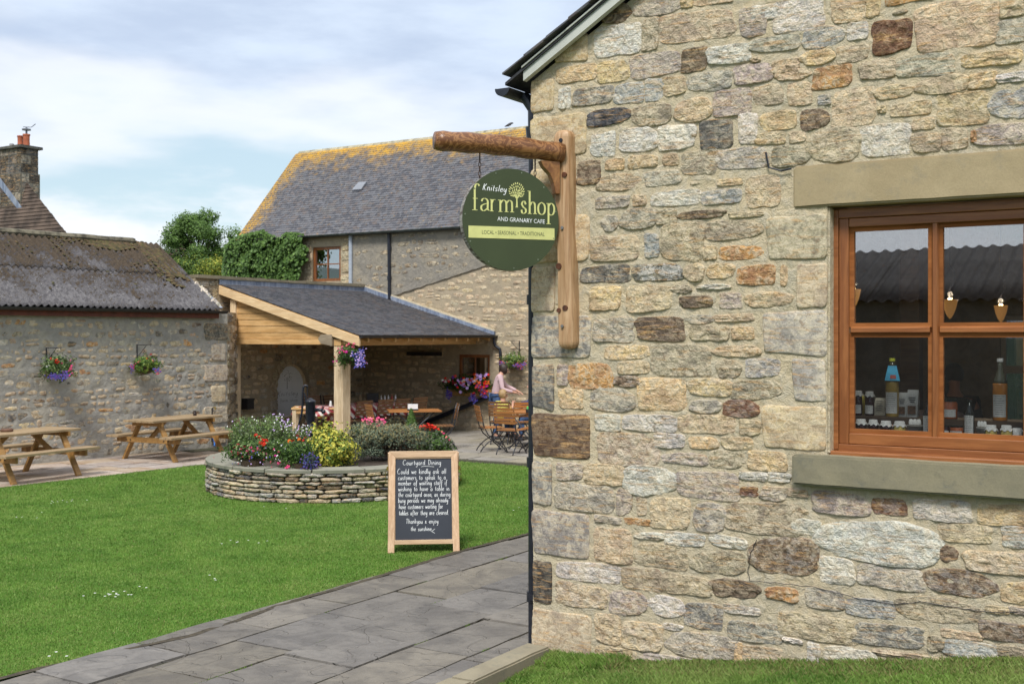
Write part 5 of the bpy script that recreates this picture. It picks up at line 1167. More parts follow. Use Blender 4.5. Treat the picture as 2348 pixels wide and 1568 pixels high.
# ================================================================ cottage at far left
CT = empty('cottage', (-12.67, 33, 0), math.radians(-32), 'cottage behind the barn with steep brown tiled roof and dark chimney', 'house')
TILE = m_simple('brown_roof_tile', (.085, .06, .045), .9, .55, 2.2, .5, src='World')
Ic = (Matrix.Translation((-12.67, 33, 0)) @ Matrix.Rotation(math.radians(-32), 4, 'Z')).inverted()
R0 = Vector((0, 0, 5.04)); T0 = Ic @ Vector((-16.7, 36.7, 8.69)); 
up = (T0-R0); dn = R0-up*.04; Lr = Vector((-9, 0, 0))
nr = Lr.cross(T0-R0).normalized(); nr = nr if nr.z > 0 else -nr
for k in range(34):
    a0_, a1_ = k/34, (k+1.3)/34; p0 = dn.lerp(T0, a0_); p1 = dn.lerp(T0, a1_); lift = nr*.03
    jag = R.uniform(-.02, .02); b = MB(); q = [p0+lift+Vector((jag, 0, 0)), p1+Vector((jag, 0, 0)), p1+Lr, p0+Lr+lift]; b.add(q+[v-nr*.02 for v in q], [(0,1,2,3), (0,3,7,4), (0,4,5,1)]); b.build('tile_course', TILE, CT)
b = MB(); vd = (Ic.to_3x3() @ Vector((-12.67, 33, 0))).normalized()*5; b.add([dn, T0, T0+Lr, dn+Lr, dn+vd], [(0, 1, 2, 3), (0, 4, 1)]); b.build('roof_deck', TILE, CT)
MB().box(dn.x-9, dn.x-2.6, dn.y+.4, dn.y+4, -.1, dn.z).build('wall', MORTG, CT)
cx0 = Ic @ Vector((-14.6, 34, 0)) + Vector((-.55, .5, 0)); DKS = m_mortar('soot_stone', (.07, .075, .075), (.12, .12, .105), (.19, .175, .13), .7)
ch = MB(); ch.box(cx0.x-1.0, cx0.x, cx0.y, cx0.y+.58, 4.8, 7.98); ch.box(cx0.x-1.03, cx0.x+.04, cx0.y-.035, cx0.y+.62, 4.8, 7.15); CHM = ch.build('chimney', m_mortar('chimney_joint', (.17, .16, .13), (.2, .185, .14), (.13, .125, .11)), CT, label='dark soot stained stone chimney with two clay pots')
unit = MB().box(-.5, .5, -.5, .5, -.5, .5); um = unit.mesh('block', STONEF)
for r in range(8):
    z = 5.72+.285*r; of = .0 if r > 4 else .035; y = 0
    for (f_, L_) in (('f', 1.0), ('s', .58)):
        x = -R.uniform(0, .2)
        while x < L_:
            w_ = R.uniform(.28, .45); a, c = max(0, x), min(L_, x+w_-.015)
            if c-a > .04:
                col = jit(PAL[R.choice('dkkkD')], .2)
                if f_ == 'f': o = inst(um, 'block', CHM, (cx0.x-(a+c)/2+of*.5, cx0.y-of, z+.13), (c-a, .02, .262), color=col)
                else: o = inst(um, 'block', CHM, (cx0.x+of, cx0.y+(a+c)/2, z+.13), (.02, c-a, .262), color=col)
            x += w_
MB().box(cx0.x-1.08, cx0.x+.10, cx0.y-.09, cx0.y+.68, 7.90, 7.98).build('cap_slab', DKS, CHM)
TER = m_simple('terracotta', (.40, .115, .055), .8, .2, 5)
for dx, r_, h_ in ((-.62, .085, .36), (-.32, .10, .38)):
    b = MB(); b.lathe([(r_, 7.97), (r_*.92, 7.97+h_*.5), (r_*.95, 7.97+h_-.05), (r_*1.1, 7.97+h_-.04), (r_*1.1, 7.97+h_), (r_*.8, 7.97+h_), (r_*.75, 7.97+h_-.1)], 14, M=Matrix.Translation((cx0.x+dx+.18, cx0.y+.28, 0))); b.build('chimney_pot', TER, CHM)
b = MB(); p = Vector((cx0.x-.14, cx0.y+.28, 8.35)); b.tube([p, p+Vector((0, 0, .22))], .03, 8); b.tube([p+Vector((0, 0, .12)), p+Vector((0, 0, .16))], .13, 12); b.tube([p+Vector((-.16, 0, .24)), p+Vector((.10, .1, .22)), p+Vector((.30, .1, .30))], .012, 5); b.build('cowl', m_simple('galvanised', (.22, .23, .26), .4, metal=.6), CHM)
MB().lathe([(.07, 7.97), (.07, 8.1), (.05, 8.1)], 10, M=Matrix.Translation((cx0.x-.75, cx0.y+.2, 0))).build('flue_pipe', m_simple('flue', (.3, .3, .3), .5), CHM)
MB().prism([(cx0.x-1.1, 6.9), (cx0.x+.02, 5.95), (cx0.x+.1, 5.95), (cx0.x+.1, 6.1), (cx0.x-1.0, 7.08)], cx0.y-.06, cx0.y-.04).build('lead_flashing', LEAD, CHM)
# ================================================================ barn behind the camera (seen mirrored in the panes) and hills
OB = empty('opposite_barn', (-9.5, -6.6, 0), math.radians(148), 'long low barn with dark corrugated roof mirrored in the shop window', 'building')
DCOR = m_simple('dark_corrugated', (.016, .015, .016), .9, .5, 3, .5)
for k in range(16): corrugated(OB, 'corrugated_sheet', -16+2*k, -14+2*k, -.2, 2.95, 3.1, 4.25, DCOR, pitch=.3, amp=.04, rows=3)
corrugated(OB, 'corrugated_sheet', -16, 16, 3.1, 4.25, 6.4, 2.95, DCOR, pitch=.3, rows=2)
MB().box(-16, 16, 0, 6.2, -.1, 2.95).build('wall', m_simple('shade_dark_wall', (.05, .045, .04), .9, .3, 3), OB)  # wall colour darkened in place of eave shade, so its reflection stays dim
HB = m_simple('hill_grass', (.07, .10, .085), .95, .3, .01, src='World'); b = MB(); n = 60
for i in range(n+1):
    a = math.radians(160+140*i/n); 
    for rr_, hz in ((420, -1), (520, 28+9*noise.noise(Vector((i*.13, 0, 0)))), (640, 40+14*noise.noise(Vector((i*.1, 3, 0)))), (900, -1)): b.v.append((math.sin(a)*rr_, math.cos(a)*rr_, hz))
b.f = [(i*4+j, (i+1)*4+j, (i+1)*4+j+1, i*4+j+1) for i in range(n) for j in range(3)]; b.m = [0]*len(b.f); b.build('hills', HB, smooth=True, kind='structure')
# ================================================================ foliage helpers
def at(x, y, Y): return Vector(((x-CX)/F*Y, Y, H-(y-HY)*Y/F))
def m_leaf(name, c, var=.35, rough=.5, trans=True):
    t = Mt(name); v = t.vec('World'); a = t.noise(v, 25, 2); b_ = t.noise(v, 3, 3)
    col = t.mix(t.rng(a, .3, .7), tuple(x*(1-var) for x in c), tuple(min(1, x*(1+var)) for x in c)); col = t.mix(t.rng(b_, .4, .7, 0, .35), col, tuple(x*.7 for x in c))
    m = t.done(col, rough, spec=.3)
    if trans:
        d = t.N.new('ShaderNodeBsdfTranslucent'); t.L.new(col, d.inputs[0]); mx = t.N.new('ShaderNodeMixShader'); mx.inputs[0].default_value = .25
        t.L.new(t.b.outputs[0], mx.inputs[1]); t.L.new(d.outputs[0], mx.inputs[2]); t.L.new(mx.outputs[0], t.out.inputs[0])
    return m
def leaves(name, P, size, mats, parent=None, out=None, aspect=.6, outw=1.0, idx=None, **k):
    P = np.asarray(P); n = len(P); d = NR.normal(size=(n, 3)); d /= np.linalg.norm(d, axis=1)[:, None]
    if out is not None: d = d*.6+np.asarray(out)*outw; d /= np.linalg.norm(d, axis=1)[:, None]
    r = NR.normal(size=(n, 3)); a = np.cross(d, r); a /= np.linalg.norm(a, axis=1)[:, None]; b_ = np.cross(d, a)
    s = (size*NR.uniform(.6, 1.3, n))[:, None]; fold = d*s*.18
    V = np.stack([P-a*s*.5, P+b_*s*aspect*.5+fold-a*s*.05, P+a*s*.5, P-b_*s*aspect*.5+fold-a*s*.05], 1)
    me = bpy.data.meshes.new(name); me.vertices.add(n*4); me.vertices.foreach_set('co', V.reshape(-1)); me.loops.add(n*6); q = np.arange(n)[:, None]*4
    me.loops.foreach_set('vertex_index', (q+np.array([[0,1,2,0,2,3]])).reshape(-1)); me.polygons.add(n*2); me.polygons.foreach_set('loop_start', np.arange(n*2)*3); me.polygons.foreach_set('loop_total', np.full(n*2, 3))
    for m in mats: me.materials.append(m)
    ii = NR.randint(0, len(mats), n) if idx is None else np.asarray(idx)
    me.polygons.foreach_set('material_index', np.repeat(ii, 2).astype(np.int32)); me.update(calc_edges=True); me.validate()
    o = bpy.data.objects.new(name, me); C.objects.link(o); o.parent = parent; return tag(o, **k)
def blob(c, r, n, shell=.55, lump=.25, seed=0, cut=-.9):
    d = NR.normal(size=(n, 3)); d /= np.linalg.norm(d, axis=1)[:, None]; d = d[d[:, 2] > cut]; n = len(d)
    q = np.array([1+lump*2*noise.noise(Vector(v)*2.2+Vector((seed, 0, 0)))+lump*noise.noise(Vector(v)*5+Vector((0, seed, 0))) for v in d])
    rad = (shell+(1-shell)*NR.rand(n)**.5)*q; return np.array(c)+d*rad[:, None]*np.array(r), d
def m_flower():
    t = Mt('petal'); c = t.info('Color'); n = t.noise(t.vec('Object'), 6, 2); return t.done(t.mix(t.rng(n, .3, .7), t.hsv(c, .5, 1, .7), t.hsv(c, .5, 1, 1.15)), .6, spec=.2)
PETAL = m_flower()
def head_mesh(seed, k=16):
    r = random.Random(seed); b = MB()
    for i in range(k):
        z = r.uniform(-.1, 1); a = r.uniform(0, 2*PI); q = math.sqrt(max(0, 1-z*z)); n = Vector((q*math.cos(a), q*math.sin(a), z)); p = n*r.uniform(.36, .5); u = n.orthogonal().normalized(); v = n.cross(u); s = r.uniform(.14, .2)
        b.add([p+n*.05]+[p+(u*math.cos(j*PI*.4)+v*math.sin(j*PI*.4))*s for j in range(5)], [(0, 1+j, 1+(j+1) % 5) for j in range(5)])
    return b
def petunia_mesh():
    b = MB(); b.add([(0, .12, 0)]+[(.5*math.cos(j*PI/5)*(1 if j % 2 else .88), -.04*(j % 2), .5*math.sin(j*PI/5)*(1 if j % 2 else .88)) for j in range(10)], [(0, 1+j, 1+(j+1) % 10) for j in range(10)]); return b
HM = [head_mesh(i).mesh('flower_head', PETAL) for i in range(4)]; PM = petunia_mesh().mesh('flower', PETAL)
FC = {'red': (.75, .03, .015), 'pink': (.75, .07, .22), 'mag': (.55, .02, .25), 'dark': (.30, .01, .03), 'blue': (.045, .04, .28), 'pur': (.11, .03, .22), 'lil': (.50, .34, .68), 'wht': (.8, .8, .78), 'org': (.75, .16, .02), 'sal': (.80, .25, .22), 'yel': (.7, .5, .05)}
def heads(parent, items, Y, s=.055, rel=None):
    """items: (x, y, colour, size factor) read off the view at depth Y; parent is at world location"""
    base = parent.location
    for it in items:
        x, y, c = it[:3]; k = (it[3] if len(it) > 3 else 1)*s; p = at(x, y, Y+R.uniform(-.05, .02))
        I = parent.matrix_basis.inverted()
        o = inst(R.choice(HM), 'flower_head', parent, I @ p, (k, k, k), (R.uniform(.2, 1.0), R.uniform(-.5, .5), R.uniform(0, 6)), (*FC[c], 1))
def petunias(parent, items, Y, s=.055):
    I = parent.matrix_basis.inverted()
    for x, y, c in items:
        p = at(x, y, Y+R.uniform(-.04, .02)); k = s*R.uniform(.8, 1.2); inst(PM, 'flower', parent, I @ p, (k, k, k), (R.uniform(-.5, .2), 0, -parent.rotation_euler.z+R.uniform(-.6, .6)), (*FC[c], 1))
def spread(cx_, cy_, rx, ry, n, cols):
    return [(cx_+R.gauss(0, rx), cy_+R.gauss(0, ry), R.choice(cols)) for _ in range(n)]
def dots(name, parent, P, size, cols, kind='stuff'):
    b = MB(); mats = [m_plain(name+'_'+c, FC[c]) if ('petal_'+c) not in bpy.data.materials else bpy.data.materials['petal_'+c] for c in cols]
    for m, c in zip(mats, cols): m.name = 'petal_'+c
    for p in P:
        d = Vector((R.uniform(-.5, .5), -1, R.uniform(0, .8))).normalized(); u = d.orthogonal().normalized(); v = d.cross(u); s = size*R.uniform(.7, 1.3)
        b.add([Vector(p)+(u*math.cos(j*PI*.4)+v*math.sin(j*PI*.4))*s*.5 for j in range(5)], [tuple(range(5))], R.randrange(len(cols)))
    return b.build(name, mats, parent, kind=kind)
LG = m_leaf('leaf_green', (.10, .185, .04)); LM_ = m_leaf('leaf_mid', (.07, .135, .03)); LD = m_leaf('leaf_dark', (.03, .065, .02)); LL = m_leaf('leaf_light', (.14, .24, .05)); LY = m_leaf('leaf_yellow', (.62, .58, .10), .2); LYG = m_leaf('leaf_yellow_green', (.25, .32, .05)); LGR = m_leaf('leaf_grey', (.17, .21, .14)); LGB = m_leaf('leaf_grey_brown', (.33, .28, .13)); LGT = m_leaf('leaf_dark_teal', (.055, .09, .07)); LP = m_leaf('leaf_pale', (.26, .34, .14))
BARK = m_simple('bark', (.10, .075, .05), .9, .3, 20, .5); TWIG = m_simple('brown_twig', (.085, .06, .04), .9, .4, 20); WICK = m_simple('wicker', (.075, .05, .03), .8, .5, 60, .6); SOIL = m_simple('soil', (.05, .035, .025), .95, .4, 15, .6)
# ================================================================ tree, shrubs, ivy
def tree(Y, x, y, rx, rz, n, label, mats, lobes, ls):
    c = at(x, y, Y); t = empty('tree', (c.x, c.y, 0), 0, label, 'tree'); b = MB()
    b.tube([(0, 0, 0), (.05, 0, c.z*.5), (0, 0, c.z-.1)], [.16, .11, .05], 8)
    P = []; Dd = []
    for i in range(lobes):
        a = R.uniform(0, 2*PI); q = R.uniform(.25, 1.15); z = R.uniform(-.85, .95); lc = Vector((math.cos(a)*rx*q*math.sqrt(max(.1, 1-z*z)), math.sin(a)*rx*q*.9, c.z+z*rz)); b.tube([(0, 0, c.z*.55), lc*.5+Vector((0, 0, c.z*.4)), lc], [.05, .03, .012], 5)
        p, d = blob(lc, (rx*R.uniform(.2, .42), rx*.36, rz*R.uniform(.18, .36)), n//lobes, .3, .35, i); P.append(p); Dd.append(d)
    b.build('trunk', BARK, t); leaves('crown', np.vstack(P), ls, mats, t, np.vstack(Dd)+np.array((0, -.2, .4)), .7)
    return t
tree(44, 452, 566, 1.45, 1.25, 30000, 'round green tree rising behind the barn roof beside the granary', [LM_, LG, LG, LL], 36, .085)
def bush(name, P_, rad, n, mats, ls, label, cat='shrub', **k):
    t = empty(name, (P_.x, P_.y, 0), 0, label, cat); p, d = blob((0, 0, P_.z), rad, n, .45, .35, R.random()*9); leaves('foliage', p, ls, mats, t, d, .6)
    MB().tube([(0, 0, 0), (0, 0, P_.z)], .04, 6).build('stem', BARK, t); return t
bush('shrub', at(440, 625, 40), (.9, .6, .62), 5000, [LG, LM_, LYG], .075, 'low green shrub behind the barn roof end')
bush('shrub', at(492, 618, 38.5), (.42, .4, .42), 2600, [LYG, LG, LY, LYG], .06, 'yellow flowering shrub between the tree and the ivy')
bush('shrub', at(405, 600, 42), (.5, .5, .5), 2500, [LD, LM_, TWIG], .08, 'small dark shrub just left of the round tree')
IV = empty('ivy', FR_.w(-7.5, -.1, 0), FR_.a, 'thick green ivy covering the upper left corner of the granary wall', 'climbing plant')
ivp = [(508, 645), (512, 600), (516, 562), (548, 540), (575, 535), (603, 528), (622, 540), (640, 545), (655, 535), (672, 533), (696, 538), (692, 560), (708, 572), (700, 588), (705, 596), (690, 610), (690, 628), (680, 648)]
P = []; Nn = []; tries = 0
ipx = np.array([p[0] for p in ivp]); XX_, YY_ = NR.uniform(506, 710, 60000), NR.uniform(526, 650, 60000); k_ = in_poly(ivp, XX_, YY_); XX_, YY_ = XX_[k_][:8500], YY_[k_][:8500]
for x, y in zip(XX_, YY_):
    yl = -.05-abs(R.gauss(0, .12))-.12*max(0, noise.noise(Vector((x*.04, y*.04, 0))))*2; lx, lz = FR_.px(x, y, yl); P.append((lx+7.5, yl+.1, lz))
leaves('foliage', P, .085, [LG, LG, LM_, LL, LG], IV, np.tile((0, -1, .35), (len(P), 1)), .85, 1.2)
b = MB()
for i in range(9):
    a = FR_.px(520+i*18, 648, -.04); c_ = FR_.px(530+i*19+R.uniform(-9, 9), 560, -.04); b.tube([(a[0]+7.5, .06, 2.9), (a[0]+7.5, .06, a[1]), (c_[0]+7.5, .06, c_[1])], [.02, .012, .006], 5)
b.build('stem', BARK, IV)
# ================================================================ planter
PCX, PCY, PA, PB = -2.66, 17.25, 1.83, 1.88
PL = empty('planter', (PCX, PCY, 0), 0, 'round raised drystone flower bed with flat stone coping on the lawn', 'planter')
def ell(a, k=0): return (PA+k)*math.cos(a), (PB+k)*math.sin(a)
b = MB(); n = 64; vs = [(*ell(2*PI*i/n, -.04), -.05) for i in range(n)]+[(*ell(2*PI*i/n, -.05), .40) for i in range(n)]; b.add(vs, [(i, (i+1) % n, n+(i+1) % n, n+i) for i in range(n)]); b.build('wall_core', MORTD, PL)
MB().add([(*ell(2*PI*i/n, -.3), .40+.0*i) for i in range(n)], [tuple(range(n))]).build('soil', SOIL, PL)
SN = [b_.mesh('stone', STONE, True) for b_ in FRB]; PLP = 'teebGDdubtnDdeDgk'
z = .0; cnt = 0
while z < .395:
    h = R.uniform(.045, .082); h = min(h, .40-z+.01); a = R.uniform(0, .2)-PI; e_ = a+2*PI
    while a < e_:
        w_ = R.uniform(.11, .34); da = w_/PA; m_ = a+da/2; front = -PI*1.12 < m_ < PI*.12
        if not front: a += da; continue
        x, y = ell(m_, -.01); ta = math.atan2(PB*math.cos(m_), -PA*math.sin(m_))
        me = SN[8+R.randrange(8)] if R.random() < .8 else SN[R.randrange(8)]
        col = jit(PAL[R.choice(PLP)], .15, R.choice((1, 1, 1, .8)))
        inst(me, 'stone', PL, (x, y, z+h/2), (w_-.006, R.uniform(.025, .06), h-.004), (0, R.uniform(-.02, .02), ta), tuple(q*1.0 for q in col)); cnt += 1; a += da
    z += h
a = 0; CAPM = m_dressed('planter_coping', (.24, .235, .19), (.29, .275, .22), (.15, .155, .15))
while a < 2*PI-.05:
    da = R.uniform(.22, .38); e2 = min(a+da, 2*PI); b = MB(); n = 5; z1 = .452+R.uniform(-.004, .004); vs = []
    for i in range(n+1):
        q = a+.006+(e2-a-.012)*i/n; ko = .035+R.uniform(-.008, .008)
        for (kk, zz) in ((ko, .403), (ko+.004, z1-.008), (ko-.01, z1), (-.30, z1), (-.30, .403)): vs.append((*ell(q, kk), zz))
    b.add(vs, [(i*5+j, (i+1)*5+j, (i+1)*5+(j+1) % 5, i*5+(j+1) % 5) for i in range(n) for j in range(5)]+[tuple(range(5)), tuple(n*5+j for j in range(5))])
    b.build('coping_stone', CAPM, PL); a = e2
SL_ = .44
def plant(name, Y, x, y, label, cat='plant', z=SL_):
    p = at(x, y, Y); return empty(name, (p.x, p.y, z), 0, label, cat)
# yellow variegated shrub
t = plant('variegated_shrub', 16.35, 757, 1040, 'bright yellow variegated shrub spilling over the planter coping', 'shrub')
p1_, d1 = blob((0, 0, .14), (.36, .33, .26), 2300, .6, .3, 3); p2_, d2 = blob((-.06, .05, .30), (.24, .22, .22), 900, .5, .5, 5)
sp = [];
for i in range(16):
    a = R.uniform(-.36, .30); h = R.uniform(.32, .52) ; 
    for j in range(16): f_ = j/16; sp.append((a*.8+.05*f_+R.gauss(0, .012), R.uniform(-.1, .1), .1+h*f_))
P = np.vstack([p1_, p2_, sp]); Dn = np.vstack([d1, d2, np.tile((0, -.5, .5), (len(sp), 1))]); leaves('foliage', P, .052, [LY, LY, LY, LYG, LG], t, Dn, .6)
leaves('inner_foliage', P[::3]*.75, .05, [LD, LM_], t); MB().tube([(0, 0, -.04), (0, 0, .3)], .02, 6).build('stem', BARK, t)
# grey hebe with bare brown underside
t = plant('hebe', 17.1, 880, 1030, 'wide grey-green bush with brown twiggy underside in the planter', 'shrub')
P = []; Dn = []
for (cx_, cy_, cz_, rx, ry, rz_, n) in ((-.30, -.1, .24, .32, .35, .28, 3600), (.15, 0, .28, .40, .4, .26, 4300), (.46, .05, .24, .22, .3, .24, 2000), (-.05, -.2, .32, .32, .25, .2, 2300), (-.42, -.25, .05, .2, .2, .16, 1200), (-.12, -.35, .08, .18, .15, .1, 700)):
    p, d = blob((cx_, cy_, cz_), (rx, ry, rz_), n, .72, .22, cx_*7, -.35); P.append(p); Dn.append(d)
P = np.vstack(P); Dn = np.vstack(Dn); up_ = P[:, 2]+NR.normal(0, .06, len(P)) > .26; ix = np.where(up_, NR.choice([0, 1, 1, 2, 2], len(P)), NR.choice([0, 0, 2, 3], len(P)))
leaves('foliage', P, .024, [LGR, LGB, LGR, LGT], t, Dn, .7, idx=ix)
b = MB()
for i in range(420):
    a = R.uniform(-PI, 0.2); r_ = R.uniform(.25, .62); x0, y0 = R.uniform(-.1, .2), R.uniform(-.05, .1); x1, y1 = x0+r_*math.cos(a)*.85, y0+r_*math.sin(a)*.6; z1 = R.uniform(-.0, .34)
    b.tube([(x0, y0, R.uniform(0, .1)), ((x0+x1)/2, (y0+y1)/2, z1*.6+.05+R.uniform(-.03, .03)), (x1, y1, z1)], [.005, .004, .0025], 3, cap=False)
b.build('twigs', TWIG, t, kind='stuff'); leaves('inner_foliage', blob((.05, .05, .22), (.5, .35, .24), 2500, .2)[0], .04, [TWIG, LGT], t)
# dwarf conifer
t = plant('dwarf_conifer', 18.3, 943, 1005, 'small bright green cone shaped conifer behind the wide bush', 'shrub'); P = []; Dn = []
for i in range(4200):
    f_ = R.random()**1.35; a = R.uniform(0, 2*PI); r_ = (.19*(1-f_)+.012)*R.uniform(.75, 1.08)*(1+.15*math.sin(a*5+f_*9)); P.append((r_*math.cos(a), r_*math.sin(a), -.02+f_*.66)); Dn.append((math.cos(a), math.sin(a), .6))
leaves('foliage', P, .028, [LG, LL, LM_], t, Dn, .4); MB().tube([(0, 0, -.04), (0, 0, .5)], [.02, .006], 6).build('trunk', BARK, t)
# red geranium pot at the right of the planter
t = plant('potted_geranium', 17.7, 1000, 1040, 'red and pink geraniums above leafy green at the right end of the planter', 'plant'); 
p, d = blob((0, 0, .12), (.25, .22, .20), 1900, .5, .3, 8); leaves('foliage', p, .045, [LG, LM_, LGR], t, d, .8)
heads(t, [(966, 980, 'red', 1.1), (974, 977, 'red', 1.2), (982, 976, 'red', 1.2), (990, 978, 'red', 1.1), (998, 981, 'red'), (1004, 985, 'red', .9), (978, 983, 'red', .9), (988, 984, 'org', .8), (1012, 990, 'sal', .7), (1018, 994, 'pink', .7), (1024, 1003, 'sal', .7), (1030, 1008, 'pink', .5)], 17.5, .07)
MB().lathe([(.10, -.05), (.14, .12), (.15, .12), (.13, .10)], 16).build('pot', m_simple('dark_pot', (.04, .035, .03), .6), t)
# left: tall airy lilac flowered plant
t = plant('lilac_flowered_plant', 17.2, 612, 1040, 'tall airy pale green plant with tiny lilac flowers at the left of the planter', 'plant'); P = []; b = MB(); tips = []
for i in range(150):
    x0 = R.uniform(-.50, .55); y0 = R.uniform(-.2, .25); h = R.uniform(.36, .64)*(1-.35*max(0, (x0-.1))/.5)*(1 if x0 > -.38 else .8); lx = R.gauss(0, .06)+x0*.12; p0 = Vector((x0*.8, y0, -.03)); p1 = Vector((x0+lx, y0, h)); b.tube([p0, p0.lerp(p1, .5), p1], [.004, .003, .002], 3, cap=False)
    for j in range(46): q = p0.lerp(p1, R.random()**.8); P.append(q+Vector((R.gauss(0, .025), R.gauss(0, .025), R.gauss(0, .01))))
    tips.append(p1)
leaves('foliage', P, .040, [LP, LP, LL, LGR], t, None, .5); b.build('stems', m_simple('green_stem', (.12, .18, .06)), t, kind='stuff')
dots('small_flowers', t, [q+Vector((R.gauss(0, .03), -.05, R.gauss(0, .02))) for q in tips for _ in range(2) if q.x > .12 or R.random() < .06], .018, ['lil', 'lil', 'wht'])
def wicker(parent, x, y, Y, r_):
    I = parent.matrix_basis.inverted(); p = I @ at(x, y, Y); b = MB(); b.lathe([(r_*.55, -r_*.75), (r_*.85, -r_*.4), (r_, 0), (r_*1.04, .01), (r_*.9, .0)], 18, M=Matrix.Translation(p)); return b.build('wicker_basket', WICK, parent)
t = plant('flower_basket', 15.75, 588, 1060, 'wicker basket of red and magenta geraniums on the left coping of the planter', 'flower basket'); wicker(t, 578, 1054, 15.85, .17)
c_ = t.matrix_basis.inverted() @ at(590, 1032, 15.9); p, d = blob(c_, (.46, .22, .16), 3300, .3, .35, 2); leaves('foliage', p, .036, [LG, LM_, LP, LD], t, d, .7)
heads(t, [(587, 998, 'red', .9), (596, 1003, 'red', .9), (603, 1012, 'red', 1.3), (606, 1019, 'red', 1.1), (598, 1016, 'red', 1.1), (611, 1010, 'red', .9), (628, 1030, 'pink', .5), (608, 1041, 'mag', 1.), (632, 1046, 'mag', .8), (640, 1036, 'pink', .6), (575, 1027, 'pink', .8), (567, 1034, 'pink', .7), (582, 1036, 'pink', .8), (571, 1042, 'mag', .6), (546, 1020, 'dark', .8), (538, 1026, 'dark', .7), (554, 1030, 'dark', .7), (530, 1036, 'dark', .6), (546, 1042, 'dark', .6), (560, 1024, 'dark', .6)], 15.7, .062)
heads(t, [(587+R.gauss(0, 5), 1028+R.gauss(0, 4), 'pink', .4) for _ in range(5)], 15.65, .06)
dots('small_flowers', t, [t.matrix_basis.inverted() @ at(R.gauss(590, 36), R.gauss(1046, 14), 15.55) for _ in range(50)], .017, ['wht', 'blue', 'lil', 'dark'])
t = plant('flower_basket', 15.55, 683, 1062, 'basket with coral red geraniums and blue lobelia beside the yellow shrub', 'flower basket'); wicker(t, 697, 1062, 15.6, .15)
c_ = t.matrix_basis.inverted() @ at(683, 1044, 15.7); p, d = blob(c_, (.27, .22, .20), 2300, .3, .35, 4); leaves('foliage', p, .036, [LG, LM_, LL, LD], t, d, .7)
c_ = t.matrix_basis.inverted() @ at(712, 1060, 15.45); p, d = blob(c_, (.13, .1, .13), 700, .3, .3, 6); leaves('lobelia_leaves', p, .022, [LD, LGT], t, d, .5)
dots('lobelia_flowers', t, [Vector(q) for q in p[::5]], .022, ['blue', 'pur', 'blue'])
heads(t, [(664, 1012, 'org', 1.), (672, 1011, 'red', .8), (686, 1008, 'org', .9), (694, 1010, 'red', .8), (700, 1004, 'red', .6), (682, 999, 'dark', .7), (640, 1062, 'pink', .9), (661, 1071, 'pink', 1.1), (655, 1074, 'pink', .7)], 15.45, .062)
# small pink flowers behind the bush
t = plant('pink_flowered_plant', 18.6, 850, 1000, 'spikes of small pink flowers showing behind the wide bush', 'plant'); p, d = blob((0, 0, .2), (.4, .2, .22), 900, .4); leaves('foliage', p, .04, [LG, LM_], t, d)
dots('small_flowers', t, [t.matrix_basis.inverted() @ at(R.uniform(830, 885), R.uniform(957, 976), 18.4) for _ in range(60)], .032, ['pink', 'sal', 'pink'])
# hand pump
p = at(712, 1000, 18.1); PU = empty('water_pump', (p.x, p.y, .42), 0, 'old black cast iron hand water pump with curved handle in the planter', 'pump')
b = MB(); b.lathe([(.13, 0), (.13, .02), (.075, .05), (.07, .16), (.08, .17), (.08, .185), (.066, .20), (.064, .27), (.076, .28), (.076, .295), (.062, .31), (.060, .37), (.073, .38), (.073, .395), (.06, .41), (.06, .46), (.068, .48), (.072, .50), (.078, .52), (.078, .76), (.088, .775), (.090, .79), (.080, .80), (.03, .83), (.02, .84)], 20); b.build('pump_body', BLACK, PU, smooth=True)
b = MB(); b.tube([(.06, -.01, .655), (.16, -.02, .655), (.20, -.02, .65)], [.030, .028, .032], 10); b.tube([(.20, -.02, .65), (.215, -.02, .60)], [.034, .03], 10); b.tube([(.20, -.02, .67), (.20, -.02, .73)], [.014, .006], 8); b.build('spout', BLACK, PU, smooth=True)
b = MB(); hp_ = [(-.045, 0, 1.005), (-.062, 0, 1.035), (-.085, 0, 1.04), (-.115, 0, 1.0), (-.125, 0, .9), (-.125, 0, .75), (-.135, 0, .62), (-.17, 0, .48), (-.20, 0, .38), (-.215, 0, .28)]
b.tube(hp_, [.016, .016, .017, .018, .018, .018, .017, .015, .013, .016], 8); b.build('handle', BLACK, PU, smooth=True)
b = MB(); b.tube([(-.05, 0, 1.0), (-.045, 0, .83)], .008, 6); b.tube([(-.06, 0, .76), (-.085, 0, .88), (-.1, 0, .92)], [.02, .014, .012], 6); b.build('pump_rod', BLACK, PU)
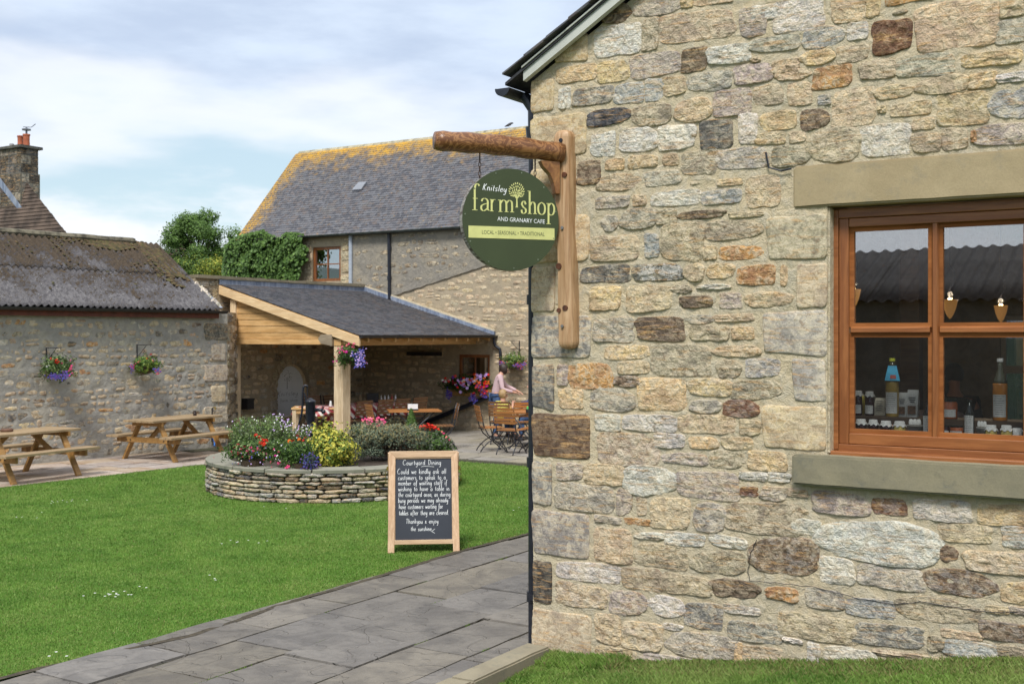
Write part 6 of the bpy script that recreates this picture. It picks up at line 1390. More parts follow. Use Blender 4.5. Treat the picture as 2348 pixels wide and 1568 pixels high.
# ================================================================ hanging baskets
def bracket(Fm, x, y, yl_face, arm, label, flip=1, hgt=.28, out=.26):
    lx, lz = Fm.px(x, y, 0); p = Fm.w(lx, -.012); t = empty('wall_bracket', (p.x, p.y, lz), Fm.a, label, 'bracket', 'scrolled iron brackets of the hanging baskets')
    b = MB(); b.box(-.008, .008, -.012, 0, -hgt, 0); b.build('back_plate', BLACK, t); b = MB(); b.tube([(0, -.01, -.005), (arm*.5, -out*.6, -.005), (arm, -out, -.0), (arm+.01, -out-.03, .015), (arm, -out-.02, -.03)], .006, 5); b.tube([(0, -.01, -hgt*.8), (arm*.35, -out*.3, -hgt*.55), (arm*.75, -out*.7, -.02)], .006, 5); b.build('arm', BLACK, t); return t, p, lz
def basket(Y, x, y, r_, label, foliage, hl, extra=None, ztop=None, sz_=.055, rx=1.4, rz_=.9, bowl=True):
    p = at(x, y, Y); t = empty('hanging_basket', p, 0, label, 'hanging basket', 'hanging flower baskets')
    if bowl: b = MB(); b.lathe([(r_*.2, -r_*.8), (r_*.6, -r_*.65), (r_*.9, -r_*.3), (r_, 0), (r_*.9, .01), (r_*.5, .02)], 16); b.build('bowl', WICK, t)
    if ztop: 
        b = MB()
        for k in range(3): a = k*2.1; b.tube([(r_*.95*math.cos(a), r_*.95*math.sin(a), 0), (0, 0, ztop)], .003, 4)
        b.build('chains', BLACK, t)
    q, d = blob((0, 0, .03), (r_*rx, r_*rx, r_*rz_), foliage[0], .35, .4, R.random()*9); leaves('foliage', q, foliage[1], foliage[2], t, d, .6)
    heads(t, hl, Y-.22, sz_)
    if extra: dots('small_flowers', t, [t.matrix_basis.inverted() @ at(e[0]+R.gauss(0, e[2]), e[1]+R.gauss(0, e[3]), Y-.25) for e in extra[0] for _ in range(e[4])], .026, extra[1])
    return t
tb, p, lz = bracket(FL, 105, 797, 0, .10, 'black iron bracket over the left wall basket')
Yb1 = FL.w(FL.px(131, 840, -.28)[0], -.28).y
basket(Yb1, 132, 848, .18, 'hanging basket of red and pink geraniums and blue lobelia, leftmost on the long wall', (2600, .04, [LG, LM_, LD, LP]), [(116, 823, 'red', .9), (124, 825, 'red', .7), (131, 827, 'red', 1.2), (134, 832, 'red', 1.1), (127, 831, 'red', .9), (142, 833, 'pink', .6), (162, 827, 'pink', .6), (164, 840, 'pink', 1.), (163, 846, 'pink', 1.1), (158, 851, 'pink', .7), (166, 856, 'pink', .8), (158, 862, 'pink', 1.), (150, 866, 'pink', .5), (107, 841, 'wht', .7), (112, 838, 'wht', .5)], ([(128, 862, 8, 4, 80), (148, 860, 5, 5, 50)], ['blue', 'pur', 'blue']), .28, rx=1.45, rz_=1.15)
bracket(FL, 313, 790, 0, .10, 'black iron bracket over the middle wall basket')
Yb2 = FL.w(FL.px(333, 840, -.28)[0], -.28).y
basket(Yb2, 331, 842, .17, 'hanging basket of orange and red flowers, right one on the long wall', (2300, .045, [LG, LL, LYG, LM_]), [(346, 813, 'red', .8), (337, 823, 'org', .7), (350, 827, 'sal', .6), (311, 834, 'pink', .7), (316, 831, 'sal', .7), (320, 828, 'sal', .6), (314, 840, 'pink', .5), (368, 849, 'sal', .5), (352, 830, 'pink', .4)], ([(302, 842, 3, 4, 35), (360, 850, 4, 4, 30)], ['blue', 'pur', 'dark']), .32, rx=1.5, rz_=.95)
Yp = 22.78
basket(Yp, 800, 820, .15, 'hanging basket of pink fuchsia and blue lobelia on the oak post', (3000, .035, [LG, LM_, LD]), [(812, 789, 'pink', .7), (800, 789, 'pink', .6), (795, 792, 'sal', .7), (809, 797, 'pink', .8), (790, 806, 'pink', .8), (783, 803, 'mag', .8), (795, 808, 'mag', .9), (778, 808, 'pink', .6), (768, 819, 'dark', .5), (764, 830, 'mag', .6), (772, 828, 'mag', .7), (835, 822, 'dark', .5), (840, 832, 'dark', .4), (784, 796, 'pink', .6), (775, 800, 'pink', .5)], ([(826, 824, 6, 8, 110), (830, 806, 4, 5, 30), (811, 812, 4, 4, 15), (820, 838, 4, 3, 30)], ['blue', 'lil', 'blue']), .30, rx=1.7, rz_=1.4, sz_=.085)
bracket(FR_, 1192, 781, 0, -.14, 'black iron bracket beside the near building corner')
Yr = FR_.w(FR_.px(1176, 830, -.25)[0], -.25).y
basket(Yr, 1176, 832, .20, 'hanging basket of white, red and violet flowers above the dark haired woman', (2800, .04, [LP, LG, LYG, LM_]), [(1145, 824, 'red', .5), (1150, 829, 'dark', .6), (1190, 830, 'dark', .8), (1197, 834, 'dark', .8), (1203, 833, 'dark', .8), (1206, 828, 'red', .6), (1160, 812, 'wht', .5), (1168, 810, 'wht', .5), (1176, 815, 'wht', .4), (1186, 817, 'wht', .4), (1158, 820, 'wht', .4)], ([(1187, 838, 5, 3, 60), (1153, 832, 4, 3, 30), (1200, 836, 6, 4, 40)], ['blue', 'pur', 'dark']), .33, rx=1.35, rz_=.95)
# window box
Yw = FR_.w(FR_.px(1085, 895, -.2)[0], -.2).y; xa, xb_ = FR_.px(1034, 897, -.22)[0], FR_.px(1128, 897, -.22)[0]; zz = FR_.px(1085, 908, -.25)[1]
WB = empty('window_box', FR_.w((xa+xb_)/2, -.02, zz), FR_.a, 'timber window box overflowing with red, lilac and blue flowers', 'window box'); L_ = (xb_-xa)/2
for z0, z1 in ((0, .085), (.09, .17)): MB().box(-L_, L_, -.24, -.22, z0, z1).build('board', PINE, WB)
MB().box(-L_, -L_+.02, -.22, 0, 0, .17).build('end_board', PINE, WB); MB().box(L_-.02, L_, -.22, 0, 0, .17).build('end_board', PINE, WB); MB().box(-L_+.02, L_-.02, -.22, 0, 0, .02).build('base_board', PINE, WB)
p, d = blob((-.10, -.16, .25), (L_+.12, .2, .20), 4200, .4, .3, 12); leaves('foliage', p, .045, [LM_, LG, LD], WB, d, .7)
I = WB.matrix_basis.inverted()
petunias(WB, spread(1060, 880, 12, 8, 14, ['lil', 'lil', 'pur']) + spread(1078, 876, 12, 6, 16, ['lil', 'lil', 'wht']) + spread(1105, 862, 8, 4, 12, ['lil', 'lil']) + spread(1100, 884, 10, 5, 10, ['lil', 'mag']), Yw-.3, .075)
heads(WB, spread(1080, 866, 6, 4, 6, ['red', 'org']) + spread(1110, 880, 9, 9, 22, ['red', 'red', 'org']) + spread(1035, 872, 6, 6, 7, ['red', 'dark', 'mag']) + spread(1055, 884, 7, 5, 5, ['org', 'red']) + [(1088, 858, 'red', 1.), (1120, 860, 'red', 1.)] + spread(1020, 872, 4, 4, 4, ['wht', 'wht', 'mag']) + spread(1095, 902, 8, 3, 5, ['red', 'dark']), Yw-.32, .075)
dots('trailing_flowers', WB, [I @ at(cx_+R.gauss(0, 4.5), cy_+R.gauss(0, 6), Yw-.33) for cx_, cy_, n in ((1030, 904, 60), (1085, 912, 50), (1110, 903, 70)) for _ in range(n)], .035, ['blue', 'pur', 'blue'])
# ================================================================ picnic tables
def picnic(loc, rz_, label):
    t = empty('picnic_table', loc, rz_, label, 'picnic table', 'wooden picnic tables along the wall'); L_ = 1.78
    for i in range(5): MB().box(-L_/2, L_/2, -.36+i*.146, -.36+i*.146+.138, .70, .738).build('top_board', PINEW if i < 5 else PINE, t, bevel=.003)
    for s in (-1, 1):
        for j in range(2): y = s*(.64+.0)+(j-.5)*.15; MB().box(-L_/2, L_/2, y-.068, y+.068, .42, .458).build('seat_board', PINEW, t, bevel=.003)
        x = s*.66
        MB().box(x-.02, x+.02, -.74, .74, .325, .418).build('seat_bearer', PINE, t, bevel=.003); MB().box(x-.02, x+.02, -.36, .36, .625, .698).build('top_bearer', PINE, t, bevel=.003)
        for q in (-1, 1): MB().beam((x-s*.045, q*.62, 0), (x-s*.045, q*.22, .70), .042, .095, roll=(0, 1, 0) if 0 else (1, 0, 0)).build('leg', PINE, t, bevel=.003)
        MB().beam((x-s*.04, 0, .37), (x-s*.42, 0, .69), .045, .07).build('brace', PINE, t)
        for q in (-.50, -.40, .40, .50): MB().tube([(x+s*.018, q, .37), (x+s*.032, q, .37)], .012, 6).build('bolt', BLACK, t)
    return t
pa = math.atan2(1.2, .62)
picnic((-6.2, 21.15, 0), pa, 'wooden picnic table nearest the oak post, foot of the long wall')
picnic((-7.75, 18.13, 0), pa, 'wooden picnic table cut by the left edge of the photo')
# small items
b = MB(); b.lathe([(.035, 0), (.035, .05), (.028, .06), (.03, .09)], 10); o = b.build('candle_jar', m_simple('dark_glass', (.03, .02, .02), .2), label='small dark jar on the picnic table nearest the post', cat='jar'); o.location = (-5.95, 21.6, .74)
b = MB(); b.lathe([(.09, 0), (.10, .03), (.08, .05), (.05, .045)], 12); o = b.build('ashtray', m_simple('brown_clay', (.12, .06, .035), .7), label='small brown bowl on the left picnic table', cat='bowl'); o.location = (-7.9, 18.0, .74)
tp = empty('water_tap', FL.w(-.12, -.03, 0), FL.a, 'outdoor tap and blue hose on the long wall by the oak post', 'tap')
MB().tube([(0, 0, .1), (0, 0, .78), (.0, -.05, .80)], .014, 6).build('pipe', BLACK, tp); MB().tube([(0, -.05, .80), (0, -.10, .80), (0, -.10, .75)], .014, 6).build('spout', BRS, tp); MB().tube([(0, -.02, .2), (.02, -.05, .1), (-.02, -.1, .03)], .014, 6).build('hose', m_simple('blue_hose', (.02, .15, .5), .5), tp)
bn = MB().box(-.1, .1, -.09, .09, 0, .22); bn.box(-.11, .11, -.10, .10, .2, .24); o = bn.build('wall_box', BLKM, label='small black box on the wall beside the left oak post', cat='box'); p = FB.w(.75, -.1, .62); o.location = p; o.rotation_euler = (0, 0, FB.a)
# ================================================================ cafe furniture
def chair_proto(mats, label):
    t = empty('folding_chair', (0,0,0), 0, label, 'chair', 'slatted folding chairs of the courtyard cafe'); W = .205
    for s in (-1, 1):
        b = MB(); b.tube([(s*W, -.30, .90), (s*W, -.245, .70), (s*W, -.20, .50), (s*W, -.12, .34), (s*W, .06, .19), (s*W, .20, .07), (s*W, .24, .0)], .0115, 6); b.tube([(s*W, .215, 0), (s*W, .27, .0)], .016, 6); b.build('upright', BLACK, t, smooth=True)
        b = MB(); b.tube([(s*(W-.03), .20, .445), (s*(W-.03), .08, .30), (s*(W-.03), -.10, .19), (s*(W-.03), -.22, .07), (s*(W-.03), -.26, 0)], .0115, 6); b.build('leg', BLACK, t, smooth=True)
    b = MB(); b.tube([(-W, .17, .09), (-.1, .20, .14), (.1, .20, .14), (W, .17, .09)], .008, 5); b.build('stretcher', BLACK, t); b = MB(); b.tube([(-W+.03, -.2, .09), (-.1, -.2, .14), (.1, -.2, .14), (W-.03, -.2, .09)], .008, 5); b.build('stretcher', BLACK, t)
    b = MB(); b.box(-W-.01, W+.01, -.21, -.2, .43, .45); b.build('seat_bar', BLACK, t)
    for i in range(5):
        z0 = .585+i*.064; y0 = -.215-.055*(i/4)-.012; b = MB(); n = 6; vs = []
        for j in range(n+1):
            u = -1+2*j/n; yy = y0+.0-.02*(1-u*u)
            for dy, zz in ((0, z0), (0, z0+.050), (-.012, z0+.050), (-.012, z0)): vs.append((u*(W+.018), yy+dy-.01*((zz-z0)/.05), zz))
        b.add(vs, [(j*4+k, j*4+(k+1) % 4, (j+1)*4+(k+1) % 4, (j+1)*4+k) for j in range(n) for k in range(4)]+[(0,1,2,3), tuple(n*4+k for k in range(4))]); b.build('back_slat', mats, t)
    for i in range(6): MB().box(-W-.012, W+.012, -.19+i*.068, -.19+i*.068+.058, .455, .471).build('seat_slat', mats, t)
    return t
ch0 = chair_proto(TEAK, 'first'); first = True
def chair(x, y, face, label, mat=None):
    global first
    if first: c = ch0; first = False
    else: c = copy_tree(ch0)
    c.location = (x, y, 0); c.rotation_euler = (0, 0, face-PI/2); c['label'] = label
    if mat:
        for k in c.children:
            if 'slat' in k.name:
                if (k.data.name+'_d') in bpy.data.meshes: k.data = bpy.data.meshes[k.data.name+'_d']
                else: nm = k.data.name+'_d'; k.data = k.data.copy(); k.data.name = nm; k.data.materials[0] = mat
    return c
chair(-.02, 21.75, math.radians(62), 'slatted folding chair with its back to us, closest to the near building corner')
chair(-.40, 22.35, math.radians(15), 'slatted folding chair turned sideways at the left of the near cafe table')
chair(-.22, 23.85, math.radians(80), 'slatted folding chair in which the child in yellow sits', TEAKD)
chair(.20, 23.6, math.radians(100), 'slatted folding chair between the child and the drainpipe')
chair(.42, 21.2+.9, math.radians(160), 'slatted folding chair mostly hidden by the drainpipe')
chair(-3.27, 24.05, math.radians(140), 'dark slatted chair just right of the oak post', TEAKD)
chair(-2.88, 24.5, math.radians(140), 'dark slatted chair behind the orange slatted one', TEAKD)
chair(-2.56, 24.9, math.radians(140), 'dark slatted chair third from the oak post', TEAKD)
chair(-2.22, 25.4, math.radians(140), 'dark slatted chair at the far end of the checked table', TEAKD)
chair(-2.56, 22.75, math.radians(25), 'brighter orange slatted chair in front of the checked cloth')
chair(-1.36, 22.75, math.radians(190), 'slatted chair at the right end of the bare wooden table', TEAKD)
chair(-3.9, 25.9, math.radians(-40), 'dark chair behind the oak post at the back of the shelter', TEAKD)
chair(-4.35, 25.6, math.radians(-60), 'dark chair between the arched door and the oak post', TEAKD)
def cafe_table(x, y, rz_, w_, d_, label, top=TEAK):
    t = empty('cafe_table', (x, y, 0), rz_, label, 'table')
    n = int(d_/.09)
    for i in range(n): MB().box(-w_/2, w_/2, -d_/2+i*d_/n+.003, -d_/2+(i+1)*d_/n-.003, .715, .738).build('top_slat', top, t)
    for s in (-1, 1):
        b = MB()
        for q in (-1, 1): b.tube([(q*(w_/2-.12), s*(d_/2-.06), 0), (q*.02, s*(d_/2-.08), .36), (-q*(w_/2-.14), s*(d_/2-.08), .712)], .013, 6)
        b.build('cross_legs', BLACK, t)
    MB().box(-w_/2+.06, w_/2-.06, -.01, .01, .69, .712).build('frame_bar', BLACK, t); return t
cafe_table(.42, 22.75, math.radians(-32), 1.0, .75, 'wooden slatted table at the near building corner with a condiment caddy')
cafe_table(.1, 24.75, math.radians(-32), .9, .7, 'wooden slatted table where the woman lays out things')
cafe_table(-1.98, 23.25, math.radians(10), 1.05, .75, 'bare wooden slatted table holding white napkins')
def m_check():
    t = Mt('red_white_check'); s = t.N.new('ShaderNodeSeparateXYZ'); t.L.new(t.vec('Object', rot=(0, 0, PI/4)), s.inputs[0]); f_ = []
    for i in (0, 1): f_.append(t.math('GREATER_THAN', t.math('FRACT', t.math('MULTIPLY', t.math('ADD', s.outputs[i], t.math('MULTIPLY', s.outputs[2], .7)), 6.5)), .5))
    k = t.math('MULTIPLY', t.math('ADD', f_[0], f_[1]), .5); c = t.mix(t.rng(k, .0, .5), (.72, .68, .64), (.50, .20, .20)); c = t.mix(t.rng(k, .5, 1.), c, (.27, .02, .03)); return t.done(c, .85)
CHECK = m_check()
def cloth(x, y, rz_, w_, d_, drop, label):
    b = MB(); n = 26; m = 12; z0 = .746
    # top
    for j in range(m+1):
        for i in range(n+1): b.v.append((-w_/2+w_*i/n, -d_/2+d_*j/m, z0+.002*noise.noise(Vector((i*.5, j*.5, x)))))
    b.f = [(j*(n+1)+i, j*(n+1)+i+1, (j+1)*(n+1)+i+1, (j+1)*(n+1)+i) for j in range(m) for i in range(n)]
    per = [(i, 0) for i in range(n)]+[(n, j) for j in range(m)]+[(i, m) for i in range(n, 0, -1)]+[(0, j) for j in range(m, 0, -1)]; base = len(b.v); L_ = len(per); K = 4
    for r in range(1, K+1):
        for a, (i, j) in enumerate(per):
            px_, py_ = -w_/2+w_*i/n, -d_/2+d_*j/m; v = Vector((px_/w_, py_/d_, 0)).normalized(); cor = max(0, 1-min(abs(abs(px_)-w_/2)+abs(abs(py_)-d_/2), .3)/.3)
            wv = .025*math.sin(a*1.1)*r/K; ox = (math.copysign(1, px_) if abs(abs(px_)-w_/2) < 1e-6 else 0); oy = (math.copysign(1, py_) if abs(abs(py_)-d_/2) < 1e-6 else 0)
            b.v.append((px_+ox*(.015+wv*.8+.01*r), py_+oy*(.015+wv*.8+.01*r), z0-drop*(r/K)*(1+.7*cor)))
    ids = [j*(n+1)+i for i, j in per]
    for r in range(K):
        for a in range(L_):
            a2 = (a+1) % L_; p0 = ids[a] if r == 0 else base+(r-1)*L_+a; p1 = ids[a2] if r == 0 else base+(r-1)*L_+a2; b.f.append((p0, p1, base+r*L_+a2, base+r*L_+a))
    b.m = [0]*len(b.f); o = b.build('tablecloth', CHECK, smooth=True, label=label, cat='tablecloth', group='checked tablecloths'); o.location = (x, y, 0); o.rotation_euler = (0, 0, rz_); return o
def oak_table(x, y, rz_, w_, d_, label):
    t = empty('wooden_table', (x, y, 0), rz_, label, 'table')
    MB().box(-w_/2, w_/2, -d_/2, d_/2, .71, .74).build('table_top', OAKX, t); MB().box(-w_/2+.05, w_/2-.05, -d_/2+.03, -d_/2+.06, .62, .708).build('apron', OAKX, t)
    for sx_ in (-1, 1):
        for sy in (-1, 1): MB().box(sx_*(w_/2-.06)-.04, sx_*(w_/2-.06)+.04, sy*(d_/2-.06)-.04, sy*(d_/2-.06)+.04, 0, .708).build('leg', OAKZ, t)
    return t
oak_table(-3.32, 25.25, math.radians(54), 2.3, .74, 'long table under the checked cloth beyond the oak post'); cloth(-3.32, 25.25, math.radians(54), 2.34, .78, .26, 'red and white checked cloth, long one to the right of the oak post')
oak_table(-4.08, 24.25, math.radians(5), 1.05, .8, 'light wooden table with solid legs between pump and oak post'); cloth(-4.02, 24.2, math.radians(50), .74, .74, .10, 'red and white checked cloth on the table between pump and oak post')
def small(name, prof, mat, loc, label, cat, n=10): o = MB().lathe(prof, n).build(name, mat, smooth=True, label=label, cat=cat); o.location = loc; return o
small('salt_cellar', [(.03, 0), (.035, .02), (.022, .10), (.02, .12), (.005, .13)], WHITE, (-3.78, 24.0, .752), 'white shaker on the checked cloth left of the post', 'shaker')
nh = empty('napkin_holder', (-1.98, 23.1, .74), .1, 'white napkins standing in a holder on the bare wooden table', 'napkin holder')
for i in range(4): MB().box(-.11+.0*i, .09, -.045+i*.025, -.04+i*.025, .0, .13+R.uniform(-.015, .01)).build('napkin', WHITE, nh)
MB().box(-.12, .10, -.06, .06, 0, .03).build('holder', BLKM, nh)
cd_ = empty('condiment_caddy', (.40, 22.4, .74), -.3, 'black caddy of sauce sachets on the table by the drainpipe', 'caddy'); MB().box(-.12, .12, -.06, .06, 0, .07).build('tray', BLKM, cd_)
for i, c in enumerate(((.1, .5, .1), (.6, .05, .3), (.75, .75, .7), (.6, .1, .08), (.7, .7, .6))): MB().box(-.11+i*.045, -.11+i*.045+.038, -.03, -.02, .05, .125+.02*(i % 2)).build('sachet', m_plain('sachet%d' % i, c), cd_)
for i in range(5):
    small('bottle', [(.022, 0), (.022, .09), (.010, .11), (.012, .14)], [WHITE, m_plain('red_sauce', (.4, .05, .04))][i % 2 and i == 3], (-2.95+.075*i, 25.95+.06*i, .752), ['small white condiment bottle %s of the row on the long checked table' % q for q in ('first', 'second', 'third', 'fourth', 'fifth')][i], 'bottle')['group'] = 'condiment bottles on the long table'
o = MB().box(-.13, .13, -.06, .06, 0, .2).build('menu_box', BLKM, label='black box left of the condiment bottles on the long table', cat='box'); o.location = (-3.12, 25.75, .752); o.rotation_euler = (0, 0, .3)
p0 = at(838, 968, 27.2); p1 = at(826, 905, 27.6); br = MB(); br.tube([(p0.x, p0.y, .15), p1], .014, 6); o = br.build('broom', OAKZ, label='broom handle leaning against the dark shelter wall', cat='broom')
# bird
bp = FR_.w(*(lambda q: (q.x, 2.35, 7.56))(roofpt(1163, 292))); br = MB(); br.tube([(-.11, 0, .0), (-.04, 0, .03), (.02, 0, .06), (.06, 0, .085), (.09, 0, .09), (.12, 0, .085)], [.008, .028, .036, .026, .02, .003], 8); br.tube([(.0, .01, .04), (.0, .01, -.02)], .004, 4); o = br.build('bird', m_simple('dark_feather', (.05, .05, .055), .7), smooth=True, label='small dark bird perched on the granary ridge', cat='bird'); o.location = bp
# ================================================================ people
SKIN = m_simple('skin', (.55, .30, .21), .5, .06, 8)
def skinmesh(name, V, E, rad, mat, parent, root=0, sub=2, M=None, smooth=True):
    me = bpy.data.meshes.new(name); vv = [tuple(M @ Vector(v)) if M is not None else v for v in V]; me.from_pydata(vv, E, []); me.materials.append(mat)
    o = bpy.data.objects.new(name, me); C.objects.link(o); o.parent = parent
    s = o.modifiers.new('skin', 'SKIN'); s.use_smooth_shade = True; lay_ = me.skin_vertices[0] if me.skin_vertices else None
    if lay_ is None:
        bm = bmesh.new(); bm.from_mesh(me); bm.verts.layers.skin.verify(); bm.to_mesh(me); bm.free(); lay_ = me.skin_vertices[0]
    for i, r in enumerate(rad):
        rr = r if isinstance(r, tuple) else (r, r); lay_.data[i].radius = rr; lay_.data[i].use_root = (i == root)
    u = o.modifiers.new('sub', 'SUBSURF'); u.levels = sub; u.render_levels = sub; return o
def person(loc, rz_, J, label, top, legs, hairc, hair_kind='short', legs_on=True, top_name='top', s=1.0, long_sleeve=True, face=True):
    """J: joints in metres, figure faces +x"""
    t = empty('person', loc, rz_, label, 'person'); t.scale = (s, s, s)
    v = lambda k: Vector(J[k]); nk, hd = v('neck'), v('head'); up_ = (hd-nk).normalized(); V = []; E = []; Rr = []
    def add(p, r, par=None):
        V.append(tuple(p)); Rr.append(r); 
        if par is not None: E.append((par, len(V)-1))
        return len(V)-1
    pel = add(v('pelvis'), (.13, .11)); wst = add(v('waist'), (.115, .09), pel); chs = add(v('chest'), (.135, .10), wst); ub = add(v('neck')-up_*.04, .075, chs); n1 = add(nk+up_*.02, .05, ub); h0 = add(hd-up_*.05, .062, n1); h1 = add(hd+up_*.005, .084, h0); h2 = add(hd+up_*.07, .075, h1)
    for sd in ('l', 'r'):
        sh, el, wr = v('sh'+sd), v('el'+sd), v('wr'+sd); a = add(sh, .055, chs); m1 = add(sh.lerp(el, .5), .046, a); b_ = add(el, .038, m1); c_ = add(el.lerp(wr, .5), .035, b_); d = add(wr, .024, c_); hdir = (wr-el).normalized(); sidev = hdir.cross(Vector((0, 0, 1))).normalized(); p = add(wr+hdir*.05, (.030, .020), d)
        k = 1 if sd == 'l' else -1
        for f_ in range(4):
            off = sidev*(f_-1.5)*.018; L_ = (.065, .075, .07, .055)[f_]; q = add(wr+hdir*.085+off, .0095, p); q = add(wr+hdir*(.085+L_*.5)+off+Vector((0, 0, -.012)), .0085, q); add(wr+hdir*(.085+L_*.9)+off+Vector((0, 0, -.03)), .007, q)
        q = add(wr+hdir*.035+sidev*k*.035, .011, p); add(wr+hdir*.07+sidev*k*.05+Vector((0, 0, -.01)), .009, q)
        if 'hip'+sd in J:
            hp, kn, an = v('hip'+sd), v('kn'+sd), v('an'+sd); a = add(hp, .085, pel); m1 = add(hp.lerp(kn, .5), .072, a); b_ = add(kn, .052, m1); c_ = add(kn.lerp(an, .35), .052, b_); d = add(an, .036, c_); add(an+Vector((.13, 0, -.05)), (.035, .025), d)
    skinmesh('body', V, E, Rr, SKIN, t)
    # clothes
    V, E, Rr = [], [], []; pel = add(v('pelvis')-Vector((0, 0, .03)), (.158, .138)); wst = add(v('waist'), (.135, .108), pel); chs = add(v('chest'), (.158, .12), wst); ub = add(nk-up_*.055, .088, chs)
    for sd in ('l', 'r'):
        sh, el, wr = v('sh'+sd), v('el'+sd), v('wr'+sd); a = add(sh, .068, chs); m1 = add(sh.lerp(el, .5), .060, a)
        if long_sleeve: b_ = add(el, .052, m1); c_ = add(el.lerp(wr, .5), .045, b_); add(el.lerp(wr, .93), .036, c_)
    skinmesh(top_name, V, E, Rr, top, t)
    if 'hipl' in J and legs:
        V, E, Rr = [], [], []; pel = add(v('pelvis')-Vector((0, 0, .03)), (.142, .122))
        for sd in ('l', 'r'):
            hp, kn, an = v('hip'+sd), v('kn'+sd), v('an'+sd); a = add(hp, .10, pel); m1 = add(hp.lerp(kn, .5), .086, a); b_ = add(kn, .066, m1); c_ = add(kn.lerp(an, .4), .063, b_); add(kn.lerp(an, .95), .05, c_)
        skinmesh('trousers', V, E, Rr, legs, t)
        SHO = m_simple('shoe', (.03, .025, .025), .5)
        for sd in ('l', 'r'):
            an = v('an'+sd); skinmesh('shoe', [tuple(an+Vector((-.05, 0, -.04))), tuple(an+Vector((.06, 0, -.05))), tuple(an+Vector((.16, 0, -.062)))], [(0, 1), (1, 2)], [.045, .045, .032], SHO, t, sub=1)
    # face and hair
    yaw = Vector(J.get('look', (1, 0, 0))).normalized(); lf = Vector((-yaw.y, yaw.x, 0)); 
    def ball(nm, c, r, mat, sc3=(1, 1, 1)):
        bm = bmesh.new(); bmesh.ops.create_uvsphere(bm, u_segments=16, v_segments=10, radius=1); Mx = Matrix((( yaw.x, lf.x, 0), (yaw.y, lf.y, 0), (yaw.z, 0, 1)))
        for q in bm.verts: q.co = c + Mx @ Vector((q.co.x*r*sc3[0], q.co.y*r*sc3[1], q.co.z*r*sc3[2]))
        me = bpy.data.meshes.new(nm); bm.to_mesh(me); bm.free(); me.materials.append(mat); me.polygons.foreach_set('use_smooth', [True]*len(me.polygons)); o = bpy.data.objects.new(nm, me); C.objects.link(o); o.parent = t; return o
    ball('nose', hd+yaw*.095+Vector((0, 0, -.012)), .016, SKIN, (1.2, .8, 1.3))
    for k in (-1, 1):
        ball('eye', hd+yaw*.078+lf*k*.032+Vector((0, 0, .012)), .011, m_simple('eye', (.04, .03, .03), .2), (.7, 1.2, .8)); ball('ear', hd+lf*k*.082+yaw*-.005, .024, SKIN, (.7, .4, 1.2))
    ball('mouth', hd+yaw*.080+Vector((0, 0, -.048)), .016, m_simple('lips', (.42, .13, .11), .5), (.5, 1.5, .45))
    HR = m_wood('hair_'+label.split()[0], tuple(x*.7 for x in hairc), hairc, 'z', .5, 4, bs=.4)
    bm = bmesh.new(); bmesh.ops.create_uvsphere(bm, u_segments=28, v_segments=18, radius=1); dele = []
    for q in bm.verts:
        d = q.co.copy(); front = d.x; lowcut = -.95 if hair_kind == 'bob' else -.8
        r = .108 if hair_kind == 'bob' else .100
        if hair_kind == 'bob' and d.z < 0: r = .110*(1+.08*-d.z) if front < .35 else .1
        r *= 1+.05*noise.noise(d*4)+.03*noise.noise(d*11)
        if (front > .30 and d.z < .45) or (hair_kind != 'bob' and d.z < lowcut+.3*max(0, front)): dele.append(q)
        q.co = hd+Vector((0, 0, .012)) + yaw*d.x*r*1.0 + lf*d.y*r*.93 + Vector((0, 0, d.z*r*(1.12 if d.z > 0 else 1.0)))
    bmesh.ops.delete(bm, geom=dele, context='VERTS'); me = bpy.data.meshes.new('hair'); bm.to_mesh(me); bm.free(); me.materials.append(HR); me.polygons.foreach_set('use_smooth', [True]*len(me.polygons)); o = bpy.data.objects.new('hair', me); C.objects.link(o); o.parent = t; m = o.modifiers.new('s', 'SOLIDIFY'); m.thickness = .02; m.offset = -1
    return t
KNIT = m_simple('pink_knit', (.56, .40, .42), .9, .08, 60, .3); DENIM = m_simple('blue_denim', (.045, .09, .20), .85, .3, 20, .2); YEL = m_simple('yellow_cotton', (.72, .66, .14), .85, .08, 10); DKB = m_simple('navy_cloth', (.03, .045, .12), .85, .2, 10); DKS_ = m_simple('charcoal_jumper', (.05, .042, .04), .9, .2, 20); LILS = m_simple('striped_lilac_shirt', (.36, .33, .40), .8, .1, 40)
pw_ = G(1152, 1006)
WJ = dict(pelvis=(-.02, 0, .93), waist=(.0, 0, 1.08), chest=(.05, 0, 1.27), neck=(.10, 0, 1.40), head=(.16, 0, 1.50), shl=(.05, .17, 1.34), shr=(.05, -.17, 1.35), ell=(.22, .22, 1.14), elr=(.10, -.24, 1.08), wrl=(.46, .14, 1.03), wrr=(.34, -.22, 1.02), hipl=(-.02, .09, .88), hipr=(-.02, -.09, .88), knl=(.02, .10, .48), knr=(.0, -.10, .48), anl=(-.02, .10, .09), anr=(-.06, -.10, .09), look=(.8, .35, -.25))
person((pw_.x-.12, pw_.y, 0), .12, WJ, 'dark haired woman in a pale pink jumper and jeans reaching over the cafe table', KNIT, DENIM, (.045, .028, .022), 'bob', top_name='jumper')
CJ = dict(pelvis=(0, 0, .50), waist=(.0, 0, .62), chest=(.01, 0, .74), neck=(.02, 0, .86), head=(.03, 0, 1.0), shl=(.01, .14, .82), shr=(.01, -.14, .82), ell=(.05, .18, .66), elr=(.08, -.17, .66), wrl=(.24, .12, .74), wrr=(.25, -.12, .80), hipl=(.03, .08, .50), hipr=(.03, -.08, .50), knl=(.34, .08, .48), knr=(.34, -.08, .48), anl=(.36, .08, .18), anr=(.36, -.08, .18), look=(.75, -.5, -.1))
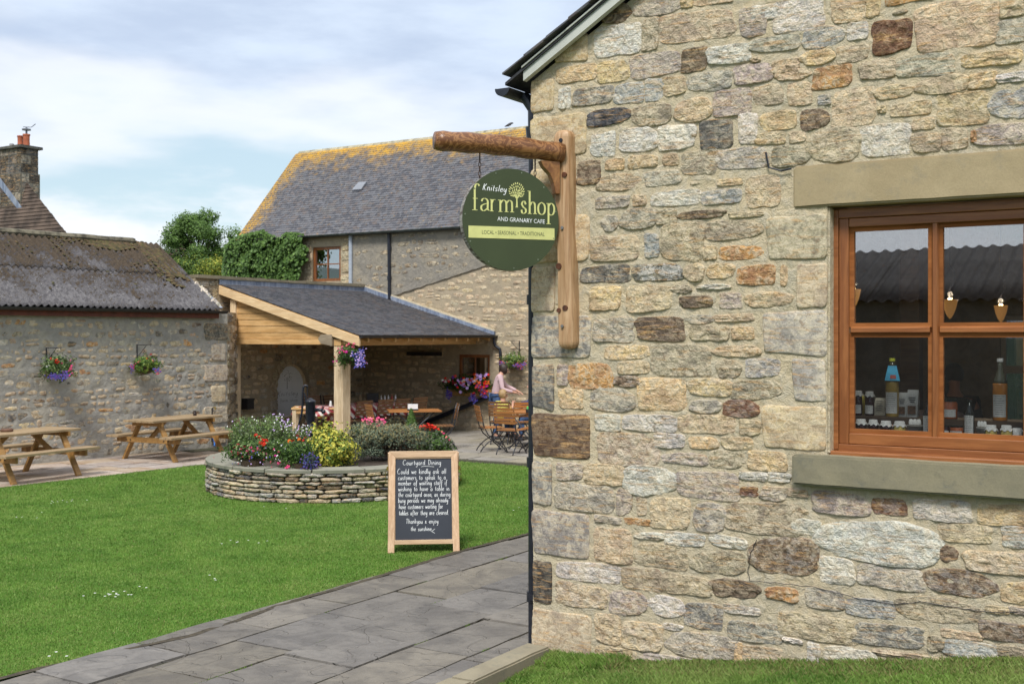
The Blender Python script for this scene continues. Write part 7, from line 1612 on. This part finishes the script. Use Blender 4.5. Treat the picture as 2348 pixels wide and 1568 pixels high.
p = person((-.20, 23.98, .0), math.radians(62), CJ, 'blond child in a yellow shirt sitting on a folding chair', YEL, DENIM, (.40, .26, .12), 'short', top_name='shirt', long_sleeve=False)
SJ = dict(pelvis=(0, 0, .52), waist=(.02, 0, .70), chest=(.08, 0, .90), neck=(.14, 0, 1.08), head=(.20, 0, 1.20), shl=(.08, .18, 1.0), shr=(.08, -.18, 1.0), ell=(.25, .22, .80), elr=(.25, -.2, .80), wrl=(.45, .12, .78), wrr=(.45, -.12, .78), hipl=(.05, .09, .50), hipr=(.05, -.09, .50), knl=(.42, .10, .48), knr=(.42, -.10, .48), anl=(.42, .10, .09), anr=(.42, -.10, .09), look=(1, 0, -.5))
person((.62, 24.6, 0), math.radians(185), SJ, 'person in dark blue clothes seated at the table, nearly hidden behind the drainpipe', DKB, DENIM, (.06, .04, .03), top_name='top')
IJ = dict(WJ); IJ.update(head=(.12, 0, 1.60), neck=(.06, 0, 1.45), wrl=(.25, .12, .95), wrr=(.25, -.12, .95), look=(1, .2, 0))
p = FG.w(1.85, 5.0, .25)
person(p, math.radians(75), IJ, 'grey haired man in a dark jumper standing inside the shop facing away', DKS_, DKS_, (.12, .11, .11), top_name='jumper')
SJ2 = dict(WJ); SJ2.update(waist=(.06, 0, 1.06), chest=(.20, 0, 1.22), neck=(.34, 0, 1.36), head=(.44, 0, 1.44), shl=(.22, .19, 1.30), shr=(.22, -.19, 1.30), ell=(.42, .22, 1.08), elr=(.42, -.2, 1.08), wrl=(.60, .12, 1.0), wrr=(.60, -.12, 1.0), look=(1, 0, -.5))
person(FG.w(2.05, 3.2, .25), math.radians(70), SJ2, 'dark haired person in a pale lilac shirt bending over inside the shop', LILS, DKS_, (.05, .035, .03), top_name='shirt')
tt = empty('shop_table', FG.w(2.2, 4.1, .25), FG.a, 'dark wooden table inside the shop before the seated person', 'table'); MB().box(-.8, .8, -.35, .35, .72, .76).build('table_top', BEAM, tt)
for sx_ in (-1, 1):
    for sy in (-1, 1): MB().box(sx_*.72-.03, sx_*.72+.03, sy*.28-.03, sy*.28+.03, 0, .72).build('leg', BEAM, tt)
# ================================================================ pendant lamps in the shop
BRASSG = m_simple('amber_glass_shade', (.50, .30, .12), .25, .1, 5, metal=.3)
BULB = Mt('lit_bulb').done((1, .8, .5), .5, emis=(1, .72, .38), es=12)
BRASSG = Mt('lit_amber_shade').done((.5, .3, .12), .3, emis=(1, .45, .12), es=.22)
for i, (x, y, yl, nm) in enumerate(((1957, 676, 1.6, 'cut by the left frame of the window'), (2178, 700, 1.6, 'large one behind the upper right pane'), (2295, 712, 2.9, 'small one at the right of the upper right pane'))):
    lx, lz = FG.px(x, y, yl); p = FG.w(lx, yl, lz); t = empty('pendant_lamp', p, 0, 'lit amber pendant lamp, '+nm, 'lamp', 'pendant lamps in the shop'); r_ = .075
    b = MB(); b.lathe([(.004, -.095), (.022, -.07), (.041, -.02), (.052, .035), (.053, .04), (.049, .037), (.037, -.015), (.015, -.055)], 20); b.build('lamp_shade', BRASSG, t, smooth=True)
    MB().tube([(0, 0, .05), (0, 0, .12), (.03, 0, .16), (.03, 0, .24), (0, 0, .28), (0, 0, 3.5-lz)], .0025, 6).build('flex', BLACK, t); MB().lathe([(.008, -.03), (.018, -.01), (.020, .03), (.012, .05)], 12).build('bulb', BULB, t, smooth=True)
    l = bpy.data.lights.new('lamp_light', 'POINT'); l.energy = 6; l.color = (1, .75, .48); l.shadow_soft_size = .02; lo_ = bpy.data.objects.new('lamp_light', l); C.objects.link(lo_); lo_.parent = t; lo_.location = (0, 0, .075)
# ================================================================ jars and bottles on the window board
BZ = gz[0]-.012
MB().box(WX0+.03, fx1-.05, .40, .62, BZ, BZ+.085).build('shelf_riser', BEAM, label='low dark shelf step behind the row of jars', cat='shelf').matrix_world = FG.M
def gmat(name, c, rough=.08): return m_simple(name, c, rough, .12, 20, spec=.6)
DJ = gmat('dark_jam', (.035, .008, .008)); LCU = gmat('lemon_curd', (.62, .48, .14)); RJ = gmat('red_chutney', (.38, .10, .03)); LID = m_plain('white_cloth_cover', (.74, .73, .70), .85); LBL = m_plain('jar_label', (.60, .60, .58), .7); OIL = gmat('golden_oil', (.36, .24, .05)); CLR = gmat('bottle_shoulder', (.10, .10, .07)); ORJ = gmat('orange_cordial', (.52, .20, .03)); DBT = gmat('dark_bottle', (.02, .022, .02)); BLU = m_plain('blue_collar', (.06, .42, .68), .5); YCAP = m_plain('yellow_cap', (.60, .62, .05), .4); REDP = m_plain('red_print', (.5, .12, .10)); INK = m_plain('ink', (.08, .08, .10))
def rpx(xc, y0, y1, wz, yl, zbase):
    X_, Y_ = D(R7, xc, y1); lx = FG.px(X_, Y_, yl)[0]; xa_ = FG.px(*D(R7, xc-wz/2, y1), yl)[0]; xb2 = FG.px(*D(R7, xc+wz/2, y1), yl)[0]; h = FG.px(X_, D(R7, xc, y0)[1], yl)[1]-FG.px(X_, D(R7, xc, y1)[1], yl)[1]
    return FG.w(lx, yl, zbase), (xb2-xa_)/2, h
def label_wrap(t, r, z0, z1, mat=LBL, lines=5, arc=1.0, a0=None):
    b = MB(); n = 10; a0 = -PI/2 if a0 is None else a0; vs = []
    for i in range(n+1): a = a0-arc+2*arc*i/n; vs += [(r*math.cos(a), r*math.sin(a), z0), (r*math.cos(a), r*math.sin(a), z1)]
    b.add(vs, [(2*i, 2*i+2, 2*i+3, 2*i+1) for i in range(n)]); lo = b.build('label', mat, t)
    if lines:
        b = MB(); r2 = r+.0006
        for k in range(lines):
            z = z1-(z1-z0)*(k+.8)/(lines+1); aa = arc*R.uniform(.45, .75); vs = []
            for i in range(7): a = a0-aa+2*aa*i/6; vs += [(r2*math.cos(a), r2*math.sin(a), z), (r2*math.cos(a), r2*math.sin(a), z+(z1-z0)*.018)]
            b.add(vs, [(2*i, 2*i+2, 2*i+3, 2*i+1) for i in range(6)])
        b.build('print', INK, t)
def jar(xc, w_, y0, y1, yl, zb_, label, fill, cover=True, lab=False, lidm=None):
    p, r, h = rpx(xc, y0, y1, w_, yl, zb_); t = empty('jar', p, FG.a, label, 'jar', 'preserve jars on the window board'); r = r*.82 if cover else r; hb = h*.80 if cover else h*.86
    b = MB(); b.lathe([(r*.92, 0), (r, .006), (r, hb*.86), (r*.86, hb*.97), (r*.86, hb)], 18); b.build('glass_body', fill, t, smooth=True)
    if cover:
        b = MB(); n = 28; vs = []
        for k, (q, zz) in enumerate(((0, h), (r*.80, h), (r*.88, h-.004), (r*.88, h-.014), (r*1.16, h-.030))):
            for j in range(n): a = 2*PI*j/n; f_ = 1+(.08*math.sin(a*7) if k == 4 else 0); vs.append((q*f_*math.cos(a), q*f_*math.sin(a), zz-(.006*math.sin(a*7+1) if k == 4 else 0)))
        b.add(vs, [(k*n+j, k*n+(j+1) % n, (k+1)*n+(j+1) % n, (k+1)*n+j) for k in range(4) for j in range(n)]); b.build('cloth_cover', LID, t, smooth=True)
    else: MB().lathe([(r*.95, hb), (r*.97, hb+.003), (r*.97, h), (r*.9, h)], 18).build('lid', lidm or DBT, t)
    if lab: label_wrap(t, r+.001, hb*.12, hb*.55, lines=4)
    return t
def bottle(xc, w_, y0, y1, yl, zb_, label, fill, cap, lab=(0, .42), neck=.35, fillz=.6, shoulder=None):
    p, r, h = rpx(xc, y0, y1, w_, yl, zb_); t = empty('bottle', p, FG.a, label, 'bottle', 'bottles on the window board'); z1 = h*.60; 
    MB().lathe([(r*.95, 0), (r, .006), (r, z1*.96), (r*.97, z1)], 20).build('glass_body', fill, t, smooth=True)
    MB().lathe([(r*.97, z1), (r*.8, z1+h*.06), (r*neck*1.15, h*.80), (r*neck, h*.84), (r*neck, h*.95)], 20).build('neck', shoulder or fill, t, smooth=True)
    MB().lathe([(r*neck*1.25, h*.945), (r*neck*1.3, h*.95), (r*neck*1.25, h), (r*neck*.9, h)], 14).build('cap', cap, t)
    label_wrap(t, r+.001, h*(lab[0]+.06), h*lab[1], lines=9); return t, r, h
YF, YB = .27, .47; Z0, Z1 = BZ, BZ+.085
for a in ((775, 105, 750, 850, 'dark jam jar with white cloth cover, leftmost of the front row', DJ), (875, 95, 745, 845, 'dark jam jar with white cloth cover, second of the front row', DJ), (978, 110, 760, 855, 'dark jam jar with white cloth cover left of the lemon curd', DJ), (1090, 115, 760, 857, 'pale yellow jar with white cloth cover below the blue collared bottle', LCU), (1833, 120, 790, 888, 'golden jar with white cloth cover right of the mullion', LCU), (1960, 115, 790, 892, 'pale yellow jar with white cloth cover below the orange bottle', LCU)): jar(a[0], a[1], a[2], a[3], YF, Z0, a[4], a[5])
for a in ((748, 95, 545, 745, 'tall dark jar with cream label at the left window edge'), (845, 90, 545, 742, 'tall dark jar with cream label beside the blue collared bottle')): jar(a[0], a[1], a[2], a[3], YB, Z1, a[4], DJ, True, True)
jar(1497, 130, 640, 805, YB, Z1, 'squat orange red jar with black lid and white label', RJ, False, True, DBT)
jar(1460, 78, 800, 880, YF+.02, Z0, 'small dark jar low behind the mullion', DJ, False, True); jar(1555, 110, 800, 880, YF+.02, Z0, 'small red jar left of the dark sauce bottle', RJ, False, True)
t, r, h = bottle(1030, 108, 285, 760, YB, Z1, 'golden bottle with bright blue paper collar and yellow cap', OIL, YCAP, shoulder=CLR)
b = MB(); cz0, cz1 = h*.62, h*.87; q0, q1 = r*1.12, r*.62; vs = [(s1*q0, s2*q0, cz0) for s1, s2 in ((-1, -1), (1, -1), (1, 1), (-1, 1))]+[(s1*q1, s2*q1, cz1) for s1, s2 in ((-1, -1), (1, -1), (1, 1), (-1, 1))]; b.add(vs, [(0, 1, 5, 4), (1, 2, 6, 5), (2, 3, 7, 6), (3, 0, 4, 7)]); co_ = b.build('paper_collar', BLU, t); co_.rotation_euler = (0, 0, .25)
MB().add([(-.3*q0, -q0*1.0, cz0+.012), (.5*q0, -q0*1.0, cz0+.012), (.45*q0, -q0*.93, cz0+.035), (-.27*q0, -q0*.93, cz0+.035)], [(0, 1, 2, 3)]).build('paper_print', REDP, t).rotation_euler = (0, 0, .25)
bottle(1908, 122, 290, 795, YB, Z1, 'orange cordial bottle with white cap behind the yellow jars', ORJ, WHITE, shoulder=CLR)
bottle(1325, 88, 590, 866, YF, Z0, 'dark bottle with white label half behind the mullion', DBT, DBT, (0, .55), .4)
bottle(1658, 82, 590, 882, YF, Z0, 'dark sauce bottle with white label right of the mullion', DBT, DBT, (0, .58), .4)
POTM = m_plain('grey_pot', (.30, .29, .26), .6)
def tub(xc, w_, y0, y1, label, txt=None):
    p, r, h = rpx(xc, y0, y1, w_, YF, Z0); t = empty('enamel_tub', p, FG.a, label, 'tub'); MB().lathe([(r*.85, 0), (r*.95, h*.85), (r*1.03, h*.88), (r*1.03, h), (r*.95, h)], 20).build('tub_body', POTM, t, smooth=True)
    for s in (-.5, .0, .5): MB().lathe([(.0, 0), (r*.28, .004), (r*.3, .02), (r*.2, .034), (0, .036)], 10, M=Matrix.Translation((s*r, 0, h))).build('soap', LID, t)
    if txt: font(txt, -r*.72, r*.72, h*.25, h*.55, INK, t, -r*1.02)
tub(1215, 128, 790, 862, 'grey tub lettered cottage in the front row of the window', 'COTTAGE'); tub(1760, 95, 808, 886, 'small grey tub behind the dark sauce bottle'); 
p, r, h = rpx(2048, 810, 892, 75, YF, Z0); t = empty('mug', p, FG.a, 'white mug at the right end of the front row', 'mug'); MB().lathe([(r*.9, 0), (r, .01), (r, h), (r*.9, h), (r*.85, .01)], 18).build('mug_body', LID, t, smooth=True); MB().tube([(r, 0, h*.8), (r*1.5, 0, h*.7), (r*1.5, 0, h*.3), (r, 0, h*.2)], .005, 6).build('handle', LID, t)
def pack(xc, w_, y0, y1, mat, label, tilt=.1, nm='food_packet', cat='packet', yl=.50):
    p, r, h = rpx(xc, y0, y1, w_, yl, Z1 if yl < .6 else Z0); t = empty(nm, p, FG.a, label, cat); b = MB(); vs = []
    for z, k, d in ((0, .92, .022), (h*.5, 1, .028), (h*.85, .98, .014), (h, .96, .003)):
        vs += [(-r*k, -d+tilt*z, z), (r*k, -d+tilt*z, z), (r*k, d+tilt*z, z), (-r*k, d+tilt*z, z)]
    b.add(vs, [(4*k+j, 4*k+(j+1) % 4, 4*k+4+(j+1) % 4, 4*k+4+j) for k in range(3) for j in range(4)]+[(0, 1, 2, 3), (12, 13, 14, 15)]); b.build('packet_body', mat, t); return t, r, h
PKW = m_plain('packet_paper', (.42, .42, .40), .5); BRN = m_simple('packet_contents', (.12, .06, .03), .7, .5, 60)
for xc, w_, y0, y1, lb in ((1115, 75, 470, 665, 'grey food packet just right of the blue collared bottle'), (1197, 92, 480, 700, 'grey food packet standing left of the mullion')):
    t, r, h = pack(xc, w_, y0, y1, PKW, lb); MB().box(-r*.7, r*.7, -.032, -.029, h*.12, h*.42).build('clear_window', BRN, t)
    for k in range(3): MB().box(-r*(.6-.1*k), r*(.6-.1*k), -.0295+.1*(h*(.7-.08*k)), -.0285+.1*(h*(.7-.08*k)), h*(.70-.08*k), h*(.735-.08*k)).build('print', INK, t)
pack(742, 110, 400, 560, m_plain('yellow_bag', (.50, .42, .04), .5), 'yellow bag behind the tall dark jars', yl=.55)
t, r, h = pack(935, 90, 480, 620, m_plain('menu_card_paper', (.45, .42, .33), .7), 'cream menu card left of the blue collared bottle', nm='menu_card', cat='card', yl=.56)
for k in range(5): MB().box(-r*.6, r*.6*R.uniform(.5, 1), -.031+.1*h*(.85-.13*k), -.030+.1*h*(.85-.13*k), h*(.8-.13*k), h*(.83-.13*k)).build('print', INK, t)
for x, z0, z1, w_ in ((3.25, 1.75, 2.2, .36), (3.3, 1.2, 1.65, .28)):
    o = MB().box(x-w_/2, x+w_/2, 3.37, 3.385, z0, z1).build('paper_notice', PKW, label='pale paper notice pinned %s on the dark post inside' % ('high' if z0 > 1.5 else 'low'), cat='notice'); o.matrix_world = FG.M
# fallen twig stuck in the joint, and drip stains are left to the materials
